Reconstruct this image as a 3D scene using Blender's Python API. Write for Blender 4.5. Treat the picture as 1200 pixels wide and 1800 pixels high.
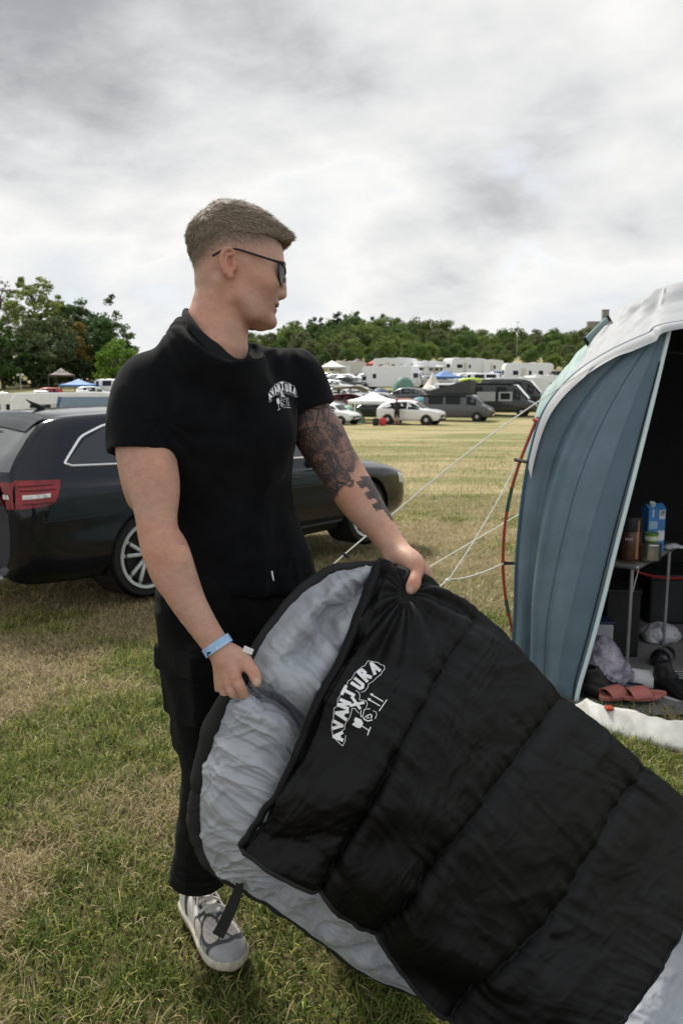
import bpy, bmesh, math, random
import numpy as np
from mathutils import Vector, Matrix
from mathutils.bvhtree import BVHTree

S = bpy.context.scene
for o in list(bpy.data.objects):
    bpy.data.objects.remove(o, do_unlink=True)
COL = S.collection
R = math.radians

# ------------------------------------------------------------------ camera
CAM_H, PITCH = 1.40, 8.93
cam_data = bpy.data.cameras.new('camera')
cam = bpy.data.objects.new('camera', cam_data)
COL.objects.link(cam)
cam.location = (0, 0, CAM_H)
cam.rotation_euler = (R(90 - PITCH), 0, 0)
cam_data.sensor_fit = 'VERTICAL'
cam_data.sensor_height = 36
cam_data.lens = 28
cam_data.clip_start, cam_data.clip_end = 0.05, 5000
cam_data.dof.use_dof = True
cam_data.dof.focus_distance = 1.68
cam_data.dof.aperture_fstop = 9.0
S.camera = cam

# ------------------------------------------------------------------ world, sun, exposure
SUN_EL, SUN_AZ = 48.0, -28.0          # azimuth measured from +Y (view direction) towards +X
w = bpy.data.worlds.new('World'); S.world = w; w.use_nodes = True
def build_world():
    nt = w.node_tree; N = nt.nodes; L = nt.links; N.clear()
    out = N.new('ShaderNodeOutputWorld'); bg = N.new('ShaderNodeBackground')
    bg.inputs['Strength'].default_value = 0.1
    sky = N.new('ShaderNodeTexSky'); sky.sky_type = 'NISHITA'; sky.sun_disc = False
    sky.sun_elevation = R(SUN_EL); sky.sun_rotation = R(SUN_AZ)
    tc = N.new('ShaderNodeTexCoord'); sep = N.new('ShaderNodeSeparateXYZ')
    L.new(tc.outputs['Generated'], sep.inputs[0])
    def math_(op, a, b=None, clamp=False):
        n = N.new('ShaderNodeMath'); n.operation = op; n.use_clamp = clamp
        for i, v in enumerate((a, b)):
            if v is None: continue
            if isinstance(v, (int, float)): n.inputs[i].default_value = v
            else: L.new(v, n.inputs[i])
        return n.outputs[0]
    def ramp(fac, stops):
        n = N.new('ShaderNodeValToRGB'); L.new(fac, n.inputs[0])
        e = n.color_ramp.elements
        while len(e) < len(stops): e.new(0.5)
        for q, (p, c) in zip(e, stops):
            q.position = p; q.color = (*c, 1) if len(c) == 3 else c
        return n.outputs[0]
    zz = math_('ADD', math_('MAXIMUM', sep.outputs['Z'], 0.0), 0.42)
    cx = math_('DIVIDE', sep.outputs['X'], zz); cy = math_('DIVIDE', sep.outputs['Y'], zz)
    def layer(scale, detail, rough, off, rot, stretch, dist=0.0):
        cmb = N.new('ShaderNodeCombineXYZ'); L.new(cx, cmb.inputs[0]); L.new(cy, cmb.inputs[1])
        mp = N.new('ShaderNodeMapping'); L.new(cmb.outputs[0], mp.inputs[0])
        mp.inputs['Location'].default_value = off; mp.inputs['Rotation'].default_value = (0, 0, R(rot))
        mp.inputs['Scale'].default_value = (stretch, 1, 1)
        n = N.new('ShaderNodeTexNoise'); L.new(mp.outputs[0], n.inputs['Vector'])
        n.inputs['Scale'].default_value = scale; n.inputs['Detail'].default_value = detail
        n.inputs['Roughness'].default_value = rough; n.inputs['Distortion'].default_value = dist
        return n.outputs[0]
    big = layer(1.05, 2, 0.5, SKY_A, 35, 0.72, 0.25)
    mid = layer(2.5, 7, 0.54, SKY_B, 40, 0.8, 0.15)
    fine = layer(7.5, 7, 0.58, (9.1, 2.7, 0), 40, 0.85, 0.1)
    thick = math_('ADD', math_('ADD', math_('MULTIPLY', big, 0.66), math_('MULTIPLY', mid, 0.30)), math_('MULTIPLY', fine, 0.07))
    # thickness -> cloud brightness: thin veil white, thick cores grey
    cloud = ramp(thick, [(0.41, (5.0, 5.6, 6.3)), (0.48, (6.3, 6.5, 6.6)), (0.535, (7.5, 7.45, 7.3)), (0.588, (5.9, 5.95, 6.0)), (0.64, (3.3, 3.4, 3.5)), (0.715, (1.9, 2.0, 2.1))])
    gap = ramp(math_('ADD', math_('MULTIPLY', mid, 0.75), math_('MULTIPLY', fine, 0.25)), [(0.36, (0.72, 0.72, 0.72)), (0.45, (1, 1, 1))])
    mix = N.new('ShaderNodeMix'); mix.data_type = 'RGBA'
    L.new(gap, mix.inputs['Factor'])
    skb = N.new('ShaderNodeMix'); skb.data_type = 'RGBA'; skb.blend_type = 'MULTIPLY'; skb.inputs['Factor'].default_value = 1
    L.new(sky.outputs[0], skb.inputs['A']); skb.inputs['B'].default_value = (1.3, 1.3, 1.3, 1)
    L.new(skb.outputs['Result'], mix.inputs['A']); L.new(cloud, mix.inputs['B'])
    L.new(mix.outputs['Result'], bg.inputs['Color']); L.new(bg.outputs[0], out.inputs[0])
SKY_A = (4.212, -6.656, 0.000); SKY_B = (0.564, -5.150, 0.000)
build_world()

sun_d = bpy.data.lights.new('sun', 'SUN'); sun = bpy.data.objects.new('sun', sun_d); COL.objects.link(sun)
sun_d.energy = 4.0; sun_d.angle = R(9); sun_d.color = (1.0, 0.95, 0.86)
_sd = Vector((math.sin(R(SUN_AZ)) * math.cos(R(SUN_EL)), math.cos(R(SUN_AZ)) * math.cos(R(SUN_EL)), math.sin(R(SUN_EL))))
sun.rotation_euler = _sd.to_track_quat('Z', 'Y').to_euler()
sun.location = (0, 0, 30)
V = S.view_settings
V.view_transform = 'Standard'; V.look = 'None'; V.exposure = 0.38; V.gamma = 1.0; V.use_curve_mapping = False
S.cycles.use_denoising = True
S.cycles.max_bounces = 8; S.cycles.transparent_max_bounces = 16
S.cycles.sample_clamp_indirect = 8

# ------------------------------------------------------------------ helpers
F_PX = 1400.0
_cp, _sp = math.cos(R(PITCH)), math.sin(R(PITCH))
C0 = np.array([0, 0, CAM_H])
RIGHT = np.array([1.0, 0, 0]); UPV = np.array([0, _sp, _cp]); FWD = np.array([0, _cp, -_sp])
def ray(px, py):
    return FWD + RIGHT * ((px - 600) / F_PX) + UPV * ((900 - py) / F_PX)
def at(px, py, Y):                       # the point seen at that place of the photograph, at distance Y
    d = ray(px, py); return C0 + d * (Y / d[1])
def scale_at(p):                         # photograph pixels per metre at a point
    return F_PX / float(np.dot(np.asarray(p) - C0, FWD))

_ty = np.array([-20, 0, 1.9, 3, 4.5, 6.3, 8.9, 20, 35, 54, 64, 78, 92, 130, 170, 230, 320, 500, 900, 2500])
_tz = np.array([.3, 0, 0, -.10, -.25, -.29, -.39, -.65, -1.0, -1.25, -1.2, -.45, .7, 3.2, 6.0, 9, 15, 22, 30, 40.])
_fy = np.concatenate([np.arange(-20, 20, .1), np.arange(20, 200, .5), np.arange(200, 2500, 5)])
_fz = np.interp(_fy, _ty, _tz)
for _ in range(40):
    _fz[1:-1] = .25 * _fz[:-2] + .5 * _fz[1:-1] + .25 * _fz[2:]
def zt(x, y):
    return np.interp(y, _fy, _fz) - .014 * np.maximum(0, -np.asarray(x) - 3 - .0 * np.asarray(x)) * np.clip((np.asarray(y) - 10) / 20, 0, 1) + 0.004 * np.abs(y) * np.sin(np.asarray(x) * 0.05 + 1.0) * 0.6 * np.clip((np.abs(y) - 12) / 40, 0, 1)
def ground(px, py):
    d = ray(px, py); t = 0.5
    for i in range(4000):
        p = C0 + d * t
        if p[2] < zt(p[0], p[1]): break
        t += 0.01 + t * 0.002
    return p

def _hash(ix, iy, iz, seed):
    h = (ix.astype(np.int64) * 374761393 + iy.astype(np.int64) * 668265263 + iz.astype(np.int64) * 2147483647 + seed * 974634777) & 0xFFFFFFFF
    h = ((h ^ (h >> 13)) * 1274126177) & 0xFFFFFFFF
    h = (h ^ (h >> 16)) & 0xFFFFFF
    return h.astype(np.float64) / 0xFFFFFF
def noise(p, scale=1.0, seed=0):         # value noise, -1..1
    p = np.asarray(p, float) * scale
    if p.shape[-1] == 2: p = np.concatenate([p, np.zeros(p.shape[:-1] + (1,))], -1)
    i = np.floor(p).astype(np.int64); f = p - i; f = f * f * f * (f * (f * 6 - 15) + 10)
    r = 0
    for dx in (0, 1):
        for dy in (0, 1):
            for dz in (0, 1):
                wgt = (f[..., 0] if dx else 1 - f[..., 0]) * (f[..., 1] if dy else 1 - f[..., 1]) * (f[..., 2] if dz else 1 - f[..., 2])
                r = r + wgt * _hash(i[..., 0] + dx, i[..., 1] + dy, i[..., 2] + dz, seed)
    return r * 2 - 1
def fbm(p, scale=1.0, octaves=4, seed=0, gain=0.5):
    r = 0; a = 1; t = 0
    for k in range(octaves):
        r = r + a * noise(p, scale * 2.03 ** k, seed + k * 17); t += a; a *= gain
    return r / t
def sstep(a, b, x):
    t = np.clip((np.asarray(x, float) - a) / (b - a), 0, 1); return t * t * (3 - 2 * t)

# ---- materials
MATS = {}
def mat(name, col=(.5, .5, .5), rough=.6, metal=0., var=.12, vscale=6., bump=0., bscale=60., spec=.5, attr=None, alpha=None, trans=0., coat=0., sub=0., sheen=0., emit=None, detail=4., bstretch=None, ior=1.45):
    if name in MATS: return MATS[name]
    m = bpy.data.materials.new(name); m.use_nodes = True
    nt = m.node_tree; N = nt.nodes; L = nt.links
    b = N['Principled BSDF']
    b.inputs['Roughness'].default_value = rough; b.inputs['Metallic'].default_value = metal
    b.inputs['Specular IOR Level'].default_value = spec
    b.inputs['Coat Weight'].default_value = coat; b.inputs['Coat Roughness'].default_value = .05
    b.inputs['Transmission Weight'].default_value = trans; b.inputs['IOR'].default_value = ior
    if sub: b.inputs['Subsurface Weight'].default_value = sub; b.inputs['Subsurface Radius'].default_value = (.012, .005, .003); b.inputs['Subsurface Scale'].default_value = 1.0
    if sheen: b.inputs['Sheen Weight'].default_value = sheen; b.inputs['Sheen Roughness'].default_value = .5
    if alpha is not None: b.inputs['Alpha'].default_value = alpha
    tc = N.new('ShaderNodeTexCoord')
    def nz(scale, det=detail, stretch=None):
        n = N.new('ShaderNodeTexNoise'); n.inputs['Scale'].default_value = scale; n.inputs['Detail'].default_value = det
        if stretch:
            mp = N.new('ShaderNodeMapping'); mp.inputs['Scale'].default_value = stretch
            L.new(tc.outputs['Object'], mp.inputs[0]); L.new(mp.outputs[0], n.inputs['Vector'])
        else: L.new(tc.outputs['Object'], n.inputs['Vector'])
        return n.outputs[0]
    if attr:
        a = N.new('ShaderNodeVertexColor'); a.layer_name = attr; base = a.outputs[0]
    else:
        rgb = N.new('ShaderNodeRGB'); rgb.outputs[0].default_value = (*col, 1); base = rgb.outputs[0]
    if var:
        mr = N.new('ShaderNodeMapRange'); L.new(nz(vscale), mr.inputs[0])
        mr.inputs[1].default_value = .3; mr.inputs[2].default_value = .7
        mr.inputs[3].default_value = 1 - var; mr.inputs[4].default_value = 1 + var
        mx = N.new('ShaderNodeVectorMath'); mx.operation = 'SCALE'
        L.new(base, mx.inputs[0]); L.new(mr.outputs[0], mx.inputs['Scale']); base = mx.outputs[0]
    L.new(base, b.inputs['Base Color'])
    if emit:
        b.inputs['Emission Color'].default_value = (*emit[0], 1); b.inputs['Emission Strength'].default_value = emit[1]
    if bump:
        bp = N.new('ShaderNodeBump'); bp.inputs['Strength'].default_value = bump; bp.inputs['Distance'].default_value = .01
        L.new(nz(bscale, 3, bstretch), bp.inputs['Height']); L.new(bp.outputs[0], b.inputs['Normal'])
    MATS[name] = m
    return m

# ---- objects
def tag(o, label=None, cat=None, group=None, kind=None):
    if label: o['label'] = label
    if cat: o['category'] = cat
    if group: o['group'] = group
    if kind: o['kind'] = kind
    return o
def empty(name, loc, label=None, cat=None, group=None, rz=0., kind=None):
    o = bpy.data.objects.new(name, None); COL.objects.link(o); o.location = tuple(loc); o.rotation_euler = (0, 0, rz)
    o.empty_display_size = .1
    return tag(o, label, cat, group, kind)
def mesh_np(name, v, f, smooth=True, cols=None):
    """v (n,3); f: list of faces or (m,k) array"""
    me = bpy.data.meshes.new(name)
    v = np.asarray(v, np.float32)
    if isinstance(f, np.ndarray):
        k = f.shape[1]; m = len(f)
        me.vertices.add(len(v)); me.vertices.foreach_set('co', v.ravel())
        me.loops.add(m * k); me.loops.foreach_set('vertex_index', f.astype(np.int32).ravel())
        me.polygons.add(m); me.polygons.foreach_set('loop_start', np.arange(0, m * k, k, dtype=np.int32))
        me.update(calc_edges=True)
    else:
        me.from_pydata([tuple(map(float, q)) for q in v], [], f); me.update()
    if cols is not None:
        c = me.color_attributes.new('Col', 'FLOAT_COLOR', 'POINT')
        cc = np.ones((len(v), 4), np.float32); cc[:, :3] = cols
        c.data.foreach_set('color', cc.ravel())
    if smooth: me.polygons.foreach_set('use_smooth', np.ones(len(me.polygons), bool))
    me.validate(); return me
def link(name, me, m=None, parent=None, local=False):
    o = bpy.data.objects.new(name, me); COL.objects.link(o)
    if m is not None:
        for q in (m if isinstance(m, (list, tuple)) else [m]): me.materials.append(q)
    if parent is not None:
        o.parent = parent
        if not local:   # geometry given in world coordinates
            o.matrix_parent_inverse = world_mat(parent).inverted()
    return o
def world_mat(o):
    m = Matrix.LocRotScale(o.location, o.rotation_euler, o.scale)
    return world_mat(o.parent) @ o.matrix_parent_inverse @ m if o.parent else m
def copy_tree(o, parent=None):
    c = o.copy(); COL.objects.link(c)
    if parent is not None: c.parent = parent
    for ch in o.children: copy_tree(ch, c)
    return c

class MB:                                # collects shapes that become ONE mesh
    def __init__(s): s.v = []; s.f = []; s.mi = []; s.n = 0; s.cur = 0
    def add(s, v, f):
        v = np.asarray(v, float).reshape(-1, 3)
        s.v.append(v); s.f += [[i + s.n for i in q] for q in f]; s.mi += [s.cur] * len(f); s.n += len(v); return s
    def box(s, c, d, rot=None, bev=0.):
        x, y, z = [q / 2 for q in d]
        if bev:
            b = min(bev, x * .9, y * .9, z * .9)
            bm = bmesh.new(); bmesh.ops.create_cube(bm, size=1)
            for q in bm.verts: q.co = Vector((q.co.x * d[0], q.co.y * d[1], q.co.z * d[2]))
            bmesh.ops.bevel(bm, geom=bm.edges[:], offset=b, segments=2, affect='EDGES', profile=.5)
            bm.verts.index_update()
            v = np.array([q.co for q in bm.verts]); f = [[q.index for q in p.verts] for p in bm.faces]; bm.free()
        else:
            v = np.array([[a, b_, c_] for a in (-x, x) for b_ in (-y, y) for c_ in (-z, z)])
            f = [[0, 1, 3, 2], [4, 6, 7, 5], [0, 4, 5, 1], [2, 3, 7, 6], [0, 2, 6, 4], [1, 5, 7, 3]]
        if rot is not None: v = v @ np.asarray(rot).T
        return s.add(v + np.asarray(c), f)
    def tube(s, path, r, n=8, cap=True):
        P = np.asarray(path, float); m = len(P)
        rr = np.full(m, r) if np.isscalar(r) else np.asarray(r, float)
        T = np.gradient(P, axis=0) if m > 2 else np.repeat([P[-1] - P[0]], m, 0)
        T /= np.linalg.norm(T, axis=1)[:, None] + 1e-12
        a = np.cross(T[0], (0, 0, 1.)); a = np.cross(T[0], (0, 1., 0)) if np.linalg.norm(a) < .1 else a
        vs = []
        for i in range(m):
            a = a - T[i] * np.dot(a, T[i]); a /= np.linalg.norm(a) + 1e-12; b = np.cross(T[i], a)
            th = np.arange(n) * 2 * np.pi / n
            vs.append(P[i] + rr[i] * (np.cos(th)[:, None] * a + np.sin(th)[:, None] * b))
        f = [[i * n + j, i * n + (j + 1) % n, (i + 1) * n + (j + 1) % n, (i + 1) * n + j] for i in range(m - 1) for j in range(n)]
        if cap: f += [list(range(n))[::-1], [(m - 1) * n + j for j in range(n)]]
        return s.add(np.concatenate(vs), f)
    def lathe(s, prof, n=24, M=None, c=(0, 0, 0), axis='z', cap=False):
        v = []; m = len(prof)
        for (r, h) in prof:
            for j in range(n):
                t = 2 * math.pi * j / n; v.append((r * math.cos(t), r * math.sin(t), h))
        v = np.array(v)
        if axis == 'y': v = v[:, [0, 2, 1]] * [1, 1, -1]
        if axis == 'x': v = v[:, [2, 0, 1]]
        if M is not None: v = v @ np.asarray(M).T
        f = [[i * n + j, i * n + (j + 1) % n, (i + 1) * n + (j + 1) % n, (i + 1) * n + j] for i in range(m - 1) for j in range(n)]
        if cap: f += [list(range(n))[::-1], [(m - 1) * n + j for j in range(n)]]
        return s.add(v + np.asarray(c), f)
    def prism(s, poly, a, b):            # polygon (list of 3d offsets) swept from a to b
        P = np.asarray(poly, float); n = len(P)
        v = np.concatenate([P + a, P + b])
        return s.add(v, [[i, (i + 1) % n, n + (i + 1) % n, n + i] for i in range(n)] + [list(range(n))[::-1], [n + i for i in range(n)]])
    def grid(s, G, flip=False):
        G = np.asarray(G, float); a, b = G.shape[:2]
        f = [[i * b + j, (i + 1) * b + j, (i + 1) * b + j + 1, i * b + j + 1] for i in range(a - 1) for j in range(b - 1)]
        if flip: f = [q[::-1] for q in f]
        return s.add(G.reshape(-1, 3), f)
    def mesh(s, name='m', smooth=False, angle=None):
        me = mesh_np(name, np.concatenate(s.v) if s.v else np.zeros((0, 3)), s.f, smooth=smooth)
        if len(me.polygons) == len(s.mi): me.polygons.foreach_set('material_index', np.array(s.mi, np.int32))
        if angle is not None and smooth:
            bm = bmesh.new(); bm.from_mesh(me); bmesh.ops.recalc_face_normals(bm, faces=bm.faces[:])
            for e in bm.edges:
                if len(e.link_faces) == 2 and e.calc_face_angle(0) > angle: e.smooth = False
            bm.to_mesh(me); bm.free()
        return me
    def build(s, name, m, parent=None, smooth=False, angle=R(35), local=False):
        return link(name, s.mesh(name, smooth, angle), m, parent, local)

def crom(P, n):                          # Catmull-Rom through points along axis 0, n samples
    P = np.asarray(P, float); m = len(P)
    Q = np.concatenate([[2 * P[0] - P[1]], P, [2 * P[-1] - P[-2]]])
    t = np.linspace(0, m - 1 - 1e-9, n); i = t.astype(int); u = (t - i).reshape((-1,) + (1,) * (P.ndim - 1))
    a, b, c, d = Q[i], Q[i + 1], Q[i + 2], Q[i + 3]
    return .5 * (2 * b + (c - a) * u + (2 * a - 5 * b + 4 * c - d) * u ** 2 + (3 * b - a - 3 * c + d) * u ** 3)
def surf(ctrl, nu, nv):                  # smooth sheet through a grid of control points
    G = crom(np.asarray(ctrl, float), nu)
    return np.swapaxes(crom(np.swapaxes(G, 0, 1), nv), 0, 1)
def grid_normals(G):
    du = np.gradient(G, axis=0); dv = np.gradient(G, axis=1)
    n = np.cross(du, dv); return n / (np.linalg.norm(n, axis=2, keepdims=True) + 1e-12)
def grid_faces(a, b):
    i = np.arange(a * b).reshape(a, b)
    return np.stack([i[:-1, :-1], i[1:, :-1], i[1:, 1:], i[:-1, 1:]], -1).reshape(-1, 4)
def bvh_of(*obs):
    vs, fs, n = [], [], 0
    for o in obs:
        me = o.data; M = np.array(world_mat(o))
        co = np.empty(len(me.vertices) * 3, np.float32); me.vertices.foreach_get('co', co); co = co.reshape(-1, 3)
        co = co @ M[:3, :3].T + M[:3, 3]
        vs += [tuple(q) for q in co]; fs += [[i + n for i in p.vertices] for p in me.polygons]; n += len(co)
    return BVHTree.FromPolygons(vs, fs)
# ------------------------------------------------------------------ terrain
def build_ground():
    ys = np.concatenate([np.arange(-6, 0, .5), np.arange(0, 8, .1), np.arange(8, 30, .5), np.arange(30, 130, 2.), np.geomspace(130, 2400, 50)])
    us = np.sign(np.linspace(-1, 1, 141)) * np.abs(np.linspace(-1, 1, 141)) ** 1.5
    Y, U = np.meshgrid(ys, us, indexing='ij')
    X = U * (8 + np.abs(Y) * 1.6)
    Z = zt(X, Y) + 0.018 * fbm(np.stack([X, Y], -1), 1.6, 3, 5) * np.clip(1 - Y / 60, 0, 1) * (Y > 2.2)
    G = np.stack([X, Y, Z], -1)
    me = mesh_np('ground', G.reshape(-1, 3), grid_faces(*Y.shape)[:, ::-1])
    m = bpy.data.materials.new('field'); m.use_nodes = True
    nt = m.node_tree; N = nt.nodes; L = nt.links; b = N['Principled BSDF']
    b.inputs['Roughness'].default_value = .95; b.inputs['Specular IOR Level'].default_value = .15
    tc = N.new('ShaderNodeTexCoord')
    def nz(scale, det, stretch=(1, 1, 1), rot=0, rough=.6):
        mp = N.new('ShaderNodeMapping'); mp.inputs['Scale'].default_value = stretch; mp.inputs['Rotation'].default_value = (0, 0, R(rot))
        n = N.new('ShaderNodeTexNoise'); n.inputs['Scale'].default_value = scale; n.inputs['Detail'].default_value = det; n.inputs['Roughness'].default_value = rough
        L.new(tc.outputs['Object'], mp.inputs[0]); L.new(mp.outputs[0], n.inputs['Vector']); return n.outputs[0]
    def ramp(fac, stops):
        n = N.new('ShaderNodeValToRGB'); L.new(fac, n.inputs[0]); e = n.color_ramp.elements
        while len(e) < len(stops): e.new(.5)
        for q, (p, c) in zip(e, stops): q.position = p; q.color = (*c, 1)
        return n.outputs[0]
    def mix(f, a, c):
        n = N.new('ShaderNodeMix'); n.data_type = 'RGBA'; L.new(f, n.inputs['Factor']); L.new(a, n.inputs['A']); L.new(c, n.inputs['B']); return n.outputs['Result']
    straw = ramp(nz(38, 6), [(.3, (.21, .165, .075)), (.5, (.36, .30, .165)), (.72, (.50, .43, .26))])
    green = ramp(nz(46, 6), [(.3, (.085, .105, .028)), (.55, (.19, .20, .075)), (.75, (.29, .29, .12))])
    brown = ramp(nz(30, 5), [(.35, (.13, .095, .055)), (.65, (.26, .19, .11))])
    k = ramp(nz(.55, 6, (.35, 1.0, 1), 4, .65), [(.44, (0, 0, 0)), (.58, (1, 1, 1))])
    k2 = ramp(nz(1.5, 6, (.5, 1, 1), -6, .7), [(.57, (0, 0, 0)), (.68, (.85, .85, .85))])
    c = mix(k2, mix(k, straw, green), brown)
    thatch = ramp(nz(60, 8, (1, 1, 1), 0, .75), [(.3, (.035, .028, .014)), (.5, (.10, .085, .036)), (.7, (.24, .20, .095))])
    sp = N.new('ShaderNodeSeparateXYZ'); L.new(tc.outputs['Object'], sp.inputs[0])
    md = N.new('ShaderNodeMapRange'); L.new(sp.outputs['Y'], md.inputs[0]); md.inputs[1].default_value = 3; md.inputs[2].default_value = 13
    c = mix(md.outputs[0], thatch, c)
    L.new(c, b.inputs['Base Color'])
    bp = N.new('ShaderNodeBump'); bp.inputs['Strength'].default_value = .9; bp.inputs['Distance'].default_value = .04
    L.new(nz(22, 7, (1, 1, 1), 0, .7), bp.inputs['Height']); L.new(bp.outputs[0], b.inputs['Normal'])
    tag(link('ground', me, m), kind='structure', label='mown meadow with straw and green patches', cat='ground')
build_ground()

def in_shade_of_tent(x, y):
    return (x > 1.05 + (4.4 - y) * .0) & (y > 3.55) & (x < 5) & (y < 8)
def build_grass():
    rng = np.random.default_rng(3)
    out_v, out_f, out_c, base = [], [], [], 0
    zones = [(1.0, 3.0, 27000, .9), (3.0, 6.0, 9500, 1.2), (6.0, 14.0, 2300, 1.7), (14.0, 38.0, 300, 2.6)]
    for (y0, y1, dens, sz) in zones:
        side = 1.0 if y0 < 6 else .6
        wmax = 2 * (.55 * y1 + side); n = int((y1 - y0) * wmax * dens)
        y = rng.uniform(y0, y1, n); x = rng.uniform(-wmax / 2, wmax / 2, n)
        keep = np.abs(x) < .5 * y + side
        keep &= ~((x > np.interp(y, [3.6, 4.2, 5, 6.4, 8.2], [1.2, 1.1, 1.25, 1.7, 2.6])) & (y > 3.72) & (x < 6) & (y < 8.5))
        if y0 > 10: keep &= rng.random(n) < np.clip((38 - y) / 20, 0, 1)
        x, y = x[keep], y[keep]
        P2 = np.stack([x, y], -1)
        patch = fbm(P2, .9, 4, 11) * 1.1 + .55 * fbm(P2, 3.2, 3, 23)      # >0 green, <0 straw
        clump = fbm(P2, 7.0, 2, 31)
        keep = rng.random(len(x)) < np.clip(.72 + clump * .7, .25, 1)
        x, y, patch, clump = x[keep], y[keep], patch[keep], clump[keep]; n = len(x)
        greenish = sstep(-.28, .20, patch - .10 + rng.normal(0, .16, n) - .26 * np.clip((y - 2.5) / 2, 0, 1.2) + .42 * np.clip((2.5 - y) / .7, 0, 1))
        dry = rng.random(n) > greenish * .9 + .04
        Ln = np.where(dry, rng.uniform(.025, .075, n), rng.uniform(.022, .060, n) * (1 + .9 * np.clip(clump, 0, 1))) * sz ** .55
        wd = np.where(dry, rng.uniform(.0009, .0018, n), rng.uniform(.0014, .0030, n)) * sz
        az = rng.uniform(0, 2 * np.pi, n)
        lean = np.where(dry, rng.uniform(.9, 1.5, n), np.abs(rng.normal(.75, .40, n)))     # from vertical
        d = np.stack([np.cos(az), np.sin(az)], -1)
        bend = np.where(dry, rng.uniform(-.2, .6, n), rng.uniform(.1, .8, n))
        z0 = zt(x, y) + np.where(dry, rng.uniform(0, .018, n), -.002)
        side_v = np.stack([-np.sin(az), np.cos(az), np.zeros(n)], -1)
        p0 = np.stack([x, y, z0], -1)
        def step(p, a, l):
            return p + np.stack([d[:, 0] * np.sin(a) * l, d[:, 1] * np.sin(a) * l, np.cos(a) * l], -1)
        p1 = step(p0, lean * .7, Ln * .5); p2 = step(p1, np.minimum(lean + bend, 1.9), Ln * .5)
        p2[:, 2] = np.maximum(p2[:, 2], z0 + .002)
        twist = rng.uniform(-.7, .7, n)[:, None] * np.array([0, 0, 1.])
        sv = side_v + twist; sv /= np.linalg.norm(sv, axis=1)[:, None]
        hw = (wd / 1)[:, None]
        v = np.stack([p0 - sv * hw, p0 + sv * hw, p1 + sv * hw * .8, p1 - sv * hw * .8, p2], 1).reshape(-1, 3)
        i = np.arange(n) * 5 + base
        f = np.stack([np.stack([i, i + 1, i + 2], -1), np.stack([i, i + 2, i + 3], -1), np.stack([i + 3, i + 2, i + 4], -1)], 1).reshape(-1, 3)
        g0 = np.array([.045, .078, .012]); g1 = np.array([.15, .195, .034]); g2 = np.array([.40, .39, .11])
        t = np.clip(.46 + .30 * rng.normal(0, 1, n) + .30 * (1 - greenish) + .14 * np.clip((y - 2.4) / 2, -.6, 1), 0, 1)[:, None]  # blades close to the camera toned darker, standing in for foreground shade
        gc = np.where(t < .6, g0 + (g1 - g0) * t / .6, g1 + (g2 - g1) * (t - .6) / .4)
        s0 = np.array([.16, .11, .058]); s1 = np.array([.58, .47, .26])
        sc = s0 + (s1 - s0) * rng.random(n)[:, None] ** 1.2
        c = np.where(dry[:, None], sc, gc)
        out_v.append(v); out_f.append(f); out_c.append(np.repeat(c, 5, 0)); base += n * 5
    v = np.concatenate(out_v); f = np.concatenate(out_f); c = np.concatenate(out_c)
    me = mesh_np('grass', v, f, smooth=True, cols=c)
    m = mat('grass_blade', rough=.55, attr='Col', var=.0, spec=.35)
    b = m.node_tree.nodes['Principled BSDF']
    nt = m.node_tree; tr = nt.nodes.new('ShaderNodeBsdfTranslucent'); mx = nt.nodes.new('ShaderNodeMixShader'); mx.inputs[0].default_value = .3
    src = b.inputs['Base Color'].links[0].from_socket
    nt.links.new(src, tr.inputs[0]); nt.links.new(b.outputs[0], mx.inputs[1]); nt.links.new(tr.outputs[0], mx.inputs[2])
    nt.links.new(mx.outputs[0], nt.nodes['Material Output'].inputs[0])
    tag(link('grass', me, m), label='short green grass and dry mown clippings', cat='grass', kind='stuff')
build_grass()
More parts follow.
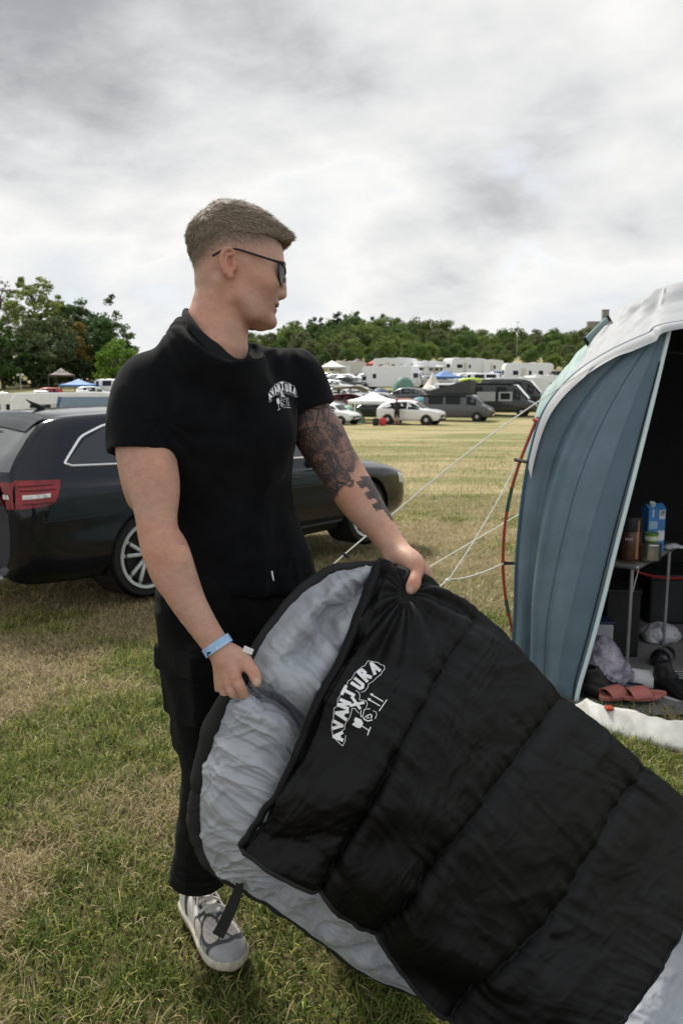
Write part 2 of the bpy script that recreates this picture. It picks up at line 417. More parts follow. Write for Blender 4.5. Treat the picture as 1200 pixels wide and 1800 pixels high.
# ------------------------------------------------------------------ organic bodies: smooth unions of tapered shapes, meshed by surface nets
class Field:
    def __init__(s): s.p = []
    def _add(s, op, fn, c, rad, k): s.p.append((op, fn, np.asarray(c, float), rad, k)); return s
    def cone(s, a, b, r1, r2=None, k=.01, op='+'):
        a = np.asarray(a, float); b = np.asarray(b, float); r2 = r1 if r2 is None else r2
        ba = b - a; l2 = float(ba @ ba) + 1e-12
        def fn(P):
            t = np.clip(((P - a) @ ba) / l2, 0, 1)
            return np.linalg.norm(P - a - t[:, None] * ba, axis=1) - (r1 + (r2 - r1) * t)
        return s._add(op, fn, (a + b) / 2, math.sqrt(l2) / 2 + max(r1, r2), k)
    def chain(s, pts, rs, k=.012, op='+'):
        for i in range(len(pts) - 1): s.cone(pts[i], pts[i + 1], rs[i], rs[i + 1], k, op)
        return s
    def ell(s, c, r, M=None, k=.01, op='+'):          # M rows = local axes
        c = np.asarray(c, float); r = np.asarray(r, float); M = np.eye(3) if M is None else np.asarray(M)
        def fn(P):
            q = (P - c) @ M.T
            k0 = np.linalg.norm(q / r, axis=1); k1 = np.linalg.norm(q / (r * r), axis=1) + 1e-9
            return k0 * (k0 - 1) / k1
        return s._add(op, fn, c, float(r.max()), k)
    def box(s, c, h, M=None, rnd=.005, k=.005, op='+'):
        c = np.asarray(c, float); h = np.asarray(h, float) - rnd; M = np.eye(3) if M is None else np.asarray(M)
        def fn(P):
            q = np.abs((P - c) @ M.T) - h
            return np.linalg.norm(np.maximum(q, 0), axis=1) + np.minimum(q.max(1), 0) - rnd
        return s._add(op, fn, c, float(np.linalg.norm(h)) + rnd, k)
    def slices(s, O, M, us, fc, a, b, n=2.2, k=.02, op='+', clip=None):
        """stack of super-ellipses along local axis 2 of frame M (rows F, L, U) at O"""
        O = np.asarray(O, float); M = np.asarray(M, float); us = np.asarray(us, float)
        o = np.argsort(us); us = us[o]; fc = np.asarray(fc, float)[o]; a = np.asarray(a, float)[o]; b = np.asarray(b, float)[o]
        uu = np.linspace(us[0], us[-1], 400)
        def sm(y):
            z = np.interp(uu, us, y); kk = 9
            zp = np.pad(z, kk, mode='edge'); return np.convolve(zp, np.ones(2 * kk + 1) / (2 * kk + 1), 'valid')
        F, A, B = sm(fc), sm(a), sm(b)
        lo, hi = us[0], us[-1]
        def fn(P):
            q = (P - O) @ M.T; u = np.clip(q[:, 2], lo, hi)
            f0 = np.interp(u, uu, F); aa = np.maximum(np.interp(u, uu, A), 1e-4); bb = np.maximum(np.interp(u, uu, B), 1e-4)
            g = (np.abs((q[:, 0] - f0) / aa) ** n + np.abs(q[:, 1] / bb) ** n) ** (1 / n)
            d = (g - 1) * np.minimum(aa, bb)
            dz = np.abs(q[:, 2] - u)
            return np.where(dz > 0, np.hypot(np.maximum(d, 0), dz) , d) if clip is None else np.maximum(d, dz)
        cu = (lo + hi) / 2
        rad = (hi - lo) / 2 + float(max(a.max(), b.max()) + np.abs(fc).max())
        return s._add(op, fn, O + M[2] * cu, rad, k)
    def plane(s, p, n, k=.004):                        # keep the side the normal points away from
        p = np.asarray(p, float); n = np.asarray(n, float) / np.linalg.norm(n)
        return s._add('&', lambda P: (P - p) @ n, p, 1e3, k)
    def fun(s, op, fn, c, rad, k): return s._add(op, fn, c, rad, k)
    def ev(s, P, bc=None, br=0.):
        d = np.full(len(P), .5)
        for (op, fn, c, rad, k) in s.p:
            if bc is not None and rad < 100:
                if np.linalg.norm(bc - c) > rad + br + k + .03: continue
            e = fn(P)
            if op == '+':
                h = np.maximum(k - np.abs(d - e), 0) / k; d = np.minimum(d, e) - h * h * k * .25
            elif op == '-':
                e = -e; h = np.maximum(k - np.abs(d - e), 0) / k; d = np.maximum(d, e) + h * h * k * .25
            elif op == '&':
                h = np.maximum(k - np.abs(d - e), 0) / k; d = np.maximum(d, e) + h * h * k * .25
            elif op == 'd': d = d + e                  # displacement
        return d

def surface_net(field, lo, hi, h, B=12):
    lo = np.asarray(lo, float); hi = np.asarray(hi, float)
    nb = np.ceil((hi - lo) / (h * B)).astype(int)
    idx = np.stack(np.meshgrid(*[np.arange(q) for q in nb], indexing='ij'), -1).reshape(-1, 3)
    cen = lo + (idx + .5) * h * B; br = h * B * .87
    # coarse cull
    near = np.abs(field.ev(cen)) < br * 1.6 + .012
    idx = idx[near]; cen = cen[near]
    loc = np.stack(np.meshgrid(*[np.arange(B + 1)] * 3, indexing='ij'), -1).reshape(-1, 3)
    VK, VP, QE = [], [], []
    off = np.array([[a, b, c] for a in (0, 1) for b in (0, 1) for c in (0, 1)])
    edges = [(0, 4), (1, 5), (2, 6), (3, 7), (0, 2), (1, 3), (4, 6), (5, 7), (0, 1), (2, 3), (4, 5), (6, 7)]
    big = int((nb.max() + 3) * B)
    key = lambda c: ((c[..., 0] + 1) * big + (c[..., 1] + 1)) * big + (c[..., 2] + 1)
    for bi, bc in zip(idx, cen):
        g0 = bi * B
        d = field.ev(lo + (g0 + loc) * h, bc, br).reshape((B + 1,) * 3)
        ins = d < 0
        if ins.all() or not ins.any(): continue
        corner = np.stack([d[o[0]:o[0] + B, o[1]:o[1] + B, o[2]:o[2] + B] for o in off], -1)
        ci = corner < 0; act = ci.any(-1) & ~ci.all(-1)
        cells = np.argwhere(act); cd = corner[act]
        acc = np.zeros((len(cells), 3)); cnt = np.zeros(len(cells))
        for (i, j) in edges:
            x = (cd[:, i] < 0) != (cd[:, j] < 0)
            if not x.any(): continue
            t = cd[x, i] / (cd[x, i] - cd[x, j])
            acc[x] += off[i] + t[:, None] * (off[j] - off[i]); cnt[x] += 1
        VK.append(key(g0 + cells)); VP.append(lo + (g0 + cells + acc / cnt[:, None]) * h)
        for ax in range(3):
            sl = [slice(0, B)] * 3; s2 = list(sl); s2[ax] = slice(1, B + 1)
            e = ins[tuple(sl)] != ins[tuple(s2)]
            p = np.argwhere(e)
            if not len(p): continue
            flip = ins[tuple(p.T)]
            a1, a2 = np.eye(3, dtype=int)[(ax + 1) % 3], np.eye(3, dtype=int)[(ax + 2) % 3]
            P = g0 + p
            q = np.stack([key(P), key(P - a1), key(P - a1 - a2), key(P - a2)], -1)
            q[~flip] = q[~flip][:, ::-1]
            QE.append(q)
    VK = np.concatenate(VK); VP = np.concatenate(VP); Q = np.concatenate(QE)
    o = np.argsort(VK); VK = VK[o]; VP = VP[o]
    ii = np.searchsorted(VK, Q); ii = np.minimum(ii, len(VK) - 1)
    ok = (VK[ii] == Q).all(1)
    return VP, ii[ok]
def smooth_mesh(v, f, it=2, lam=.5, mask=None):
    e = np.concatenate([f[:, [0, 1]], f[:, [1, 2]], f[:, [2, 3]], f[:, [3, 0]]])
    for _ in range(it):
        acc = np.zeros_like(v); cnt = np.zeros(len(v))
        for k in range(3):
            acc[:, k] = np.bincount(e[:, 0], v[e[:, 1], k], len(v)) + np.bincount(e[:, 1], v[e[:, 0], k], len(v))
        cnt = np.bincount(e[:, 0], minlength=len(v)) + np.bincount(e[:, 1], minlength=len(v))
        d = lam * (acc / np.maximum(cnt, 1)[:, None] - v)
        v = v + (d if mask is None else d * mask[:, None])
    return v
def vert_normals(v, f):
    n = np.cross(v[f[:, 2]] - v[f[:, 0]], v[f[:, 3]] - v[f[:, 1]])
    a = np.zeros_like(v)
    for j in range(4):
        for k in range(3): a[:, k] += np.bincount(f[:, j], n[:, k], len(v))
    return a / (np.linalg.norm(a, axis=1)[:, None] + 1e-12)
# ------------------------------------------------------------------ the man
PERSON = empty('person', (at(400, 1650, 1.85)[0], 1.85, 0), 'man with short blond hair in black shirt and cargo trousers holding up a sleeping bag', 'person')
def ch(rows):                            # (px, py, Y, radius in photograph pixels) -> points, radii
    P = [at(a, b, Y) for a, b, Y, r in rows]
    r = [r / scale_at(p) for p, (_, _, _, r) in zip(P, rows)]
    if len(P) > 2:                       # round the joints
        Q = crom(np.concatenate([np.array(P), np.array(r)[:, None]], 1), 3 * len(P) - 2); P, r = list(Q[:, :3]), list(Q[:, 3])
    return P, r
# head frame: F face direction, L towards the camera (his right side), U up
HA = R(9)
HF = np.array([math.cos(HA), math.sin(HA), 0]); HU = UPV.copy(); HU -= HF * (HU @ HF); HU /= np.linalg.norm(HU)
HL = np.cross(HF, HU)
if HL[1] > 0: HL = -HL
HM = np.stack([HF, HL, HU]); HO = at(415, 470, 1.74); HS = 3332.0
def hz(zx, zy): return ((zx - 540) / HS / math.cos(HA), (560 - zy) / HS)
def hp(zx, zy, l=0.):
    f, u = hz(zx, zy); return HO + HF * f + HL * l + HU * u
def head_slices(rows):
    us, fc, a, b = [], [], [], []
    for zy, xb, xf, hw in rows:
        f0, u = hz(xb, zy); f1, _ = hz(xf, zy)
        us.append(u); fc.append((f0 + f1) / 2); a.append(max((f1 - f0) / 2, .0005)); b.append(hw)
    return us, fc, a, b
SKULL = [(172, 470, 500, .001), (178, 420, 560, .020), (190, 375, 620, .034), (215, 325, 690, .050), (250, 285, 748, .0605), (300, 246, 802, .0695), (350, 228, 836, .0745), (400, 220, 857, .0765),
         (450, 224, 868, .0775), (500, 233, 874, .0775), (550, 246, 872, .0765), (580, 252, 866, .0755), (610, 258, 848, .0740), (650, 268, 838, .0715), (700, 285, 834, .069),
         (750, 330, 830, .066), (800, 400, 822, .0620), (850, 470, 802, .0575), (890, 520, 786, .052), (930, 545, 788, .0455), (960, 575, 784, .038), (980, 610, 768, .029), (992, 650, 745, .018), (998, 690, 710, .004)]
def build_body():
    B = Field()
    us, fc, a, b = head_slices(SKULL)
    B.slices(HO, HM, us, fc, a, b, n=2.15, k=.02)
    # neck, throat, trapezius
    B.chain([hp(400, 690), hp(410, 850), hp(388, 990), hp(368, 1120)], [.043, .0505, .058, .068], k=.014); B.cone(hp(350, 862, -.005), hp(290, 1010, -.01), .030, .036, k=.02)
    B.cone(hp(530, 930), hp(500, 1120), .024, .028, k=.02); B.ell(hp(556, 965), (.008, .009, .013), HM, k=.015)
    B.cone(hp(430, 720, .052), hp(545, 1130, .012), .011, .0125, k=.016)      # neck muscle
    B.cone(hp(430, 720, -.052), hp(545, 1130, -.03), .011, .012, k=.016)
    RS, LS = at(262, 690, 1.69), at(530, 655, 1.89)
    NB = hp(395, 1110)
    B.cone(hp(310, 1040), RS + [.06, .02, -.01], .036, .036, k=.02); B.cone(hp(390, 1150, -.03), LS + [-.05, 0, -.03], .022, .026, k=.02)
    # torso under the clothes
    TC = at(385, 790, 1.87); TL = at(415, 930, 1.83); TP = at(415, 1060, 1.84)
    B.cone(RS + [.04, 0, -.03], LS + [-.03, 0, -.03], .045, .04, k=.03); B.chain([NB + [0, .04, -.02], TC, TL, TP], [.05, .07, .08, .09], k=.02)
    # right arm (towards the camera)
    P, r = ch([(264, 705, 1.69, 46), (256, 770, 1.66, 51), (263, 820, 1.63, 47), (271, 870, 1.60, 39.5), (276, 918, 1.58, 34), (279, 940, 1.575, 33.5)])
    B.chain(P, r, k=.005)
    B.ell(at(281, 848, 1.60), (.030, .032, .060), k=.03)     # biceps
    B.ell(at(238, 840, 1.645), (.026, .03, .070), k=.03)
    P, r = ch([(276, 936, 1.578, 32), (291, 968, 1.565, 39), (309, 1012, 1.55, 36), (332, 1060, 1.535, 29.5), (362, 1108, 1.523, 24), (383, 1138, 1.517, 21.5)])
    B.chain(P, r, k=.005)
    B.ell(at(322, 1010, 1.525), (.022, .016, .060), k=.02); B.ell(at(288, 985, 1.545), (.024, .018, .055), k=.02)   # forearm muscles
    # right hand: back of the hand to the camera, gripping the lining
    P, r = ch([(383, 1138, 1.517, 22), (398, 1160, 1.508, 22)]); B.chain(P, r, k=.008)
    kn = [(414, 1192, 1.480), (403, 1200, 1.488), (393, 1205, 1.500), (386, 1203, 1.515)]   # knuckles, index to little
    for q_, ((x, y, Y), rr) in enumerate(zip(kn, (10.5, 10.5, 10, 9))):
        bx = 394 + (1.5 - q_) * 5
        P, r = ch([(bx, 1150, 1.512, 15), ((bx + x) / 2 + 1, (1150 + y) / 2, (1.508 + Y) / 2 - .002, 11.5), (x, y, Y, rr)]); B.chain(P, r, k=.0055)
        B.cone(at(x, y - 1, Y - .006), at(x + 1, y, Y - .006), .0082, k=.004)
    fingers = [[(414, 1192, 1.480, 10.5), (424, 1210, 1.470, 9.4), (430, 1224, 1.480, 8.6), (428, 1231, 1.497, 7.6)],
               [(403, 1200, 1.488, 10.2), (410, 1218, 1.482, 9.2), (417, 1228, 1.497, 8.2), (421, 1226, 1.516, 7.4)],
               [(393, 1205, 1.500, 9.8), (397, 1220, 1.497, 8.9), (405, 1227, 1.514, 8.0), (412, 1222, 1.532, 7.2)],
               [(386, 1203, 1.515, 8.8), (387, 1214, 1.516, 8.0), (395, 1220, 1.533, 7.2), (402, 1214, 1.547, 6.6)]]
    for fg in fingers:
        P, r = ch(fg); B.chain(P, r, k=.0022)
    P, r = ch([(404, 1148, 1.515, 16), (421, 1157, 1.505, 13), (436, 1170, 1.493, 10.8)]); B.chain(P, r, k=.010)
    P, r = ch([(436, 1170, 1.493, 10.8), (445, 1181, 1.482, 10.2), (450, 1192, 1.474, 9.2), (451, 1201, 1.470, 7.6)]); B.chain(P, r, k=.003)
    # left arm (tattooed)
    P, r = ch([(529, 672, 1.89, 38), (540, 715, 1.885, 36), (560, 765, 1.87, 42), (588, 810, 1.85, 38.5), (611, 845, 1.83, 36.5)]); B.chain(P, r, k=.005)
    B.ell(at(578, 778, 1.845), (.03, .03, .06), k=.03)
    P, r = ch([(611, 845, 1.83, 35), (623, 867, 1.815, 36.5), (641, 893, 1.795, 33), (663, 921, 1.77, 27.5), (684, 951, 1.74, 23.5), (701, 976, 1.715, 23)]); B.chain(P, r, k=.005)
    # left hand: thumb over the front of the bag, fingers behind it
    P, r = ch([(701, 976, 1.715, 21), (712, 988, 1.70, 21)]); B.chain(P, r, k=.015)
    P, r = ch([(690, 978, 1.715, 14), (688, 991, 1.705, 13)]); B.chain(P, r, k=.012)     # heel of the hand
    P, r = ch([(706, 978, 1.70, 17), (722, 988, 1.675, 16), (733, 1000, 1.655, 12.5)]); B.chain(P, r, k=.015)
    P, r = ch([(733, 1000, 1.655, 12), (729, 1017, 1.633, 10.2), (727, 1026, 1.625, 11), (721, 1037, 1.622, 9.2)]); B.chain(P, r, k=.004)
    for fg in ([(712, 985, 1.705, 17), (738, 1000, 1.71, 13.5), (750, 1012, 1.715, 10.5), (752, 1032, 1.71, 9.5), (748, 1046, 1.70, 8.5)],
               [(706, 985, 1.715, 15), (728, 1005, 1.73, 12.5), (738, 1022, 1.735, 10.5), (738, 1042, 1.725, 9.5), (733, 1056, 1.71, 8.5)],
               [(700, 985, 1.72, 14), (715, 1006, 1.74, 12), (722, 1024, 1.745, 10), (722, 1042, 1.735, 9), (718, 1054, 1.72, 8.5)],
               [(694, 985, 1.72, 13), (702, 1004, 1.74, 11), (706, 1019, 1.745, 9), (706, 1033, 1.735, 8), (703, 1042, 1.72, 7.5)]):
        P, r = ch(fg); B.chain(P[:2], r[:2], k=.012); B.chain(P[1:], r[1:], k=.004)
    # face: nose, lips, brow, cheek, eyes
    B.chain([hp(852, 585), hp(858, 640), hp(854, 700), hp(850, 742)], [.0075, .0075, .0085, .0120], k=.008)
    for s in (1, -1):
        B.ell(hp(826, 752, s * .0115), (.0105, .0075, .0085), HM, k=.006)
        B.ell(hp(838, 563, s * .026), (.012, .020, .008), HM, k=.012)          # brow ridge
        B.ell(hp(812, 612, s * .033), (.016, .015, .011), HM, k=.012, op='-')  # eye socket
        B.ell(hp(790, 612, s * .032), (.0125, .0125, .0125), HM, k=.004)       # eyeball and lids
        B.ell(hp(745, 690, s * .050), (.022, .018, .020), HM, k=.03)           # cheek
        B.cone(hp(560, 820, s * .056), hp(640, 920, s * .044), .010, .010, k=.03)   # jaw line
    B.ell(hp(806, 818), (.0085, .021, .0065), HM, k=.006); B.ell(hp(789, 858), (.0085, .019, .0075), HM, k=.006)
    B.ell(hp(812, 840), (.012, .022, .0022), HM, k=.003, op='-')
    B.ell(hp(770, 945), (.013, .018, .014), HM, k=.015)
    # near ear
    def ear(s):
        y0 = .0745
        B.ell(hp(478, 612, s * (y0 + .002)), (.0150, .008, .028), HM, k=.006)
        B.ell(hp(492, 607, s * (y0 + .010)), (.0075, .009, .0175), HM, k=.004, op='-')
        C = [(528, 580, .001), (520, 540, .006), (496, 518, .009), (462, 528, .011), (440, 562, .012), (434, 605, .012), (444, 648, .011), (462, 680, .009), (486, 700, .006)]
        B.chain([hp(x, y, s * (y0 + l)) for x, y, l in C], [.0035, .004, .0042, .0045, .0045, .0042, .004, .0045, .0055], k=.003)
        C = [(500, 560, .007), (478, 560, .009), (466, 590, .009), (466, 625, .009), (480, 655, .008), (502, 662, .006)]
        B.chain([hp(x, y, s * (y0 + l)) for x, y, l in C], [.0028, .003, .003, .003, .003, .003], k=.003)
        B.cone(hp(524, 622, s * (y0 + .003)), hp(520, 645, s * (y0 + .003)), .0048, .0048, k=.005)   # tragus
        B.ell(hp(494, 695, s * (y0 + .006)), (.007, .004, .0075), HM, k=.004)
    ear(1); ear(-1)
    v, f = surface_net(B, (-.62, 1.40, .80), (.25, 2.12, 1.84), .0027)
    v = smooth_mesh(v, f, 1, .35)
    # ---- colours
    n = vert_normals(v, f)
    c = np.empty_like(v); base = np.array([.50, .300, .222])
    c[:] = base
    c *= (1 + .11 * fbm(v, 28, 3, 3) + .08 * fbm(v, 110, 2, 9))[:, None]
    red = sstep(-.3, .6, fbm(v, 11, 2, 40))[:, None] * .6
    c = c * (1 - red) + c * np.array([1.04, .80, .74]) * red
    c *= (1 + .04 * noise(v, 70, 51) + .06 * noise(v, 260, 52))[:, None]
    q = (v - HO) @ HM.T                                   # head coordinates
    zx = q[:, 0] * HS * math.cos(HA) + 540; zy = 560 - q[:, 2] * HS
    head = (zy < 1100) & (np.abs(q[:, 1]) < .13) & (zx > 120) & (zx < 980)
    # clipped hair fading into the skin
    line = np.interp(zx, [200, 300, 420, 560, 700, 790, 860], [610, 555, 480, 462, 445, 418, 395])
    fade = head * sstep(95, -70, zy - line) * sstep(872, 840, zx + .0 * zy)
    hairc = np.array([.175, .128, .092])
    c = c * (1 - .9 * fade[:, None]) + hairc * (.9 * fade[:, None]) * (1 + .25 * noise(v, 500, 3))[:, None]
    beard = head * sstep(760, 880, zy) * sstep(1010, 960, zy) * sstep(540, 640, zx) * .22
    c = c * (1 - beard[:, None]) + np.array([.20, .12, .085]) * beard[:, None]
    lips = head * np.exp(-((zy - 838) / 26.) ** 2) * sstep(770, 800, zx) * (zx < 840) * .6
    c = c * (1 - lips[:, None]) + np.array([.40, .17, .14]) * lips[:, None]
    earr = head * np.exp(-(((zx - 480) / 60) ** 2 + ((zy - 610) / 105) ** 2) ** 2) * (np.abs(q[:, 1]) > .07)
    c = c * (1 - .35 * earr[:, None]) + c * np.array([1.05, .72, .68]) * .35 * earr[:, None]
    browm = head * np.exp(-((zy - 566) / 13.) ** 2) * sstep(770, 800, zx) * sstep(.008, .016, np.abs(q[:, 1])) * .6
    c = c * (1 - browm[:, None]) + np.array([.16, .10, .06]) * browm[:, None]
    # eyes
    for s in (1, -1):
        e = np.linalg.norm(v - hp(812, 612, s * .033), axis=1)
        k = sstep(.011, .007, e)[:, None] * .5; c = c * (1 - k) + np.array([.25, .2, .18]) * k
    # ---- tattoo on the left arm: coordinates along the arm and across it as it is worn
    A0, A1, A2 = at(540, 700, 1.885), at(614, 850, 1.828), at(701, 976, 1.715)
    def seg(a, b):
        t = ((v - a) @ (b - a)) / ((b - a) @ (b - a)); d = np.linalg.norm(v - a - np.clip(t, 0, 1)[:, None] * (b - a), axis=1); return t, d
    t1, d1 = seg(A0, A1); t2, d2 = seg(A1, A2)
    up = (d1 < .085) & (d1 <= d2 + .004) & (v[:, 0] > -.16) ; fo = (d2 < .07) & ~up & (t2 < 1.2)
    ax = (A1 - A0) / np.linalg.norm(A1 - A0); sd = np.cross(ax, [0, -1., 0]); sd = sd / np.linalg.norm(sd)
    if sd[0] < 0: sd = -sd
    s1 = ((v - A0) @ sd) / .055                            # -1 .. 1 across the arm
    ink = np.zeros(len(v)); wob = .05 * fbm(v, 40, 3, 77)
    tt = t1 + wob * .4; ss = s1 + wob
    dark = sstep(.15, -.15, ss - .05 - .25 * (tt - .5)) * .78                       # building-like dark half
    bands = (np.abs(((tt * 3.1) % 1) - .5) > .36) & (ss < .0) & (ss > -.9)
    ticks = ((ss * 9) % 1 > .62) & (((tt * 3.1) % 1 > .25) & ((tt * 3.1) % 1 < .62)) & (ss < .0)
    ink = np.maximum(ink, dark); ink = np.where(ticks, ink * .62, ink); ink = np.where(bands & (fbm(v, 60, 2, 5) > -.1), ink * .55, ink)
    beam = np.abs(ss - (.08 + .25 * (tt - .5))) < .055
    swirl = np.sin((ss * 9 + 5 * fbm(v, 24, 2, 13) + tt * 9)) ; ink = np.where(ss > .12 + .25 * (tt - .5), .36 + .3 * swirl * (fbm(v, 30, 2, 3) > -.2), ink)
    ink = np.where(beam, .25, ink)
    ink = ink * sstep(1.12, .96, tt + .28 * np.clip(ss, -1, 1)) + (np.abs(tt + .28 * ss - 1.0) < .05) * .35 * (np.sin(ss * 16) > 0)
    ink = np.where(up, ink, 0)
    # forearm: leaf outlines near the elbow, dark blocks along the outer side
    ax2 = (A2 - A1) / np.linalg.norm(A2 - A1); sd2 = np.cross(ax2, [0, -1., 0]); sd2 /= np.linalg.norm(sd2)
    if sd2[0] < 0: sd2 = -sd2
    s2 = ((v - A1) @ sd2) / .042
    blocks = sstep(.38, .5, s2 + .1 * t2) * (np.sin(t2 * 44) > -.35) * ((t2 > -.12) & (t2 < .52)) * .7
    edge = (s2 > .72) * ((t2 > -.15) & (t2 < .66)) * .65
    feather = (s2 < -.25) * (t2 < .02 + .1 * np.sin(s2 * 6)) * (.45 + .3 * (np.sin(t2 * 60 + s2 * 9) > 0))
    leaf = (np.abs(np.hypot((t2 - .03) * 4.2, (s2 - .1) * 1.7) - .45) < .10) * .55
    ink2 = np.maximum.reduce([blocks, edge, feather, leaf * (t2 < .25)])
    ink = np.where(fo, ink2, ink)
    ink = np.where(up & (tt + .28 * np.clip(ss, -1, 1) < 1.0), np.maximum(ink, .46), ink); ink = np.clip(ink * 1.45, 0, .97)
    arm = np.stack([np.where(up, t1, 1 + t2 * .9), np.where(up, s1, s2), ink], -1)
    # nails
    for (px, py, Y) in ((720, 1036, 1.612), (452, 1199, 1.462)):
        k = sstep(.0085, .0055, np.linalg.norm(v - at(px, py, Y), axis=1))[:, None] * .7
        c = c * (1 - k) + np.array([.66, .47, .42]) * k
    for (px, py, Y, rr) in ((727, 1024, 1.615, .012), (413, 1190, 1.470, .012), (447, 1183, 1.470, .012), (403, 1199, 1.477, .01), (393, 1204, 1.49, .01), (425, 1211, 1.462, .009)):
        k = sstep(rr, rr * .2, np.linalg.norm(v - at(px, py, Y), axis=1))[:, None] * .45
        c = c * (1 - k) + c * np.array([1.1, .70, .66]) * k
    me = mesh_np('body', v, f, cols=np.clip(c, 0.01, 1))
    at_ = me.color_attributes.new('Arm', 'FLOAT_COLOR', 'POINT'); cc = np.ones((len(v), 4), np.float32); cc[:, :3] = arm; at_.data.foreach_set('color', cc.ravel())
    m = mat('skin', attr='Col', var=.0, rough=.50, spec=.38, sub=.05, bump=.16, bscale=330)
    nt = m.node_tree; N = nt.nodes; L = nt.links; b = N['Principled BSDF']; src = b.inputs['Base Color'].links[0].from_socket
    va = N.new('ShaderNodeVertexColor'); va.layer_name = 'Arm'; sp = N.new('ShaderNodeSeparateXYZ'); L.new(va.outputs[0], sp.inputs[0])
    mp = N.new('ShaderNodeMapping'); L.new(va.outputs[0], mp.inputs[0]); mp.inputs['Scale'].default_value = (1, .30, 0)
    vo = N.new('ShaderNodeTexVoronoi'); vo.feature = 'DISTANCE_TO_EDGE'; vo.inputs['Scale'].default_value = 4.5; L.new(mp.outputs[0], vo.inputs['Vector'])
    br = N.new('ShaderNodeTexBrick'); br.inputs['Scale'].default_value = 9; br.inputs['Mortar Size'].default_value = .035; L.new(mp.outputs[0], br.inputs['Vector'])
    br.inputs['Color1'].default_value = (1, 1, 1, 1); br.inputs['Color2'].default_value = (.75, .75, .75, 1); br.inputs['Mortar'].default_value = (.62, .62, .62, 1)
    nz = N.new('ShaderNodeTexNoise'); nz.inputs['Scale'].default_value = 16; nz.inputs['Detail'].default_value = 5; L.new(mp.outputs[0], nz.inputs['Vector'])
    def mt(op, a, b_, cl=False):
        n_ = N.new('ShaderNodeMath'); n_.operation = op; n_.use_clamp = cl
        for k_, q_ in enumerate((a, b_)):
            if isinstance(q_, (int, float)): n_.inputs[k_].default_value = q_
            else: L.new(q_, n_.inputs[k_])
        return n_.outputs[0]
    line = mt('MULTIPLY', mt('LESS_THAN', vo.outputs['Distance'], .022), .4)                 # drawn contours
    shade = mt('ADD', mt('MULTIPLY', nz.outputs[0], 1.3), .55)
    sepb = mt('MULTIPLY', br.outputs['Color'], 1.0)
    ink_ = mt('MULTIPLY', mt('MULTIPLY', sp.outputs['Z'], shade), sepb)
    has = mt('GREATER_THAN', sp.outputs['Z'], .12)
    ink_ = mt('MINIMUM', mt('ADD', ink_, mt('MULTIPLY', line, has)), .95, True)
    mx = N.new('ShaderNodeMix'); mx.data_type = 'RGBA'; L.new(ink_, mx.inputs['Factor']); L.new(src, mx.inputs['A']); mx.inputs['B'].default_value = (.022, .029, .038, 1); L.new(mx.outputs['Result'], b.inputs['Base Color'])
    global STUB
    STUB = (v[fade > .04], n[fade > .04], fade[fade > .04])
    return link('body', me, m, PERSON)
BODY = build_body()

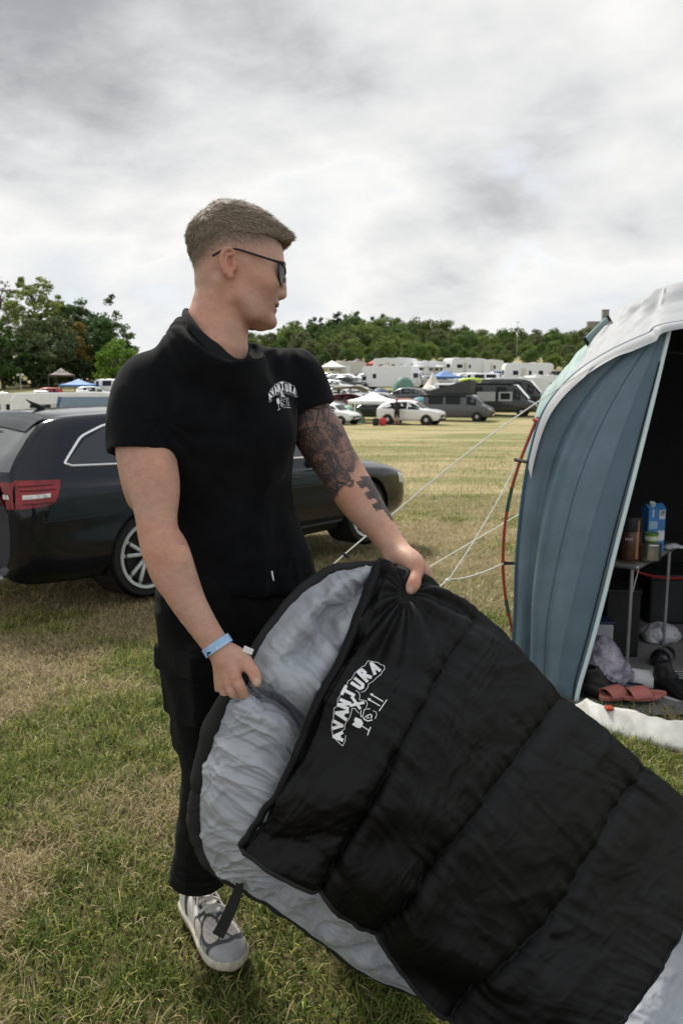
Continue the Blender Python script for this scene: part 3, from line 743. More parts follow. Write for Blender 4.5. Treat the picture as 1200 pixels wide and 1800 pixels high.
# ---- hair: cropped cap swept forward, with separate strands
HAIR = [(110, 445, 470, .002), (116, 410, 530, .020), (128, 378, 590, .034), (150, 350, 662, .049), (185, 320, 730, .060), (225, 276, 788, .0675), (280, 231, 848, .0735), (320, 212, 880, .0758),
        (350, 208, 892, .0766), (380, 209, 890, .0768), (410, 213, 880, .0766), (450, 219, 868, .0768), (500, 230, 862, .0765), (560, 250, 850, .0750)]
def hair_line(zx): return np.interp(zx, [150, 220, 300, 420, 560, 700, 790, 850, 900, 960], [540, 520, 470, 425, 410, 405, 403, 402, 400, 395])
def build_hair():
    H = Field(); us, fc, a, b = head_slices(HAIR)
    H.slices(HO, HM, us, fc, a, b, n=2.2, k=.01)
    H.cone(hp(800, 332, .02), hp(895, 350, .012), .018, .007, k=.016); H.cone(hp(790, 335, -.03), hp(880, 352, -.028), .020, .010, k=.016)
    H.cone(hp(830, 325, 0), hp(900, 348, 0), .016, .008, k=.016)
    H.cone(hp(900, 352, .012), hp(934, 343, .006), .006, .0025, k=.008)
    def cut(P):
        q = (P - HO) @ HM.T; zx = q[:, 0] * HS * math.cos(HA) + 540; zy = 560 - q[:, 2] * HS
        return (zy - hair_line(zx)) / HS
    H.fun('&', cut, HO, 1e3, .004)
    H.fun('d', lambda P: .0016 * noise(((P - HO) @ HM.T) * [1.0, 3.2, 2.6], 120, 8) + .0022 * noise(((P - HO) @ HM.T) * [1, 2, 2], 45, 18), HO, 1e3, .01)
    v, f = surface_net(H, HO - .16, HO + .17, .0028)
    q = (v - HO) @ HM.T
    t = fbm(q * [1.2, 5, 5], 60, 3, 4)[:, None]
    c = np.array([.185, .140, .098]) * (1 + .4 * t)
    hair = link('hair', mesh_np('hair', v, f, cols=np.clip(c, .01, 1)), mat('hair', attr='Col', rough=.62, spec=.35, var=0), PERSON)
    # strands
    rng = np.random.default_rng(5); n = vert_normals(v, f)
    cen = v[f].mean(1); nf = n[f].mean(1); k = rng.integers(0, len(cen), 24000); p = cen[k]; nn = nf[k]
    q = (p - HO) @ HM.T; zx = q[:, 0] * HS * math.cos(HA) + 540; zy = 560 - q[:, 2] * HS
    kp = ((zy < hair_line(zx) - 8 - 26 * rng.random(len(zy))) & (nn @ HU > -.75)) | (zx > 815); p, nn, q, zx, zy = p[kp], nn[kp], q[kp], zx[kp], zy[kp]; m = len(p)
    top = sstep(420, 250, zy)
    d = HF * 1.0 + HU * ((-.45 + .25 * top) * 1.0)[:, None] + HL * (np.sign(q[:, 1]) * .10)[:, None]
    back = sstep(420, 240, zx)[:, None]; d = d * (1 - back) + (-HU * .9 - HF * .25) * back
    d = d + rng.normal(0, .28, (m, 3)) + HU * (.35 * sstep(820, 900, zx))[:, None]; d -= nn * np.sum(d * nn, 1)[:, None] * .75; d /= np.linalg.norm(d, axis=1)[:, None]
    Ln = (rng.uniform(.006, .016, m) * (.35 + .9 * top))[:, None]
    wv = np.cross(d, nn); wv /= np.linalg.norm(wv, axis=1)[:, None]; wd = rng.uniform(.0003, .0006, m)[:, None]
    a0 = p - nn * .001; a1 = p + d * Ln * .5 + nn * rng.uniform(.0008, .003, m)[:, None]; a2 = p + d * Ln + nn * rng.uniform(.0005, .004, m)[:, None] * (.4 + top[:, None])
    vv = np.stack([a0 - wv * wd, a0 + wv * wd, a1 + wv * wd * .8, a1 - wv * wd * .8, a2], 1).reshape(-1, 3)
    i = np.arange(m) * 5
    ff = np.stack([np.stack([i, i + 1, i + 2], -1), np.stack([i, i + 2, i + 3], -1), np.stack([i + 3, i + 2, i + 4], -1)], 1).reshape(-1, 3)
    cc = np.array([.235, .180, .128]) * rng.uniform(.45, 1.7, m)[:, None]
    o = link('strands', mesh_np('strands', vv, ff, cols=np.repeat(cc, 5, 0)), mat('hair'), hair); o['kind'] = 'stuff'
build_hair()
def build_stubble():
    rng = np.random.default_rng(8); v, n, fd = STUB; k = rng.integers(0, len(v), 30000); k = k[rng.random(30000) < fd[k] ** .8]; m = len(k)
    p = v[k] + rng.normal(0, .0012, (m, 3)); nn = n[k]; d = HF * .55 - HU * .8 + rng.normal(0, .3, (m, 3)); d -= nn * np.sum(d * nn, 1)[:, None] * .8; d /= np.linalg.norm(d, axis=1)[:, None]; d = d * .85 + nn * .35
    L_ = (.0012 + .0055 * fd[k] ** 1.5)[:, None] * rng.uniform(.6, 1.3, (m, 1)); w_ = np.cross(d, nn); w_ /= np.linalg.norm(w_, axis=1)[:, None] + 1e-9; w_ *= .00028
    vv = np.stack([p - w_, p + w_, p + d * L_], 1).reshape(-1, 3); ff = np.arange(m * 3).reshape(-1, 3)
    cc = np.array([.20, .150, .105]) * rng.uniform(.4, 1.5, m)[:, None]
    o = link('stubble', mesh_np('stubble', vv, ff, cols=np.repeat(cc, 3, 0)), mat('hair'), BODY); o['kind'] = 'stuff'
build_stubble()

# ---- glasses
def build_glasses():
    g = empty('glasses', hp(860, 600), 'black framed sunglasses worn by the man', 'glasses')
    fr = mat('glasses_black', (.012, .013, .016), rough=.28, var=0); ln = mat('glasses_lens', (.006, .008, .013), rough=.3, var=0, spec=.08)
    for s in (1, -1):
        t = [hp(378, 572, s * .083), hp(415, 552, s * .085), hp(440, 538, s * .0845), hp(530, 520, s * .083), hp(640, 548, s * .081), hp(770, 582, s * .0765), hp(850, 598, s * .0715)]
        M = MB().tube(crom(t, 24), np.interp(np.linspace(0, 1, 24), [0, .2, .4, .9, 1], [.0026, .0026, .002, .0027, .0036]), 8); M.build('temple', fr, g, smooth=True)
    us = [(.006, 612), (.012, 588), (.040, 583), (.066, 588), (.070, 605), (.064, 680), (.050, 706), (.028, 704), (.012, 672)]
    for s in (1, -1):
        pts = []
        for l, zy in us:
            x = 878 - 55 * (l / .07) ** 2 - (zy - 590) * .16
            pts.append(hp(x, zy, s * l))
        loop = crom(np.array(pts + pts[:3]), 100)[:78]
        M = MB().tube(loop, .0026, 8, cap=False); M.build('rim', fr, g, smooth=True)
        P = np.array(pts); c = P.mean(0); n = len(P)
        M = MB(); M.add(np.concatenate([[c + HF * .0015], P, [c - HF * .0005]]), [[0, 1 + i, 1 + (i + 1) % n] for i in range(n)] + [[n + 1, 1 + (i + 1) % n, 1 + i] for i in range(n)]); M.build('lens', ln, g, smooth=True)
    MB().tube(crom([hp(876, 595, .009), hp(882, 590, 0), hp(876, 595, -.009)], 8), .0024, 8).build('bridge', fr, g, smooth=True)
build_glasses()
# ------------------------------------------------------------------ clothes
LAT = np.array([-.84, -.54, 0]); LAT /= np.linalg.norm(LAT); FRO = np.array([-LAT[1] * -1, -.84, 0]); FRO = np.array([.54, -.84, 0]) / np.linalg.norm([.54, -.84]); ZUP = np.array([0, 0, 1.])
TM = np.stack([LAT, FRO, ZUP])
def folds(P, amp, seed, sx=(1, 1, 1), sc=9.):
    """draped cloth: ridged, domain-warped noise stretched along the folds"""
    q = P * np.asarray(sx); q = q + .05 * np.stack([noise(P, 6, seed + 1), noise(P, 6, seed + 2), noise(P, 6, seed + 3)], -1)
    r = 1 - 2 * np.abs(noise(q, sc, seed)); r2 = 1 - 2 * np.abs(noise(q, sc * 2.1, seed + 7))
    return amp * (.65 * r + .35 * r2)
COLLAR = [(203, 884, .012), (228, 954, .045), (280, 1045, .066), (345, 1118, .072), (432, 1165, .058), (522, 1168, .024), (572, 1080, -.012), (580, 1010, -.04), (520, 940, -.066), (400, 900, -.070), (285, 868, -.045), (218, 868, -.012)]
def build_shirt():
    T = Field(); O = np.array([-.27, 1.83, 1.2])
    rows = [(.91, -.205, .172, .128), (.955, -.212, .172, .128), (1.00, -.225, .168, .126), (1.06, -.250, .160, .122), (1.12, -.268, .160, .121), (1.20, -.285, .167, .124), (1.28, -.288, .178, .130), (1.34, -.285, .180, .125), (1.40, -.280, .160, .100), (1.44, -.275, .11, .07)]
    T.slices(O, TM, [z - 1.2 for z, *_ in rows], [-(cx + .27) * .84 for _, cx, *_ in rows], [a for *_, a, b in rows], [b for *_, a, b in rows], n=2.35, k=.03)
    RS, LS = at(264, 690, 1.69), at(526, 662, 1.885)
    NBr, NBl = hp(300, 985, .005), hp(480, 1075, -.03)
    T.cone(hp(300, 1055, .030), RS + [.02, .01, .008], .036, .060, k=.03); T.cone(hp(420, 1195, .035), at(345, 745, 1.70), .042, .06, k=.05); T.cone(hp(530, 1190, .0), at(450, 735, 1.77), .042, .06, k=.05); T.cone(hp(440, 1120, -.045), LS + [-.020, 0, .008], .036, .044, k=.035); T.cone(RS + [.05, 0, -.03], LS + [-.03, 0, -.03], .07, .06, k=.05)
    T.cone(hp(330, 1090, .02), hp(470, 1180, -.01), .055, .06, k=.05)
    T.ell(at(340, 790, 1.72), (.075, .06, .085), k=.07); T.ell(at(445, 770, 1.75), (.075, .05, .08), k=.07)     # chest
    cc0 = np.array([hp(*q) for q in COLLAR]).mean(0)
    cl = [hp(x, y, l) - HU * .031 + .02 * (cc0 - hp(x, y, l)) for x, y, l in COLLAR]; T.chain(cl + cl[:1], [.012] * 13, k=.022)
    T.cone(hp(262, 985, -.005), RS + [.03, .01, .0], .044, .057, k=.03); T.cone(hp(310, 1170, .03), hp(470, 1250, .0), .060, .065, k=.04)
    def sleeve(rows, hem_p, hem_n, hole):
        F = Field(); P, r = ch(rows); F.chain(P, r, k=.02)
        F.plane(hem_p, hem_n, .004); Q, q = ch(hole); F.chain(Q, q, k=.006, op='-')
        return F
    F1 = sleeve([(268, 676, 1.695, 57), (261, 720, 1.68, 61), (258, 770, 1.665, 62), (257, 830, 1.65, 61)], at(254, 797, 1.655), at(253, 850, 1.64) - at(257, 740, 1.675), [(258, 780, 1.66, 57), (257, 850, 1.64, 58)])
    F2 = sleeve([(520, 655, 1.885, 42), (533, 690, 1.885, 41), (547, 728, 1.88, 39.5), (560, 760, 1.875, 39)], at(544, 721, 1.88), at(560, 760, 1.875) - at(528, 680, 1.885), [(541, 712, 1.882, 37.5), (565, 770, 1.87, 38.5)])
    T.fun('+', lambda P: F1.ev(P), at(259, 740, 1.68), .17, .022); T.fun('+', lambda P: F2.ev(P), at(535, 690, 1.885), .15, .022)
    T.plane((-.25, 1.83, .940), (-.10, .0, -1), .004)
    cc = np.array([hp(*q) for q in COLLAR]); c0 = cc.mean(0); nn = np.linalg.svd(cc - c0)[2][2]; nn = nn if nn[2] > 0 else -nn
    def neckhole(P):
        w_ = P - c0; h_ = w_ @ nn; return np.maximum(-h_ - .0155, np.linalg.norm(w_ - h_[:, None] * nn, axis=1) - .115)
    T.fun('-', neckhole, c0, 1e3, .006)
    T.slices(O, TM, [-.34, -.235], [-.06, -.05], [.160, .157], [.116, .114], n=2.35, k=.006, op='-')
    v, f = surface_net(T, (-.62, 1.45, .90), (.12, 2.10, 1.62), .0036)
    v = smooth_mesh(v, f, 2, .4)
    mk = sstep(.23, .15, np.linalg.norm(v - c0, axis=1)) * sstep(.004, .02, -((v - c0) @ nn)); v = smooth_mesh(v, f, 25, .5, mk); n = vert_normals(v, f)
    z = v[:, 2]; q = (v - O) @ TM.T
    dis = folds(v, .0085, 3, (1.0, 1.0, .40), 8.) * sstep(1.44, 1.30, z) + folds(v, .005, 31, (.35, .35, 1.3), 10.) * sstep(1.12, .98, z)
    # drag lines fanning out from the armpits and the raised shoulders
    for (px, py, Y, fx, fy, wd, ln, am) in ((318, 760, 1.66, 1, .75, .05, .16, .004), (505, 720, 1.84, -.8, .8, .05, .16, .004), (300, 600, 1.68, .5, 1, .06, .14, .0035), (500, 610, 1.82, .1, 1, .05, .16, .004)):
        a = at(px, py, Y); w_ = v - a; fd = RIGHT * fx - UPV * fy; fd = fd / np.linalg.norm(fd); sd = np.cross(fd, FWD)
        t = w_ @ fd; s_ = w_ @ sd
        dis += am * np.sin(np.arctan2(s_, t + .03) * 9 + 1.5 + 3 * noise(v, 12, 9)) * sstep(ln, .02, np.abs(t - ln * .35)) * sstep(.1, .02, np.abs(s_)) * .5
    v = v + n * dis[:, None]
    o = link('shirt', mesh_np('shirt', v, f), mat('black_cotton', (.0058, .0062, .0078), rough=.95, spec=.10, var=.25, vscale=22, sheen=.05, bump=.22, bscale=900), PERSON)
    # ribbed collar
    C = COLLAR
    P = crom(np.array([hp(*q) for q in C + C[:3]]), 150)[:121]
    cen = P.mean(0); up = HU * .9
    M = MB(); G = []
    for i, p in enumerate(P):
        ou = p - cen; ou /= np.linalg.norm(ou)
        ring = [p - up * .026 + ou * .010, p - up * .018 + ou * .0150, p - up * .004 + ou * .0115, p + up * .004 + ou * .006, p + up * .0055 + ou * .002, p + up * .002 - ou * .001, p - up * .024 + ou * .002]
        G.append(ring + [ring[0]])
    M.grid(np.array(G)); M.build('collar', mat('black_rib', (.010, .0105, .0125), rough=.9, spec=.25, var=.1, bump=.35, bscale=500), o, smooth=True)
    return o
SHIRT = build_shirt()

def build_trousers():
    T = Field(); O = np.array([-.25, 1.83, .9])
    T.slices(O, TM, [-.16, -.06, .0, .04, .12], [-.02, -.03, -.03, -.02, -.01], [.165, .172, .163, .150, .140], [.118, .124, .114, .104, .098], n=2.3, k=.03)
    P, r = ch([(352, 1045, 1.77, 74), (356, 1130, 1.755, 70), (366, 1230, 1.74, 63), (372, 1330, 1.735, 54), (368, 1420, 1.77, 51), (356, 1500, 1.815, 46), (350, 1548, 1.845, 45), (350, 1572, 1.855, 42)]); T.chain(P, r, k=.006)
    P, r = ch([(470, 1050, 1.88, 74), (500, 1150, 1.87, 68), (530, 1250, 1.865, 62), (555, 1350, 1.865, 54), (575, 1450, 1.89, 48), (592, 1545, 1.93, 44), (596, 1580, 1.94, 41)]); T.chain(P, r, k=.006)
    # cargo pocket: bellows and flap
    d = at(366, 1330, 1.74) - at(358, 1130, 1.755); d /= np.linalg.norm(d); n = np.array([-.75, -.66, 0]); n -= d * (d @ n); n /= np.linalg.norm(n); e = np.cross(d, n); M = np.stack([n, e, d])
    T.box(at(330, 1195, 1.70), (.026, .075, .088), M, rnd=.012, k=.012)
    T.box(at(335, 1285, 1.71), (.020, .060, .060), M, rnd=.015, k=.014)
    T.box(at(324, 1160, 1.695), (.028, .080, .026), M, rnd=.006, k=.004)
    ank = at(350, 1570, 1.855)
    T.plane((0, 0, .180), (.0, .0, -1), .006)
    P, r = ch([(350, 1540, 1.845, 37), (350, 1600, 1.865, 38)]); T.chain(P, r, k=.004, op='-')
    P, r = ch([(594, 1570, 1.94, 36), (597, 1610, 1.95, 37)]); T.chain(P, r, k=.004, op='-')
    v, f = surface_net(T, (-.60, 1.50, .06), (.22, 2.15, 1.06), .0042)
    v = smooth_mesh(v, f, 1, .4); n = vert_normals(v, f)
    v = v + n * (folds(v, .006, 5, (1, 1, .5), 8) + folds(v, .007, 15, (.5, .5, 1.7), 10) * (.3 + .7 * sstep(.40, .15, v[:, 2])))[:, None]
    o = link('trousers', mesh_np('trousers', v, f), mat('black_twill', (.0048, .0050, .0058), rough=.92, spec=.12, var=.3, vscale=30, sheen=.03, bump=.3, bscale=700), PERSON)
    MB().tube([at(478, 1004, 1.70), at(479, 1012, 1.695), at(481, 1021, 1.695)], .0022, 6).build('drawstring_tip', mat('metal_tip', (.55, .55, .55), rough=.3, metal=.8, var=0), o, smooth=True)
build_trousers()

# ---- shoes
def build_shoe(name, heel, toe, label, lift=0.):
    heel = np.array(heel, float); toe = np.array(toe, float); d = toe - heel; d[2] = 0; d /= np.linalg.norm(d); sl = np.array([-d[1], d[0], 0]); O = heel.copy()
    M = np.stack([ZUP, sl, d])                               # slices run along the shoe
    def L(x, y, z): return O + d * x + sl * y + ZUP * z
    F = Field()
    xs = [-.006, .0, .012, .04, .08, .12, .16, .20, .235, .262, .282, .295, .301]
    top = [.03, .052, .080, .102, .104, .096, .082, .068, .060, .055, .048, .040, .030]
    hw = [.010, .022, .032, .0375, .0375, .039, .0445, .0505, .0525, .0495, .040, .026, .010]
    F.slices(O, M, xs, [t / 2 for t in top], [t / 2 for t in top], hw, n=2.7, k=.01)
    F.cone(L(.05, 0, .085), L(.035, 0, .125), .034, .034, k=.012)
    F.cone(L(.085, 0, .098), L(.055, 0, .145), .022, .020, k=.012)                      # tongue
    F.cone(L(.055, 0, .115), L(.04, 0, .19), .029, .033, k=.006, op='-')
    F.slices(O + ZUP * .0, M, xs, [.014] * 13, [.014] * 13, [q + .005 for q in hw], n=3.5, k=.004)  # midsole
    v, f = surface_net(F, np.minimum(heel, toe) - [.1, .1, .02], np.maximum(heel, toe) + [.1, .1, .2], .0026)
    v = smooth_mesh(v, f, 1, .4)
    q = np.stack([(v - O) @ d, (v - O) @ sl, v[:, 2] - O[2]], -1); x, y, z = q.T
    white = np.array([.66, .64, .60]); grey = np.array([.060, .058, .062]); cream = np.array([.52, .48, .40]); silver = np.array([.36, .36, .37])
    c = np.tile(white, (len(v), 1))
    def put(m, col): c[m] = col
    side = np.abs(y)
    def oval(cx, cy, rx, ry, rot=0):
        a = (x - cx) * math.cos(rot) + (y - cy) * math.sin(rot); b = -(x - cx) * math.sin(rot) + (y - cy) * math.cos(rot); return (a / rx) ** 2 + (b / ry) ** 2
    mesh_w = np.array([.60, .55, .49])
    put((np.abs(x - .150 - side * .35) < .008) & (z > .02), grey); put((np.abs(side - .024 - .06 * np.clip(.12 - x, 0, 1)) < .004) & (x < .17) & (x > .05) & (z > .04), grey)   # eyestay edges
    put((np.abs(x - .085 + (side - .03) * .9) < .010) & (z > .025) & (z < .085), grey)                                   # quarter band
    put((x < .03) & (z > .03) & (z < .07), silver)
    put((x > .172 + side * .2) & (z > .027), silver * .9)
    for (cx, cy, rx, ry, ro) in ((.222, .021, .036, .0195, .25), (.214, -.025, .036, .0195, -.25), (.188, .049, .026, .010, .2), (.180, -.049, .026, .010, -.2)):
        q_ = oval(cx, cy, rx, ry, ro); put((q_ < 1.55) & (z > .028), grey); mm = (q_ < 1.0) & (z > .028); put(mm, mesh_w)
        c[mm] *= np.where((np.sin(x[mm] * 1500) * np.sin(y[mm] * 1500) > .25), .66, 1.0)[:, None]
    put((np.abs(x - .262 + side * .25) < .006) & (z > .03), grey)
    put((x < .165) & (side < .019) & (z > .05), white * .98)                                             # tongue
    put((z < .026), cream); put(z < .008, cream * .8)
    dirt = sstep(.0, .5, fbm(v, 40, 3, 4)) * sstep(.06, 0, z); c *= (1 - .35 * dirt)[:, None]
    o = link(name, mesh_np(name, v, f, cols=c), mat('shoe', attr='Col', rough=.6, var=.08, vscale=60, bump=.1, bscale=500), None)
    tag(o, label, 'shoe', 'running shoes on his feet')
    lm = mat('shoe_lace', (.66, .64, .60), rough=.8, var=.1)
    zt_ = lambda xx: np.interp(xx, xs, top) + .0055
    for k in range(4):
        xx = .095 + k * .022; w_ = .021 + .002 * k
        P = [L(xx - .004, -w_ - .004, zt_(xx) - .010), L(xx, -w_ * .5, zt_(xx) + .002), L(xx + .004, 0, zt_(xx) + .004), L(xx + .006, w_ * .5, zt_(xx) + .002), L(xx + .008, w_ + .004, zt_(xx) - .010)]
        MB().tube(crom(P, 14), .0040, 7).build('lace', lm, o, smooth=True)
    for s in (1, -1):
        P = [L(.085, 0, .112), L(.078, s * .022, .122), L(.092, s * .042, .112), L(.105, s * .036, .100), L(.094, s * .010, .110)]
        MB().tube(crom(P, 24), .0036, 7).build('lace', lm, o, smooth=True)
        P = [L(.088, 0, .112), L(.115, s * .016, .108), L(.140, s * .030, .088)]
        MB().tube(crom(P, 14), .0028, 7).build('lace', lm, o, smooth=True)
    return o
g1 = ground(333, 1606); g2 = ground(400, 1704)
SHOE = build_shoe('shoe', (g1[0], g1[1], .012), (g2[0], g2[1], .012), 'white and grey running shoe with white laces standing on the grass')
h2 = at(597, 1600, 2.0); 
build_shoe('shoe', (h2[0], 1.99, .012), (h2[0] + .12, 1.73, .012), 'white and grey running shoe mostly hidden behind the sleeping bag')
# ------------------------------------------------------------------ sleeping bag
BAG = empty('sleeping_bag', at(900, 1790, 1.5), 'black quilted sleeping bag with grey lining held open by the man', 'sleeping bag')
def crinkle(U, amp, seed, sc=10., warp=.35, sharp=1.0):
    """soft creases of a thin shell fabric over padding; U (...,2) in metres on the cloth"""
    w_ = np.stack([fbm(U, sc * .4, 2, seed + 1), fbm(U, sc * .4, 2, seed + 2)], -1)
    q = U + warp * w_ / sc * 2.5
    a = 1 - np.abs(noise(q, sc, seed)) * 2; b = 1 - np.abs(noise(q @ np.array([[.8, .6], [-.6, .8]]), sc * 1.9, seed + 5)) * 2
    c = 1 - np.abs(noise(q, sc * 4.1, seed + 9)) * 2
    return amp * (.55 * np.sign(a) * np.abs(a) ** sharp + .3 * b + .15 * c)
def sheet(name, G, m_front, m_back, parent, thick, cols=None):
    """closed padded sheet: front grid G, back grid offset away from the camera"""
    a, b = G.shape[:2]; N_ = grid_normals(G)
    if (N_ @ np.array([0, -1., 0])).mean() < 0: N_ = -N_
    K = G + (FWD + np.array([0, 0, -.25])) * thick
    f = grid_faces(a, b); e = np.cross(G[1, 0] - G[0, 0], G[0, 1] - G[0, 0])
    if e @ N_[0, 0] < 0: f = f[:, ::-1]
    n = a * b
    rim = np.concatenate([np.arange(b), np.arange(1, a) * b + b - 1, np.arange(b - 2, -1, -1) + (a - 1) * b, np.arange(a - 2, 0, -1) * b])
    nx = np.roll(rim, -1)
    rf = np.stack([rim, nx, nx + n, rim + n], -1)
    ff = np.concatenate([f, f[:, ::-1] + n, rf])
    me = mesh_np(name, np.concatenate([G.reshape(-1, 3), K.reshape(-1, 3)]), ff)
    me.materials.append(m_front); me.materials.append(m_back)
    mi = np.zeros(len(ff), np.int32); mi[len(f):] = 1
    if len(me.polygons) == len(ff): me.polygons.foreach_set('material_index', mi)
    return link(name, me, None, parent)

M_SHELL = mat('black_nylon', (.0038, .0038, .0044), rough=.42, spec=.24, var=.25, vscale=14, bump=.25, bscale=1200)
M_LINING = mat('grey_lining', (.345, .370, .405), rough=.48, spec=.45, var=.07, vscale=10, bump=.15, bscale=900)
def build_bag():
    def pt(r): return np.array([at(*q) for q in r])
    # upper layer: rows run along the length (u), columns across (v)
    col = [
        [(662, 1000, 1.632), (615, 1135, 1.535), (562, 1232, 1.475), (503, 1370, 1.425), (420, 1486, 1.40)],
        [(742, 1030, 1.640), (690, 1155, 1.515), (625, 1275, 1.435), (560, 1415, 1.385), (482, 1522, 1.385)],
        [(832, 1085, 1.665), (768, 1182, 1.53), (694, 1312, 1.425), (632, 1440, 1.37), (560, 1558, 1.385)],
        [(905, 1152, 1.695), (838, 1255, 1.545), (760, 1385, 1.43), (690, 1500, 1.37), (607, 1604, 1.40)],
        [(978, 1226, 1.725), (908, 1325, 1.57), (822, 1448, 1.44), (742, 1560, 1.375), (660, 1660, 1.40)],
        [(1052, 1292, 1.755), (980, 1395, 1.595), (893, 1530, 1.46), (810, 1635, 1.385), (722, 1735, 1.405)],
        [(1130, 1362, 1.79), (1052, 1468, 1.625), (962, 1612, 1.485), (880, 1712, 1.395), (795, 1805, 1.40)],
        [(1212, 1428, 1.83), (1130, 1540, 1.65), (1050, 1665, 1.50), (970, 1765, 1.40), (890, 1880, 1.37)],
        [(1300, 1495, 1.87), (1222, 1600, 1.68), (1160, 1712, 1.53), (1095, 1812, 1.42), (1010, 1930, 1.36)]]
    C = np.array([pt(c) for c in col])                      # (9,5,3)
    # roll the folded side over, away from the camera
    r1 = C[:, 0] + [.0, .060, -.012]; r2 = C[:, 0] + [-.01, .10, -.06]; r3 = C[:, 0] + [-.02, .11, -.13]
    C = np.concatenate([r3[:, None], r2[:, None], r1[:, None], C], 1)   # (9,8,3)
    nu, nv = 420, 330
    G = surf(C, nu, nv)
    N_ = grid_normals(G)
    if (N_ @ np.array([0, -1., 0])).mean() < 0: N_ = -N_
    uu = np.linspace(0, 8, nu)[:, None] * np.ones(nv); vv = np.linspace(-3, 4, nv)[None, :] * np.ones((nu, 1))
    U = np.stack([uu * .115, vv * .135], -1)
    # quilting: seams at u = 2, 4, 6 (curved a little), puffed between
    wob = .10 * noise(U, 4, 71)
    du = np.abs(((uu + wob) / 2) % 1 - 0); du = np.minimum(du, 1 - du) * 2       # 0 at a seam .. 1 between
    first = uu < 1.0
    puff = np.clip(1 - np.exp(-du * 8.5), 0, 1) * .75 + .25 * np.sqrt(np.clip(du, 0, 1))
    puff = np.where(first, np.maximum(puff, sstep(0, .25, uu)), puff)
    disp = .034 * (puff - .6) * (.35 + .65 * sstep(-.2, 1.2, vv)) * (.8 + .5 * noise(U, 5, 91))
    # puckers that start at the seams and run along the length
    pk = noise(np.stack([vv * 5.2 + .4 * noise(U, 8, 3), uu * .55], -1), 1.0, 21) + .6 * noise(np.stack([vv * 11 + .5 * noise(U, 9, 4), uu * .8], -1), 1.0, 22)
    disp += .0065 * pk * (.12 + np.exp(-du * 3.0))
    disp += crinkle(U * [1.3, .75], .0050, 5, 7, .8, .9) + crinkle(U * [.7, 1.3], .0034, 25, 13, .8) + crinkle(U * [1.2, .8], .0012, 65, 30, .7)
    disp += .010 * fbm(U, 4.5, 2, 8)
    # slack near the lower free edge: deep lengthwise folds
    low = sstep(1.4, 3.6, vv) * sstep(7.5, 5.0, uu)
    disp += low * .016 * np.sin(vv * 4.6 + 1.5 * noise(U, 5, 61) + uu * 1.15) + low * .008 * noise(np.stack([uu * 1.5, vv * 3.2], -1), 1.0, 62)
    # pulled folds radiating from the hand
    hx = uu - .75; hv = vv - .25; rr = np.hypot(hx * .115, hv * .135); th = np.arctan2(hv * .135, hx * .115)
    disp += .008 * np.sin(th * 10 + 1.0) * np.exp(-((rr - .10) / .09) ** 2) * (rr > .02)
    disp -= .016 * np.exp(-(rr / .035) ** 2)
    G = G + N_ * disp[..., None]
    G[..., 2] = np.maximum(G[..., 2], .03)
    top = sheet('outer_shell', G, M_SHELL, M_LINING, BAG, .008)
    # piped free edge of the upper layer, zip side
    edge = np.concatenate([G[::3, -1][::-1], G[0, ::-3]])
    MB().tube(edge[::-1], .0048, 8).build('edge_binding', mat('black_tape', (.010, .010, .011), rough=.7, var=.1, bump=.3, bscale=600), top, smooth=True)
    # rolled hem along the opening of the upper layer
    hem = crom(np.array([at(*q) for q in [(664, 996, 1.633), (640, 1055, 1.585), (612, 1135, 1.532), (562, 1228, 1.472), (530, 1300, 1.445), (500, 1372, 1.422), (462, 1435, 1.405), (422, 1484, 1.395)]]), 120)
    MB().tube(hem + .003 * np.stack([noise(np.stack([np.arange(120) * .12] * 2, -1), 1, k) for k in (1, 2, 3)], -1), np.interp(np.linspace(0, 1, 120), [0, .1, .5, 1], [.010, .0125, .009, .007]), 10).build('hem', M_SHELL, top, smooth=True)
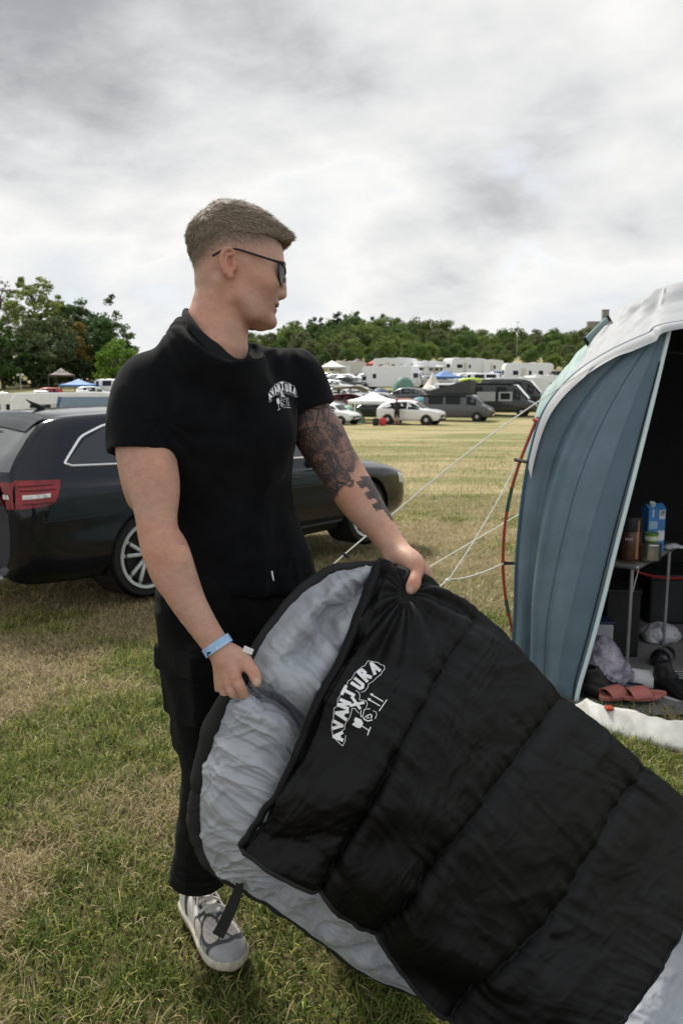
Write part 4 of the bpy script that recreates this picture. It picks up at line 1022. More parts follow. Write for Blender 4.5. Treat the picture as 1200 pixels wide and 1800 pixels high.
    # lower layer with the grey lining
    rows = [
        [(668, 996, 1.662), (672, 998, 1.655), (678, 1003, 1.66), (688, 1010, 1.660), (705, 1030, 1.69)],
        [(600, 1004, 1.640), (614, 1018, 1.600), (632, 1038, 1.628), (652, 1064, 1.602), (682, 1100, 1.68)],
        [(545, 1032, 1.618), (566, 1058, 1.566), (584, 1082, 1.600), (612, 1118, 1.565), (652, 1160, 1.64)],
        [(490, 1090, 1.588), (514, 1118, 1.532), (536, 1142, 1.560), (570, 1178, 1.522), (614, 1222, 1.60)],
        [(452, 1150, 1.556), (478, 1168, 1.498), (500, 1180, 1.496), (538, 1206, 1.478), (587, 1255, 1.57)],
        [(434, 1188, 1.528), (456, 1202, 1.520), (480, 1217, 1.530), (514, 1245, 1.545), (562, 1300, 1.585)],
        [(428, 1206, 1.520), (446, 1218, 1.525), (467, 1234, 1.535), (502, 1262, 1.550), (550, 1325, 1.560)],
        [(402, 1232, 1.530), (430, 1246, 1.470), (454, 1262, 1.448), (492, 1288, 1.450), (547, 1358, 1.51)],
        [(378, 1290, 1.535), (392, 1302, 1.500), (412, 1318, 1.462), (464, 1346, 1.440), (540, 1402, 1.49)],
        [(358, 1370, 1.532), (372, 1378, 1.500), (392, 1388, 1.460), (448, 1410, 1.430), (527, 1445, 1.47)],
        [(352, 1450, 1.528), (366, 1454, 1.500), (388, 1459, 1.462), (440, 1471, 1.428), (517, 1490, 1.46)],
        [(368, 1516, 1.510), (382, 1513, 1.490), (402, 1509, 1.466), (446, 1510, 1.436), (522, 1525, 1.45)],
        [(405, 1550, 1.492), (416, 1544, 1.480), (432, 1539, 1.466), (472, 1538, 1.446), (547, 1555, 1.45)],
        [(470, 1590, 1.485), (484, 1581, 1.475), (500, 1573, 1.466), (537, 1570, 1.450), (612, 1600, 1.45)],
        [(556, 1648, 1.492), (570, 1634, 1.482), (586, 1622, 1.472), (620, 1618, 1.456), (692, 1655, 1.455)],
        [(645, 1714, 1.505), (657, 1698, 1.492), (672, 1684, 1.482), (702, 1678, 1.463), (767, 1715, 1.46)],
        [(750, 1760, 1.515), (760, 1746, 1.502), (774, 1735, 1.492), (802, 1735, 1.470), (852, 1775, 1.46)],
        [(850, 1835, 1.49), (862, 1824, 1.482), (877, 1815, 1.475), (902, 1815, 1.458), (942, 1850, 1.44)]]
    C = np.array([pt(r) for r in rows])
    nu, nv = 480, 150
    G = surf(C, nu, nv); N_ = grid_normals(G)
    if (N_ @ np.array([0, -1., 0])).mean() < 0: N_ = -N_
    uu = np.linspace(0, 17, nu)[:, None] * np.ones(nv); vv = np.linspace(0, 3, nv)[None, :] * np.ones((nu, 1))
    U = np.stack([uu * .07, vv * .06], -1)
    d = crinkle(U * [1.6, .6], .0125, 105, 7, .9, .8) + crinkle(U * [1.4, .6], .0085, 125, 14, .9) + crinkle(U * [1.3, .7], .0036, 165, 28, .7) + .006 * fbm(U, 8, 2, 9)
    # long folds fanning from the gripping hand
    hx = (uu - 5.4) * .07; hv = vv * .06 + .01; th = np.arctan2(hx, hv); rr = np.hypot(hx, hv)
    d += .0060 * np.sin(th * 7 + 2 * noise(U, 9, 4)) * np.exp(-((rr - .10) / .10) ** 2)
    # seam valleys of the lining
    for s0 in (1.9, 12.6, 14.6):
        d -= .010 * np.exp(-((uu - s0 - .25 * vv + .3 * noise(U, 6, 33)) / .16) ** 2)
    ed = sstep(0, .5, vv); G = G + N_ * (d * (.25 + .75 * ed))[..., None]
    low = sheet('lining', G, M_LINING, M_SHELL, BAG, .005)
    # black binding round the edge, with the shell rolled over beside it
    e = G[::2, 0] + N_[::2, 0] * .001; ne = len(e); t = np.linspace(0, 17, ne)
    w_ = np.interp(t, [0, 1, 3, 4.6, 5.2, 6.2, 7, 8, 10, 11, 12, 13, 17], [.010, .0125, .0125, .011, .006, .010, .018, .023, .021, .014, .008, .006, .006])
    ou = e - (G[::2, 12]); ou /= np.linalg.norm(ou, axis=1)[:, None]
    rip = .0022 * np.stack([noise(np.stack([t * 3.1, t * 0 + k], -1), 1, 7 + k) for k in range(3)], -1)
    MB().tube(e + ou * (w_ * .55)[:, None] + np.array([0, .006, 0]) + rip, w_, 12).build('edge_binding', mat('black_tape'), low, smooth=True)
    # loose strap hanging from the corner
    s = [np.array(at(*q)) for q in [(423, 1548, 1.478), (418, 1568, 1.475), (405, 1600, 1.47), (392, 1628, 1.468), (383, 1645, 1.466)]]
    P = crom(np.array(s), 24); wv = np.array(at(440, 1560, 1.47)) - np.array(at(412, 1545, 1.475)); wv /= np.linalg.norm(wv); tw = np.linspace(0, 1, 24)[:, None]
    wd = np.interp(np.linspace(0, 1, 24), [0, .4, 1], [.007, .0115, .0125])[:, None]; nn = np.cross(np.gradient(P, axis=0), wv); nn /= np.linalg.norm(nn, axis=1)[:, None]
    G2 = np.stack([P - wv * wd, P - wv * wd + nn * .0012, P + wv * wd + nn * .0012, P + wv * wd, P - wv * wd], 1)
    MB().grid(G2).build('strap', mat('black_tape'), BAG, smooth=False)
    # foot end: lower layer spread on the grass, lining up
    rows = [[(1230, 1520, 1.86), (1150, 1600, 1.74), (1100, 1690, 1.60), (1050, 1790, 1.48), (990, 1890, 1.42)],
            [(1300, 1555, 1.80), (1225, 1635, 1.70), (1172, 1718, 1.58), (1120, 1810, 1.465), (1060, 1905, 1.40)],
            [(1330, 1600, 1.76), (1255, 1675, 1.67), (1205, 1760, 1.56), (1155, 1850, 1.46), (1090, 1950, 1.40)],
            [(1370, 1660, 1.75), (1300, 1730, 1.66), (1250, 1815, 1.56), (1190, 1910, 1.47), (1130, 2010, 1.40)],
            [(1420, 1720, 1.74), (1350, 1800, 1.65), (1300, 1890, 1.55), (1240, 1990, 1.46), (1170, 2090, 1.40)]]
    C = np.array([pt(r) for r in rows]); C[..., 2] = np.maximum(C[..., 2], .045); G = surf(C, 120, 160)
    N_ = grid_normals(G); N_ = -N_ if N_[..., 2].mean() < 0 else N_
    U = np.stack([np.linspace(0, .25, 120)[:, None] * np.ones(160), np.linspace(0, .5, 160)[None, :] * np.ones((120, 1))], -1)
    G = G + N_ * (crinkle(U, .007, 205, 12, .6, .8) + crinkle(U, .004, 225, 26, .5))[..., None]; G[..., 2] = np.maximum(G[..., 2], .03)
    me = sheet('foot_lining', G, M_LINING, M_SHELL, BAG, .014)
    return top, low
BAG_TOP, BAG_LOW = build_bag()

# ------------------------------------------------------------------ printed emblem, laid onto the cloth
def emblem_polys():
    """white shapes of the emblem, in a flat frame (x right, y down)"""
    polys = []
    def stroke(pts, w, closed=False):
        P = np.array(pts, float); n = len(P); q = n if closed else n - 1
        for i in range(q):
            a, b = P[i], P[(i + 1) % n]; d = b - a; l = np.linalg.norm(d) + 1e-9; d /= l; m = np.array([-d[1], d[0]]) * w / 2
            ex = d * w * .3
            polys.append([a - ex + m, b + ex + m, b + ex - m, a - ex - m])
    glyph = {'A': [[(0, 0), (.5, 1), (1, 0)], [(.22, .36), (.78, .36)]], 'V': [[(0, 1), (.5, 0), (1, 1)]], 'N': [[(0, 0), (0, 1), (1, 0), (1, 1)]],
             'T': [[(-.08, 1), (1.08, 1)], [(.5, 1), (.5, 0)]], 'U': [[(0, 1), (.08, .12), (.5, 0), (.92, .12), (1, 1)]], 'R': [[(0, 0), (0, 1), (.8, .92), (.85, .6), (0, .5)], [(.4, .5), (1, 0)]]}
    def letter(chx, cx, cy, ang, w, h, sw):
        c, s = math.cos(ang), math.sin(ang)
        for st in glyph[chx]:
            pts = []
            for (u, v_) in st:
                a = (u - .5) * w; b = (v_ - .5) * h
                pts.append((cx + a * c - b * s, cy - a * s - b * c))
            stroke(pts, sw)
    #   reading direction turns from straight up to the upper right
    for chx, cx, cy, an, w_, h_ in (('A', 292, 1325, 92, 112, 125), ('V', 292, 1155, 84, 105, 130), ('A', 345, 990, 76, 120, 165), ('N', 385, 840, 68, 85, 150), ('T', 455, 665, 62, 110, 170), ('U', 590, 535, 54, 85, 170), ('R', 690, 395, 45, 80, 190), ('A', 835, 290, 35, 90, 165)):
        letter(chx, cx, cy, R(an), w_, h_, 50)
    stroke([(500, 730), (620, 900)], 44); stroke([(480, 860), (675, 815)], 44)          # large X
    ol = [(195, 1210), (205, 1090), (222, 1060), (232, 900), (275, 870), (290, 760), (330, 695), (420, 555), (445, 485), (490, 462), (540, 375), (650, 275), (690, 262), (740, 185), (830, 203), (900, 215), (930, 242), (988, 262), (993, 310), (950, 360), (938, 392), (880, 432), (812, 502), (752, 532), (738, 592), (690, 648), (640, 660)]
    stroke(ol, 8)
    stroke([(560, 635), (610, 665), (622, 720), (610, 770), (715, 790), (733, 840), (715, 890)], 8)
    stroke([(600, 975), (545, 905), (502, 905), (487, 980), (462, 1050), (402, 1130), (390, 1215), (355, 1235)], 8)
    stroke([(408, 1310), (398, 1400), (362, 1468), (332, 1445), (222, 1335), (195, 1210)], 8)
    # goblet, ringed figure, arrows
    polys.append([np.array(q, float) for q in [(555, 1035), (640, 1070), (668, 1120), (655, 1170), (620, 1200), (570, 1188), (500, 1145), (530, 1118), (545, 1100), (530, 1080)]])
    stroke([(650, 1165), (752, 1232)], 14); stroke([(780, 1185), (735, 1303)], 15)
    stroke([(640, 930), (628, 980), (640, 1030), (662, 1020), (676, 960), (690, 915), (775, 908)], 11)
    stroke([(668, 1040), (690, 1070), (740, 1092), (800, 1078)], 16); stroke([(820, 938), (862, 955), (872, 1000), (848, 1058)], 10)
    stroke([(700, 1030), (745, 1005), (780, 990), (800, 1010), (790, 1050)], 16); stroke([(720, 1050), (760, 1040)], 14)
    stroke([(800, 700), (965, 797)], 17); stroke([(762, 770), (915, 862)], 17); stroke([(1022, 775), (910, 938)], 15)
    for (x, y) in ((772, 675), (733, 748)): polys.append([np.array(q, float) for q in [(x, y), (x + 58, y + 8), (x + 22, y + 45)]])
    return polys
def lay_print(name, polys, to_px, bvh, m, parent, lift=.0012, cell=2.0):
    """fit the flat shapes to the surface they are printed on"""
    bm = bmesh.new(); verts = []; faces = []
    for P in polys:
        P = np.array([to_px(*q) for q in P]); n = len(P)
        L = max(np.linalg.norm(np.roll(P, -1, 0) - P, axis=1).max(), 1e-6); k = max(1, int(math.ceil(L / cell)))
        if n == 4:
            for i in range(k):
                for j in range(2):
                    q = []
                    for (a, b) in ((i / k, j / 2), ((i + 1) / k, j / 2), ((i + 1) / k, (j + 1) / 2), (i / k, (j + 1) / 2)):
                        q.append((P[0] * (1 - a) + P[1] * a) * (1 - b) + (P[3] * (1 - a) + P[2] * a) * b)
                    faces.append([len(verts) + t for t in range(4)]); verts += q
        else:
            c = P.mean(0)
            for i in range(n):
                faces.append([len(verts), len(verts) + 1, len(verts) + 2]); verts += [c, P[i], P[(i + 1) % n]]
    out = []; good = []
    for p in verts:
        d = ray(*p); d = d / np.linalg.norm(d)
        h = bvh.ray_cast(Vector(C0), Vector(d))
        if h[0] is None: out.append((0, 0, 0)); good.append(False)
        else:
            nrm = h[1] if h[1].dot(Vector(d)) < 0 else -h[1]
            out.append(tuple(h[0] + nrm * lift * .5 - Vector(d) * lift)); good.append(True)
    faces = [q for q in faces if all(good[i] for i in q)]
    return link(name, mesh_np(name, out, faces, smooth=True), m, parent)
EMBLEM = emblem_polys()
M_PRINT = mat('white_print', (.78, .79, .80), rough=.6, var=.06, vscale=80)
lay_print('printed_emblem', EMBLEM, lambda x, y: (560 + x / 8.571, 1140 + y / 8.571), bvh_of(BAG_TOP), M_PRINT, BAG_TOP)
def shirt_px(x, y):
    dx, dy = x - 290, y - 1320; al = dx * .468 - dy * .884; pe = dx * .884 + dy * .468
    al *= .372; pe *= .72
    return 440 + (345 + al * .981 + pe * .194) / 10, 660 + (365 - al * .194 + pe * .981 + 6 * math.sin(max(0, min(1, al / 440)) * math.pi) * -3) / 10
lay_print('printed_emblem', EMBLEM, shirt_px, bvh_of(SHIRT), M_PRINT, SHIRT, cell=1.5)
# lettering on the shoe tongue
N_ = []
def word(polys, pts, w):
    for a, b in zip(pts[:-1], pts[1:]):
        a = np.array(a, float); b = np.array(b, float); d = b - a; d /= np.linalg.norm(d) + 1e-9; m = np.array([-d[1], d[0]]) * w / 2
        polys.append([a - d * w * .3 + m, b + d * w * .3 + m, b + d * w * .3 - m, a - d * w * .3 - m])
for lt in ([[(0, 10), (0, 0), (6, 10), (6, 0)]], [[(10, 10), (10, 0)]], [[(14, 10), (14, 0)], [(20, 0), (15, 5), (20, 10)]], [[(29, 0), (24, 0), (24, 10), (29, 10)], [(24, 5), (28, 5)]]):
    for st in lt: word(N_, st, 2.1)
lay_print('lettering', N_, lambda x, y: (344 + x * .67 + y * -.06, 1585 - x * .19 + y * .62 - 0), bvh_of(SHOE), mat('black_print', (.02, .02, .02), rough=.6, var=0), SHOE, cell=3)['kind'] = 'stuff'
# event wristband with a word on it
def build_band():
    c = at(382, 1135, 1.517); ax = at(398, 1160, 1.508) - at(366, 1112, 1.522); ax /= np.linalg.norm(ax)
    s = np.cross(ax, FWD); s /= np.linalg.norm(s); t = np.cross(s, ax); th = np.linspace(0, 2 * np.pi, 49)
    ra, rb = .0300, .0290; G = []
    for dz in (-.0085, .0085):
        for k in ((1.0,) if True else ()):
            G.append(c + ax * dz + np.cos(th)[:, None] * s * ra + np.sin(th)[:, None] * t * rb)
    G2 = [g + (g - c) * .03 for g in G]
    band = empty('wristband', c, 'light blue fabric event wristband on the wrist gripping the grey lining', 'wristband')
    o = MB().grid(np.stack([G[0], G[1], G2[1], G2[0], G[0]])).build('strap', mat('blue_fabric', (.33, .50, .74), rough=.8, var=.12, vscale=60), band, smooth=True)
    W = []
    for lt in ([[(5, 0), (0, 0), (0, 10), (5, 10)], [(0, 5), (4, 5)]], [[(8, 3), (10.5, 10), (13, 3)]], [[(16, 6.5), (21, 6.5), (20, 3.5), (17, 3.5), (16, 7), (17, 10), (21, 10)]], [[(24, 10), (24, 3), (24, 5), (27, 3), (29, 5), (29, 10)]], [[(33, 0), (33, 10), (36, 10)], [(31, 3), (36, 3)]]):
        for st in lt: word(W, st, 1.9)
    lay_print('lettering', W, lambda x, y: (380.5 + x * .50 + y * .26, 1139 - x * .305 + y * .50), bvh_of(o), M_PRINT, band, lift=.0006, cell=3)['kind'] = 'stuff'
    lay_print('dark_mark', [[np.array(q, float) for q in [(0, 0), (6, -2), (7, 5), (1, 7)]]], lambda x, y: (364 + x, 1147 + y), bvh_of(o), mat('black_print'), band, lift=.0006, cell=3)
    MB().box(at(436, 1143, 1.50), (.020, .0012, .012), np.array(Matrix.Rotation(R(24), 3, 'Y'))).build('loose_end', M_PRINT, band)
build_band()
# ------------------------------------------------------------------ dark estate car behind the man
M_TYRE = mat('tyre', (.012, .012, .012), rough=.85, var=.3, vscale=30, bump=.4, bscale=120)
M_ALLOY = mat('alloy', (.60, .61, .63), rough=.38, metal=.45, var=.1)
M_DARK = mat('dark_plastic', (.012, .012, .013), rough=.6, var=.2)
M_CHROME = mat('chrome', (.78, .78, .79), rough=.18, metal=.9, var=0)
def wheel_parts(root, x, y, r=.33, wd=.225, side=1, spokes=10):
    """wheel at car-local x, y; side = +1 outside is +y"""
    t = MB(); o = side
    prof = [(r * .66, -wd * .5), (r * .92, -wd * .5), (r * .985, -wd * .42), (r, -wd * .2), (r, wd * .2), (r * .985, wd * .42), (r * .94, wd * .5), (r * .79, wd * .48), (r * .775, wd * .40), (r * .75, wd * .3)]
    if side < 0: prof = [(a, -b) for a, b in prof]
    t.lathe([(a, b) for a, b in prof], 48, axis='y', c=(x, y, r)); ty = t.build('tyre', M_TYRE, root, smooth=True, local=True)
    s = MB(); s.lathe([(r * .77, -o * .02), (r * .80, o * .012), (r * .79, o * .020), (r * .72, o * .016), (r * .70, -o * .03)], 48, axis='y', c=(x, y + o * (wd * .45), r))
    rm = s.build('rim', M_ALLOY, ty, smooth=True, local=True)
    s = MB(); s.lathe([(.001, .005), (r * .16, .0), (r * .17, -.03)], 20, axis='y', c=(x, y + o * (wd * .40), r))
    for k in range(spokes):
        th = 2 * math.pi * (k // 2) / (spokes / 2) + (.13 if k % 2 else -.13) + .3
        th2 = 2 * math.pi * (k // 2) / (spokes / 2) + (.24 if k % 2 else -.24) + .3
        a = np.array([x + r * .12 * math.cos(th), y + o * wd * .40, r + r * .12 * math.sin(th)]); b = np.array([x + r * .75 * math.cos(th2), y + o * wd * .45, r + r * .75 * math.sin(th2)])
        d = b - a; L_ = np.linalg.norm(d); d /= L_; yv = np.array([0, 1., 0]); n = np.cross(d, yv)
        s.box((a + b) / 2, (L_, .022, r * .085), np.stack([d, yv, n], 1), bev=.004)
    s.build('spokes', M_ALLOY, ty, smooth=True, local=True)
    s = MB(); s.lathe([(.001, 0), (r * .66, 0), (r * .66, -.08)], 32, axis='y', c=(x, y + o * wd * .22, r)); s.build('brake_disc', M_DARK, ty, smooth=True, local=True)
    return ty
def loft_body(rows, subdiv=0):
    """rows: stations from rear to front, each a list of (y, z) half-section points from sill to roof centre, with x -> symmetric body"""
    G = []
    for x, sec in rows:
        h = [(x if len(p) == 2 else x + p[2], p[0], p[1]) for p in sec]
        G.append([(a, -b, c) for a, b, c in h] + [(a, b, c) for a, b, c in h[::-1][1:]])
    return np.array(G)
def build_estate():
    # car-local: x forward, y left, z up, origin on the ground between the wheels; length 4.93, width 1.86, height 1.46
    root = empty('estate_car', (0, 0, 0), 'dark blue estate car parked on the grass behind the man', 'car')
    paint = mat('car_paint', (.0028, .0042, .0095), rough=.13, spec=.3, coat=.35, var=.15, vscale=3, bump=.0)
    glass = mat('car_glass', (.012, .016, .02), rough=.05, spec=.6, var=0, coat=.5)
    rglass = mat('car_rear_glass', (.10, .105, .11), rough=.12, spec=.7, var=.2, vscale=4, coat=.6)  # pale grey base colour stands in for sky reflected in the glass
    # half sections: sill, lower side, belly line, shoulder, waist line, window top, roof edge, roof centre
    def sec(sill, low, mid, sh, waist, wtop, redge, rc): return [sill, low, mid, sh, waist, wtop, redge, rc]
    st = [
        (-2.46, [(.55, .34), (.70, .42), (.74, .62), (.72, .84), (.66, .95), (.55, 1.00), (.35, 1.01), (0, 1.015)]),
        (-2.42, [(.66, .27), (.80, .40), (.84, .62), (.82, .85), (.745, .985), (.62, 1.06), (.40, 1.075), (0, 1.08)]),
        (-2.32, [(.74, .24), (.865, .38), (.895, .62), (.885, .86), (.80, 1.00), (.66, 1.16), (.42, 1.19), (0, 1.20)]),
        (-2.14, [(.78, .23), (.90, .36), (.918, .62), (.915, .87), (.835, 1.00), (.655, 1.30), (.46, 1.355), (0, 1.385)]),
        (-1.96, [(.80, .22), (.915, .35), (.928, .62), (.925, .87), (.845, .995), (.665, 1.355), (.50, 1.415), (0, 1.445)]),
        (-1.60, [(.81, .21), (.925, .34), (.935, .62), (.932, .87), (.855, .98), (.67, 1.375), (.52, 1.435), (0, 1.462)]),
        (-1.20, [(.81, .20), (.925, .34), (.932, .62), (.930, .86), (.86, .965), (.675, 1.385), (.53, 1.445), (0, 1.472)]),
        (-.60, [(.81, .20), (.905, .34), (.918, .62), (.922, .85), (.86, .945), (.68, 1.385), (.54, 1.445), (0, 1.472)]),
        (0.0, [(.81, .20), (.895, .34), (.912, .62), (.918, .84), (.86, .925), (.675, 1.37), (.53, 1.425), (0, 1.452)]),
        (.50, [(.81, .20), (.895, .34), (.912, .62), (.918, .83), (.862, .905), (.66, 1.30), (.51, 1.36), (0, 1.385)]),
        (.85, [(.81, .20), (.90, .34), (.918, .62), (.920, .81), (.865, .885), (.68, 1.12), (.52, 1.17), (0, 1.20)]),
        (1.15, [(.81, .20), (.915, .34), (.928, .62), (.925, .79), (.86, .86), (.72, .955), (.50, .985), (0, 1.00)]),
        (1.45, [(.80, .20), (.92, .34), (.932, .61), (.925, .77), (.85, .83), (.70, .88), (.45, .905), (0, .915)]),
        (1.85, [(.78, .20), (.90, .34), (.915, .60), (.90, .74), (.82, .79), (.66, .825), (.42, .845), (0, .855)]),
        (2.15, [(.72, .21), (.84, .34), (.855, .58), (.83, .69), (.75, .735), (.60, .765), (.38, .785), (0, .795)]),
        (2.36, [(.58, .24), (.70, .36), (.72, .55), (.69, .63), (.62, .665), (.50, .69), (.32, .70), (0, .71)]),
        (2.45, [(.40, .30), (.52, .38), (.54, .52), (.52, .585), (.46, .61), (.38, .625), (.25, .63), (0, .635)])]
    def ring(x, sec):
        P = np.array([[x, -a, b] for a, b in sec] + [[x, a, b] for a, b in sec[::-1][1:]]); return P
    G = np.array([ring(x, s) for x, s in st])
    Gs = surf(G, 190, 121)
    body = MB().grid(Gs).build('body', paint, root, smooth=True, local=True)
    me = body.data
    # close ends and underside, then cut the wheel arches
    bm = bmesh.new(); bm.from_mesh(me)
    bmesh.ops.holes_fill(bm, edges=[e for e in bm.edges if e.is_boundary]); bmesh.ops.recalc_face_normals(bm, faces=bm.faces[:]); bm.to_mesh(me); bm.free()
    for wx in (-1.42, 1.42):
        c = MB().lathe([(.365, -1.2), (.365, 1.2)], 48, axis='y', c=(wx, 0, .345), cap=True).build('cutter', paint, root, local=True)
        bmc = bmesh.new(); bmc.from_mesh(c.data); bmesh.ops.recalc_face_normals(bmc, faces=bmc.faces[:]); bmc.to_mesh(c.data); bmc.free()
        md = body.modifiers.new('cut', 'BOOLEAN'); md.object = c; md.operation = 'DIFFERENCE'; md.solver = 'EXACT'
        dg = bpy.context.evaluated_depsgraph_get(); nm = bpy.data.meshes.new_from_object(body.evaluated_get(dg)); body.modifiers.clear(); body.data = nm
        bpy.data.objects.remove(c, do_unlink=True)
    me = body.data; me.polygons.foreach_set('use_smooth', np.ones(len(me.polygons), bool))
    bm = bmesh.new(); bm.from_mesh(me)
    for e in bm.edges:
        if len(e.link_faces) == 2 and e.calc_face_angle(0) > R(40): e.smooth = False
    bm.to_mesh(me); bm.free()
    # inner arches
    for wx in (-1.42, 1.42):
        for s in (1, -1):
            M = MB().lathe([(.36, -.15), (.36, .13)], 40, axis='y', c=(wx, s * .76, .345)); M.lathe([(.001, 0), (.36, 0)], 40, axis='y', c=(wx, s * .60, .345))
            M.build('wheel_arch', M_DARK, root, smooth=True, local=True)
    bv = BVHTree.FromPolygons([tuple(v.co) for v in body.data.vertices], [tuple(p.vertices) for p in body.data.polygons])
    def on_side(x, z, s, off=.004):
        h = bv.ray_cast(Vector((x, s * 3, z)), Vector((0, -s, 0)))
        return np.array([x, h[0].y + s * off if h[0] else s * .9, z])
    def on_end(y, z, s, off=.004):
        h = bv.ray_cast(Vector((s * 4, y, z)), Vector((-s, 0, 0)))
        return np.array([(h[0].x if h[0] else s * 2.4) + s * off, y, z])
    def on_top(x, y, off=.004):
        h = bv.ray_cast(Vector((x, y, 3)), Vector((0, 0, -1)))
        return np.array([x, y, (h[0].z if h[0] else 1) + off])
    def patch(outline, fn, n=14):
        """fill a 2-d outline with a skin that follows the body"""
        P = np.array(outline, float); P = crom(np.concatenate([P, P[:3]]), 80)[: int(80 * len(P) / (len(P) + 2)) + 1]
        c = P.mean(0); R_ = np.linspace(0.02, 1, n)
        return np.array([[fn(*(c + (p - c) * r_)) for p in P] for r_ in R_])
    def poly_patch(outline, fn, n=16, m=26):
        """quad outline (4 corners) follows the body"""
        a, b, c, d = [np.array(q, float) for q in outline]
        return np.array([[fn(*((a * (1 - t) + b * t) * (1 - s) + (d * (1 - t) + c * t) * s)) for t in np.linspace(0, 1, m)] for s in np.linspace(0, 1, n)])
    for s in (-1, 1):
        # side glass: rear quarter, rear door, front door
        wins = [[(-2.04, 1.085), (-1.10, 1.055), (-1.10, 1.345), (-1.62, 1.335), (-1.83, 1.25)], [(-1.03, 1.05), (-.12, 1.005), (-.12, 1.345), (-1.03, 1.348)], [(-.04, 1.0), (.80, .97), (.36, 1.27), (-.04, 1.335)]]
        # dense outline that keeps its corners
        def dense(o, k=10):
            o = np.array(o); return np.concatenate([[o[i] + (o[(i + 1) % len(o)] - o[i]) * t for t in np.linspace(0, 1, k, endpoint=False)] for i in range(len(o))])
        for o in wins:
            D = dense(o); c = D.mean(0)
            Gp = np.array([[on_side(*(c + (p - c) * r_), s, .0035) for p in np.concatenate([D, D[:1]])] for r_ in np.linspace(.02, 1, 9)])
            MB().grid(Gp, flip=s > 0).build('window', glass, root, smooth=True, local=True)
        # bright strip round all side windows
        trim = [(-2.0, 1.07), (-1.0, 1.035), (0, .985), (.84, .955), (.62, 1.10), (.36, 1.285), (0, 1.36), (-.5, 1.375), (-1.1, 1.368), (-1.62, 1.352), (-1.86, 1.27), (-2.0, 1.14), (-2.05, 1.09)]
        loop = dense(trim, 8); loop = np.concatenate([loop, loop[:1]])
        for _ in range(2): loop[1:-1] = .25 * loop[:-2] + .5 * loop[1:-1] + .25 * loop[2:]
        MB().tube(np.array([on_side(x, z, s, .003) for x, z in loop]), .011, 8).build('window_trim', M_CHROME, root, smooth=True, local=True)
        # tail lamp
        lamp = [(-2.44, .76), (-2.10, .80), (-2.02, .955), (-2.40, .96)]
        Gp = poly_patch([(-2.445, .80), (-2.22, .825), (-2.12, .985), (-2.415, .995)], lambda x, z: on_side(x, z, s, .010))
        tl = MB().grid(Gp, flip=s < 0).build('tail_lamp', mat('lamp_red', (.22, .006, .009), rough=.2, spec=.4, coat=.35, var=.35, vscale=14), root, smooth=True, local=True)
        for zz in (.835, .925, .955):
            MB().tube(np.array([on_side(x, zz + .01 * (x + 2.4), s, .013) for x in np.linspace(-2.41, -2.19, 10)]), .004, 6).build('lamp_rib', mat('lamp_dark', (.06, .004, .006), rough=.3, var=0), tl, smooth=True, local=True)
        Gp = poly_patch([(-2.41, .868), (-2.24, .876), (-2.235, .902), (-2.405, .898)], lambda x, z: on_side(x, z, s, .016))
        MB().grid(Gp, flip=s < 0).build('clear_strip', mat('lamp_clear', (.62, .60, .60), rough=.2, var=.4, vscale=40), tl, smooth=True, local=True)
        Gp = poly_patch([(s * .56, .80), (s * .80, .80), (s * .77, .98), (s * .54, .98)], lambda y, z: on_end(y, z, -1, .012))
        t2 = MB().grid(Gp).build('tail_lamp', mat('lamp_red'), root, smooth=True, local=True)
        Gp = poly_patch([(s * .58, .868), (s * .765, .868), (s * .755, .898), (s * .58, .898)], lambda y, z: on_end(y, z, -1, .018))
        MB().grid(Gp).build('clear_strip', mat('lamp_clear'), t2, smooth=True, local=True)
        # sill strip, door lines, handles, mirror
        MB().tube(np.array([on_side(x, .30 + .0 * x, s, .003) for x in np.linspace(-1.0, 1.0, 24)]), .016, 8).build('sill_strip', M_DARK, root, smooth=True, local=True)
        for dx in (-1.02, -.08, .98):
            MB().tube(np.array([on_side(dx + .06 * math.sin((z - .3) * 2), z, s, .0005) for z in np.linspace(.30, .93, 18)]), .004, 6).build('door_gap', M_DARK, root, local=True)
        MB().tube(np.array([on_side(x, .70, s, .0005) for x in np.linspace(-2.3, 2.2, 70)]), .0035, 6).build('crease', paint, root, smooth=True, local=True)
        for dx in (-.88, .10):
            MB().tube(np.array([on_side(x, .80, s, .02) for x in np.linspace(dx, dx + .2, 8)]), .014, 8).build('door_handle', paint, root, smooth=True, local=True)
        mr = MB(); mr.lathe([(.001, -.10), (.07, -.09), (.085, 0), (.07, .09), (.001, .10)], 16, axis='y', c=(.72, s * 1.0, .98)); mr.box((.74, s * .90, .95), (.05, .12, .03), bev=.008)
        mr.build('wing_mirror', paint, root, smooth=True, local=True)
        hl = poly_patch([(2.02, .60), (2.33, .55), (2.30, .645), (2.00, .715)], lambda x, z: on_side(x, z, s, .006))
        MB().grid(hl, flip=s < 0).build('headlamp', mat('lamp_clear2', (.5, .52, .55), rough=.08, var=.3, vscale=20, coat=1), root, smooth=True, local=True)
        pass
    # rear window, spoiler, tailgate lines, wiper, plate, exhaust, aerial
    Gp = np.array([[on_end(y, z, -1, .004) for y in np.linspace(-.70 + .10 * (z - 1.03) / .30, .70 - .10 * (z - 1.03) / .30, 40)] for z in np.linspace(1.045, 1.355, 22)])
    MB().grid(Gp).build('rear_window', rglass, root, smooth=True, local=True)
    Gp = np.array([[on_top(x, y, .012) + np.array([0, 0, .004]) for y in np.linspace(-.56, .56, 30)] for x in np.linspace(-2.20, -2.0, 5)])
    sp = MB().grid(Gp).build('spoiler', paint, root, smooth=True, local=True)
    MB().box((-2.235, 0, 1.372), (.02, .36, .022), bev=.005).build('brake_lamp', mat('lamp_red'), sp, local=True)
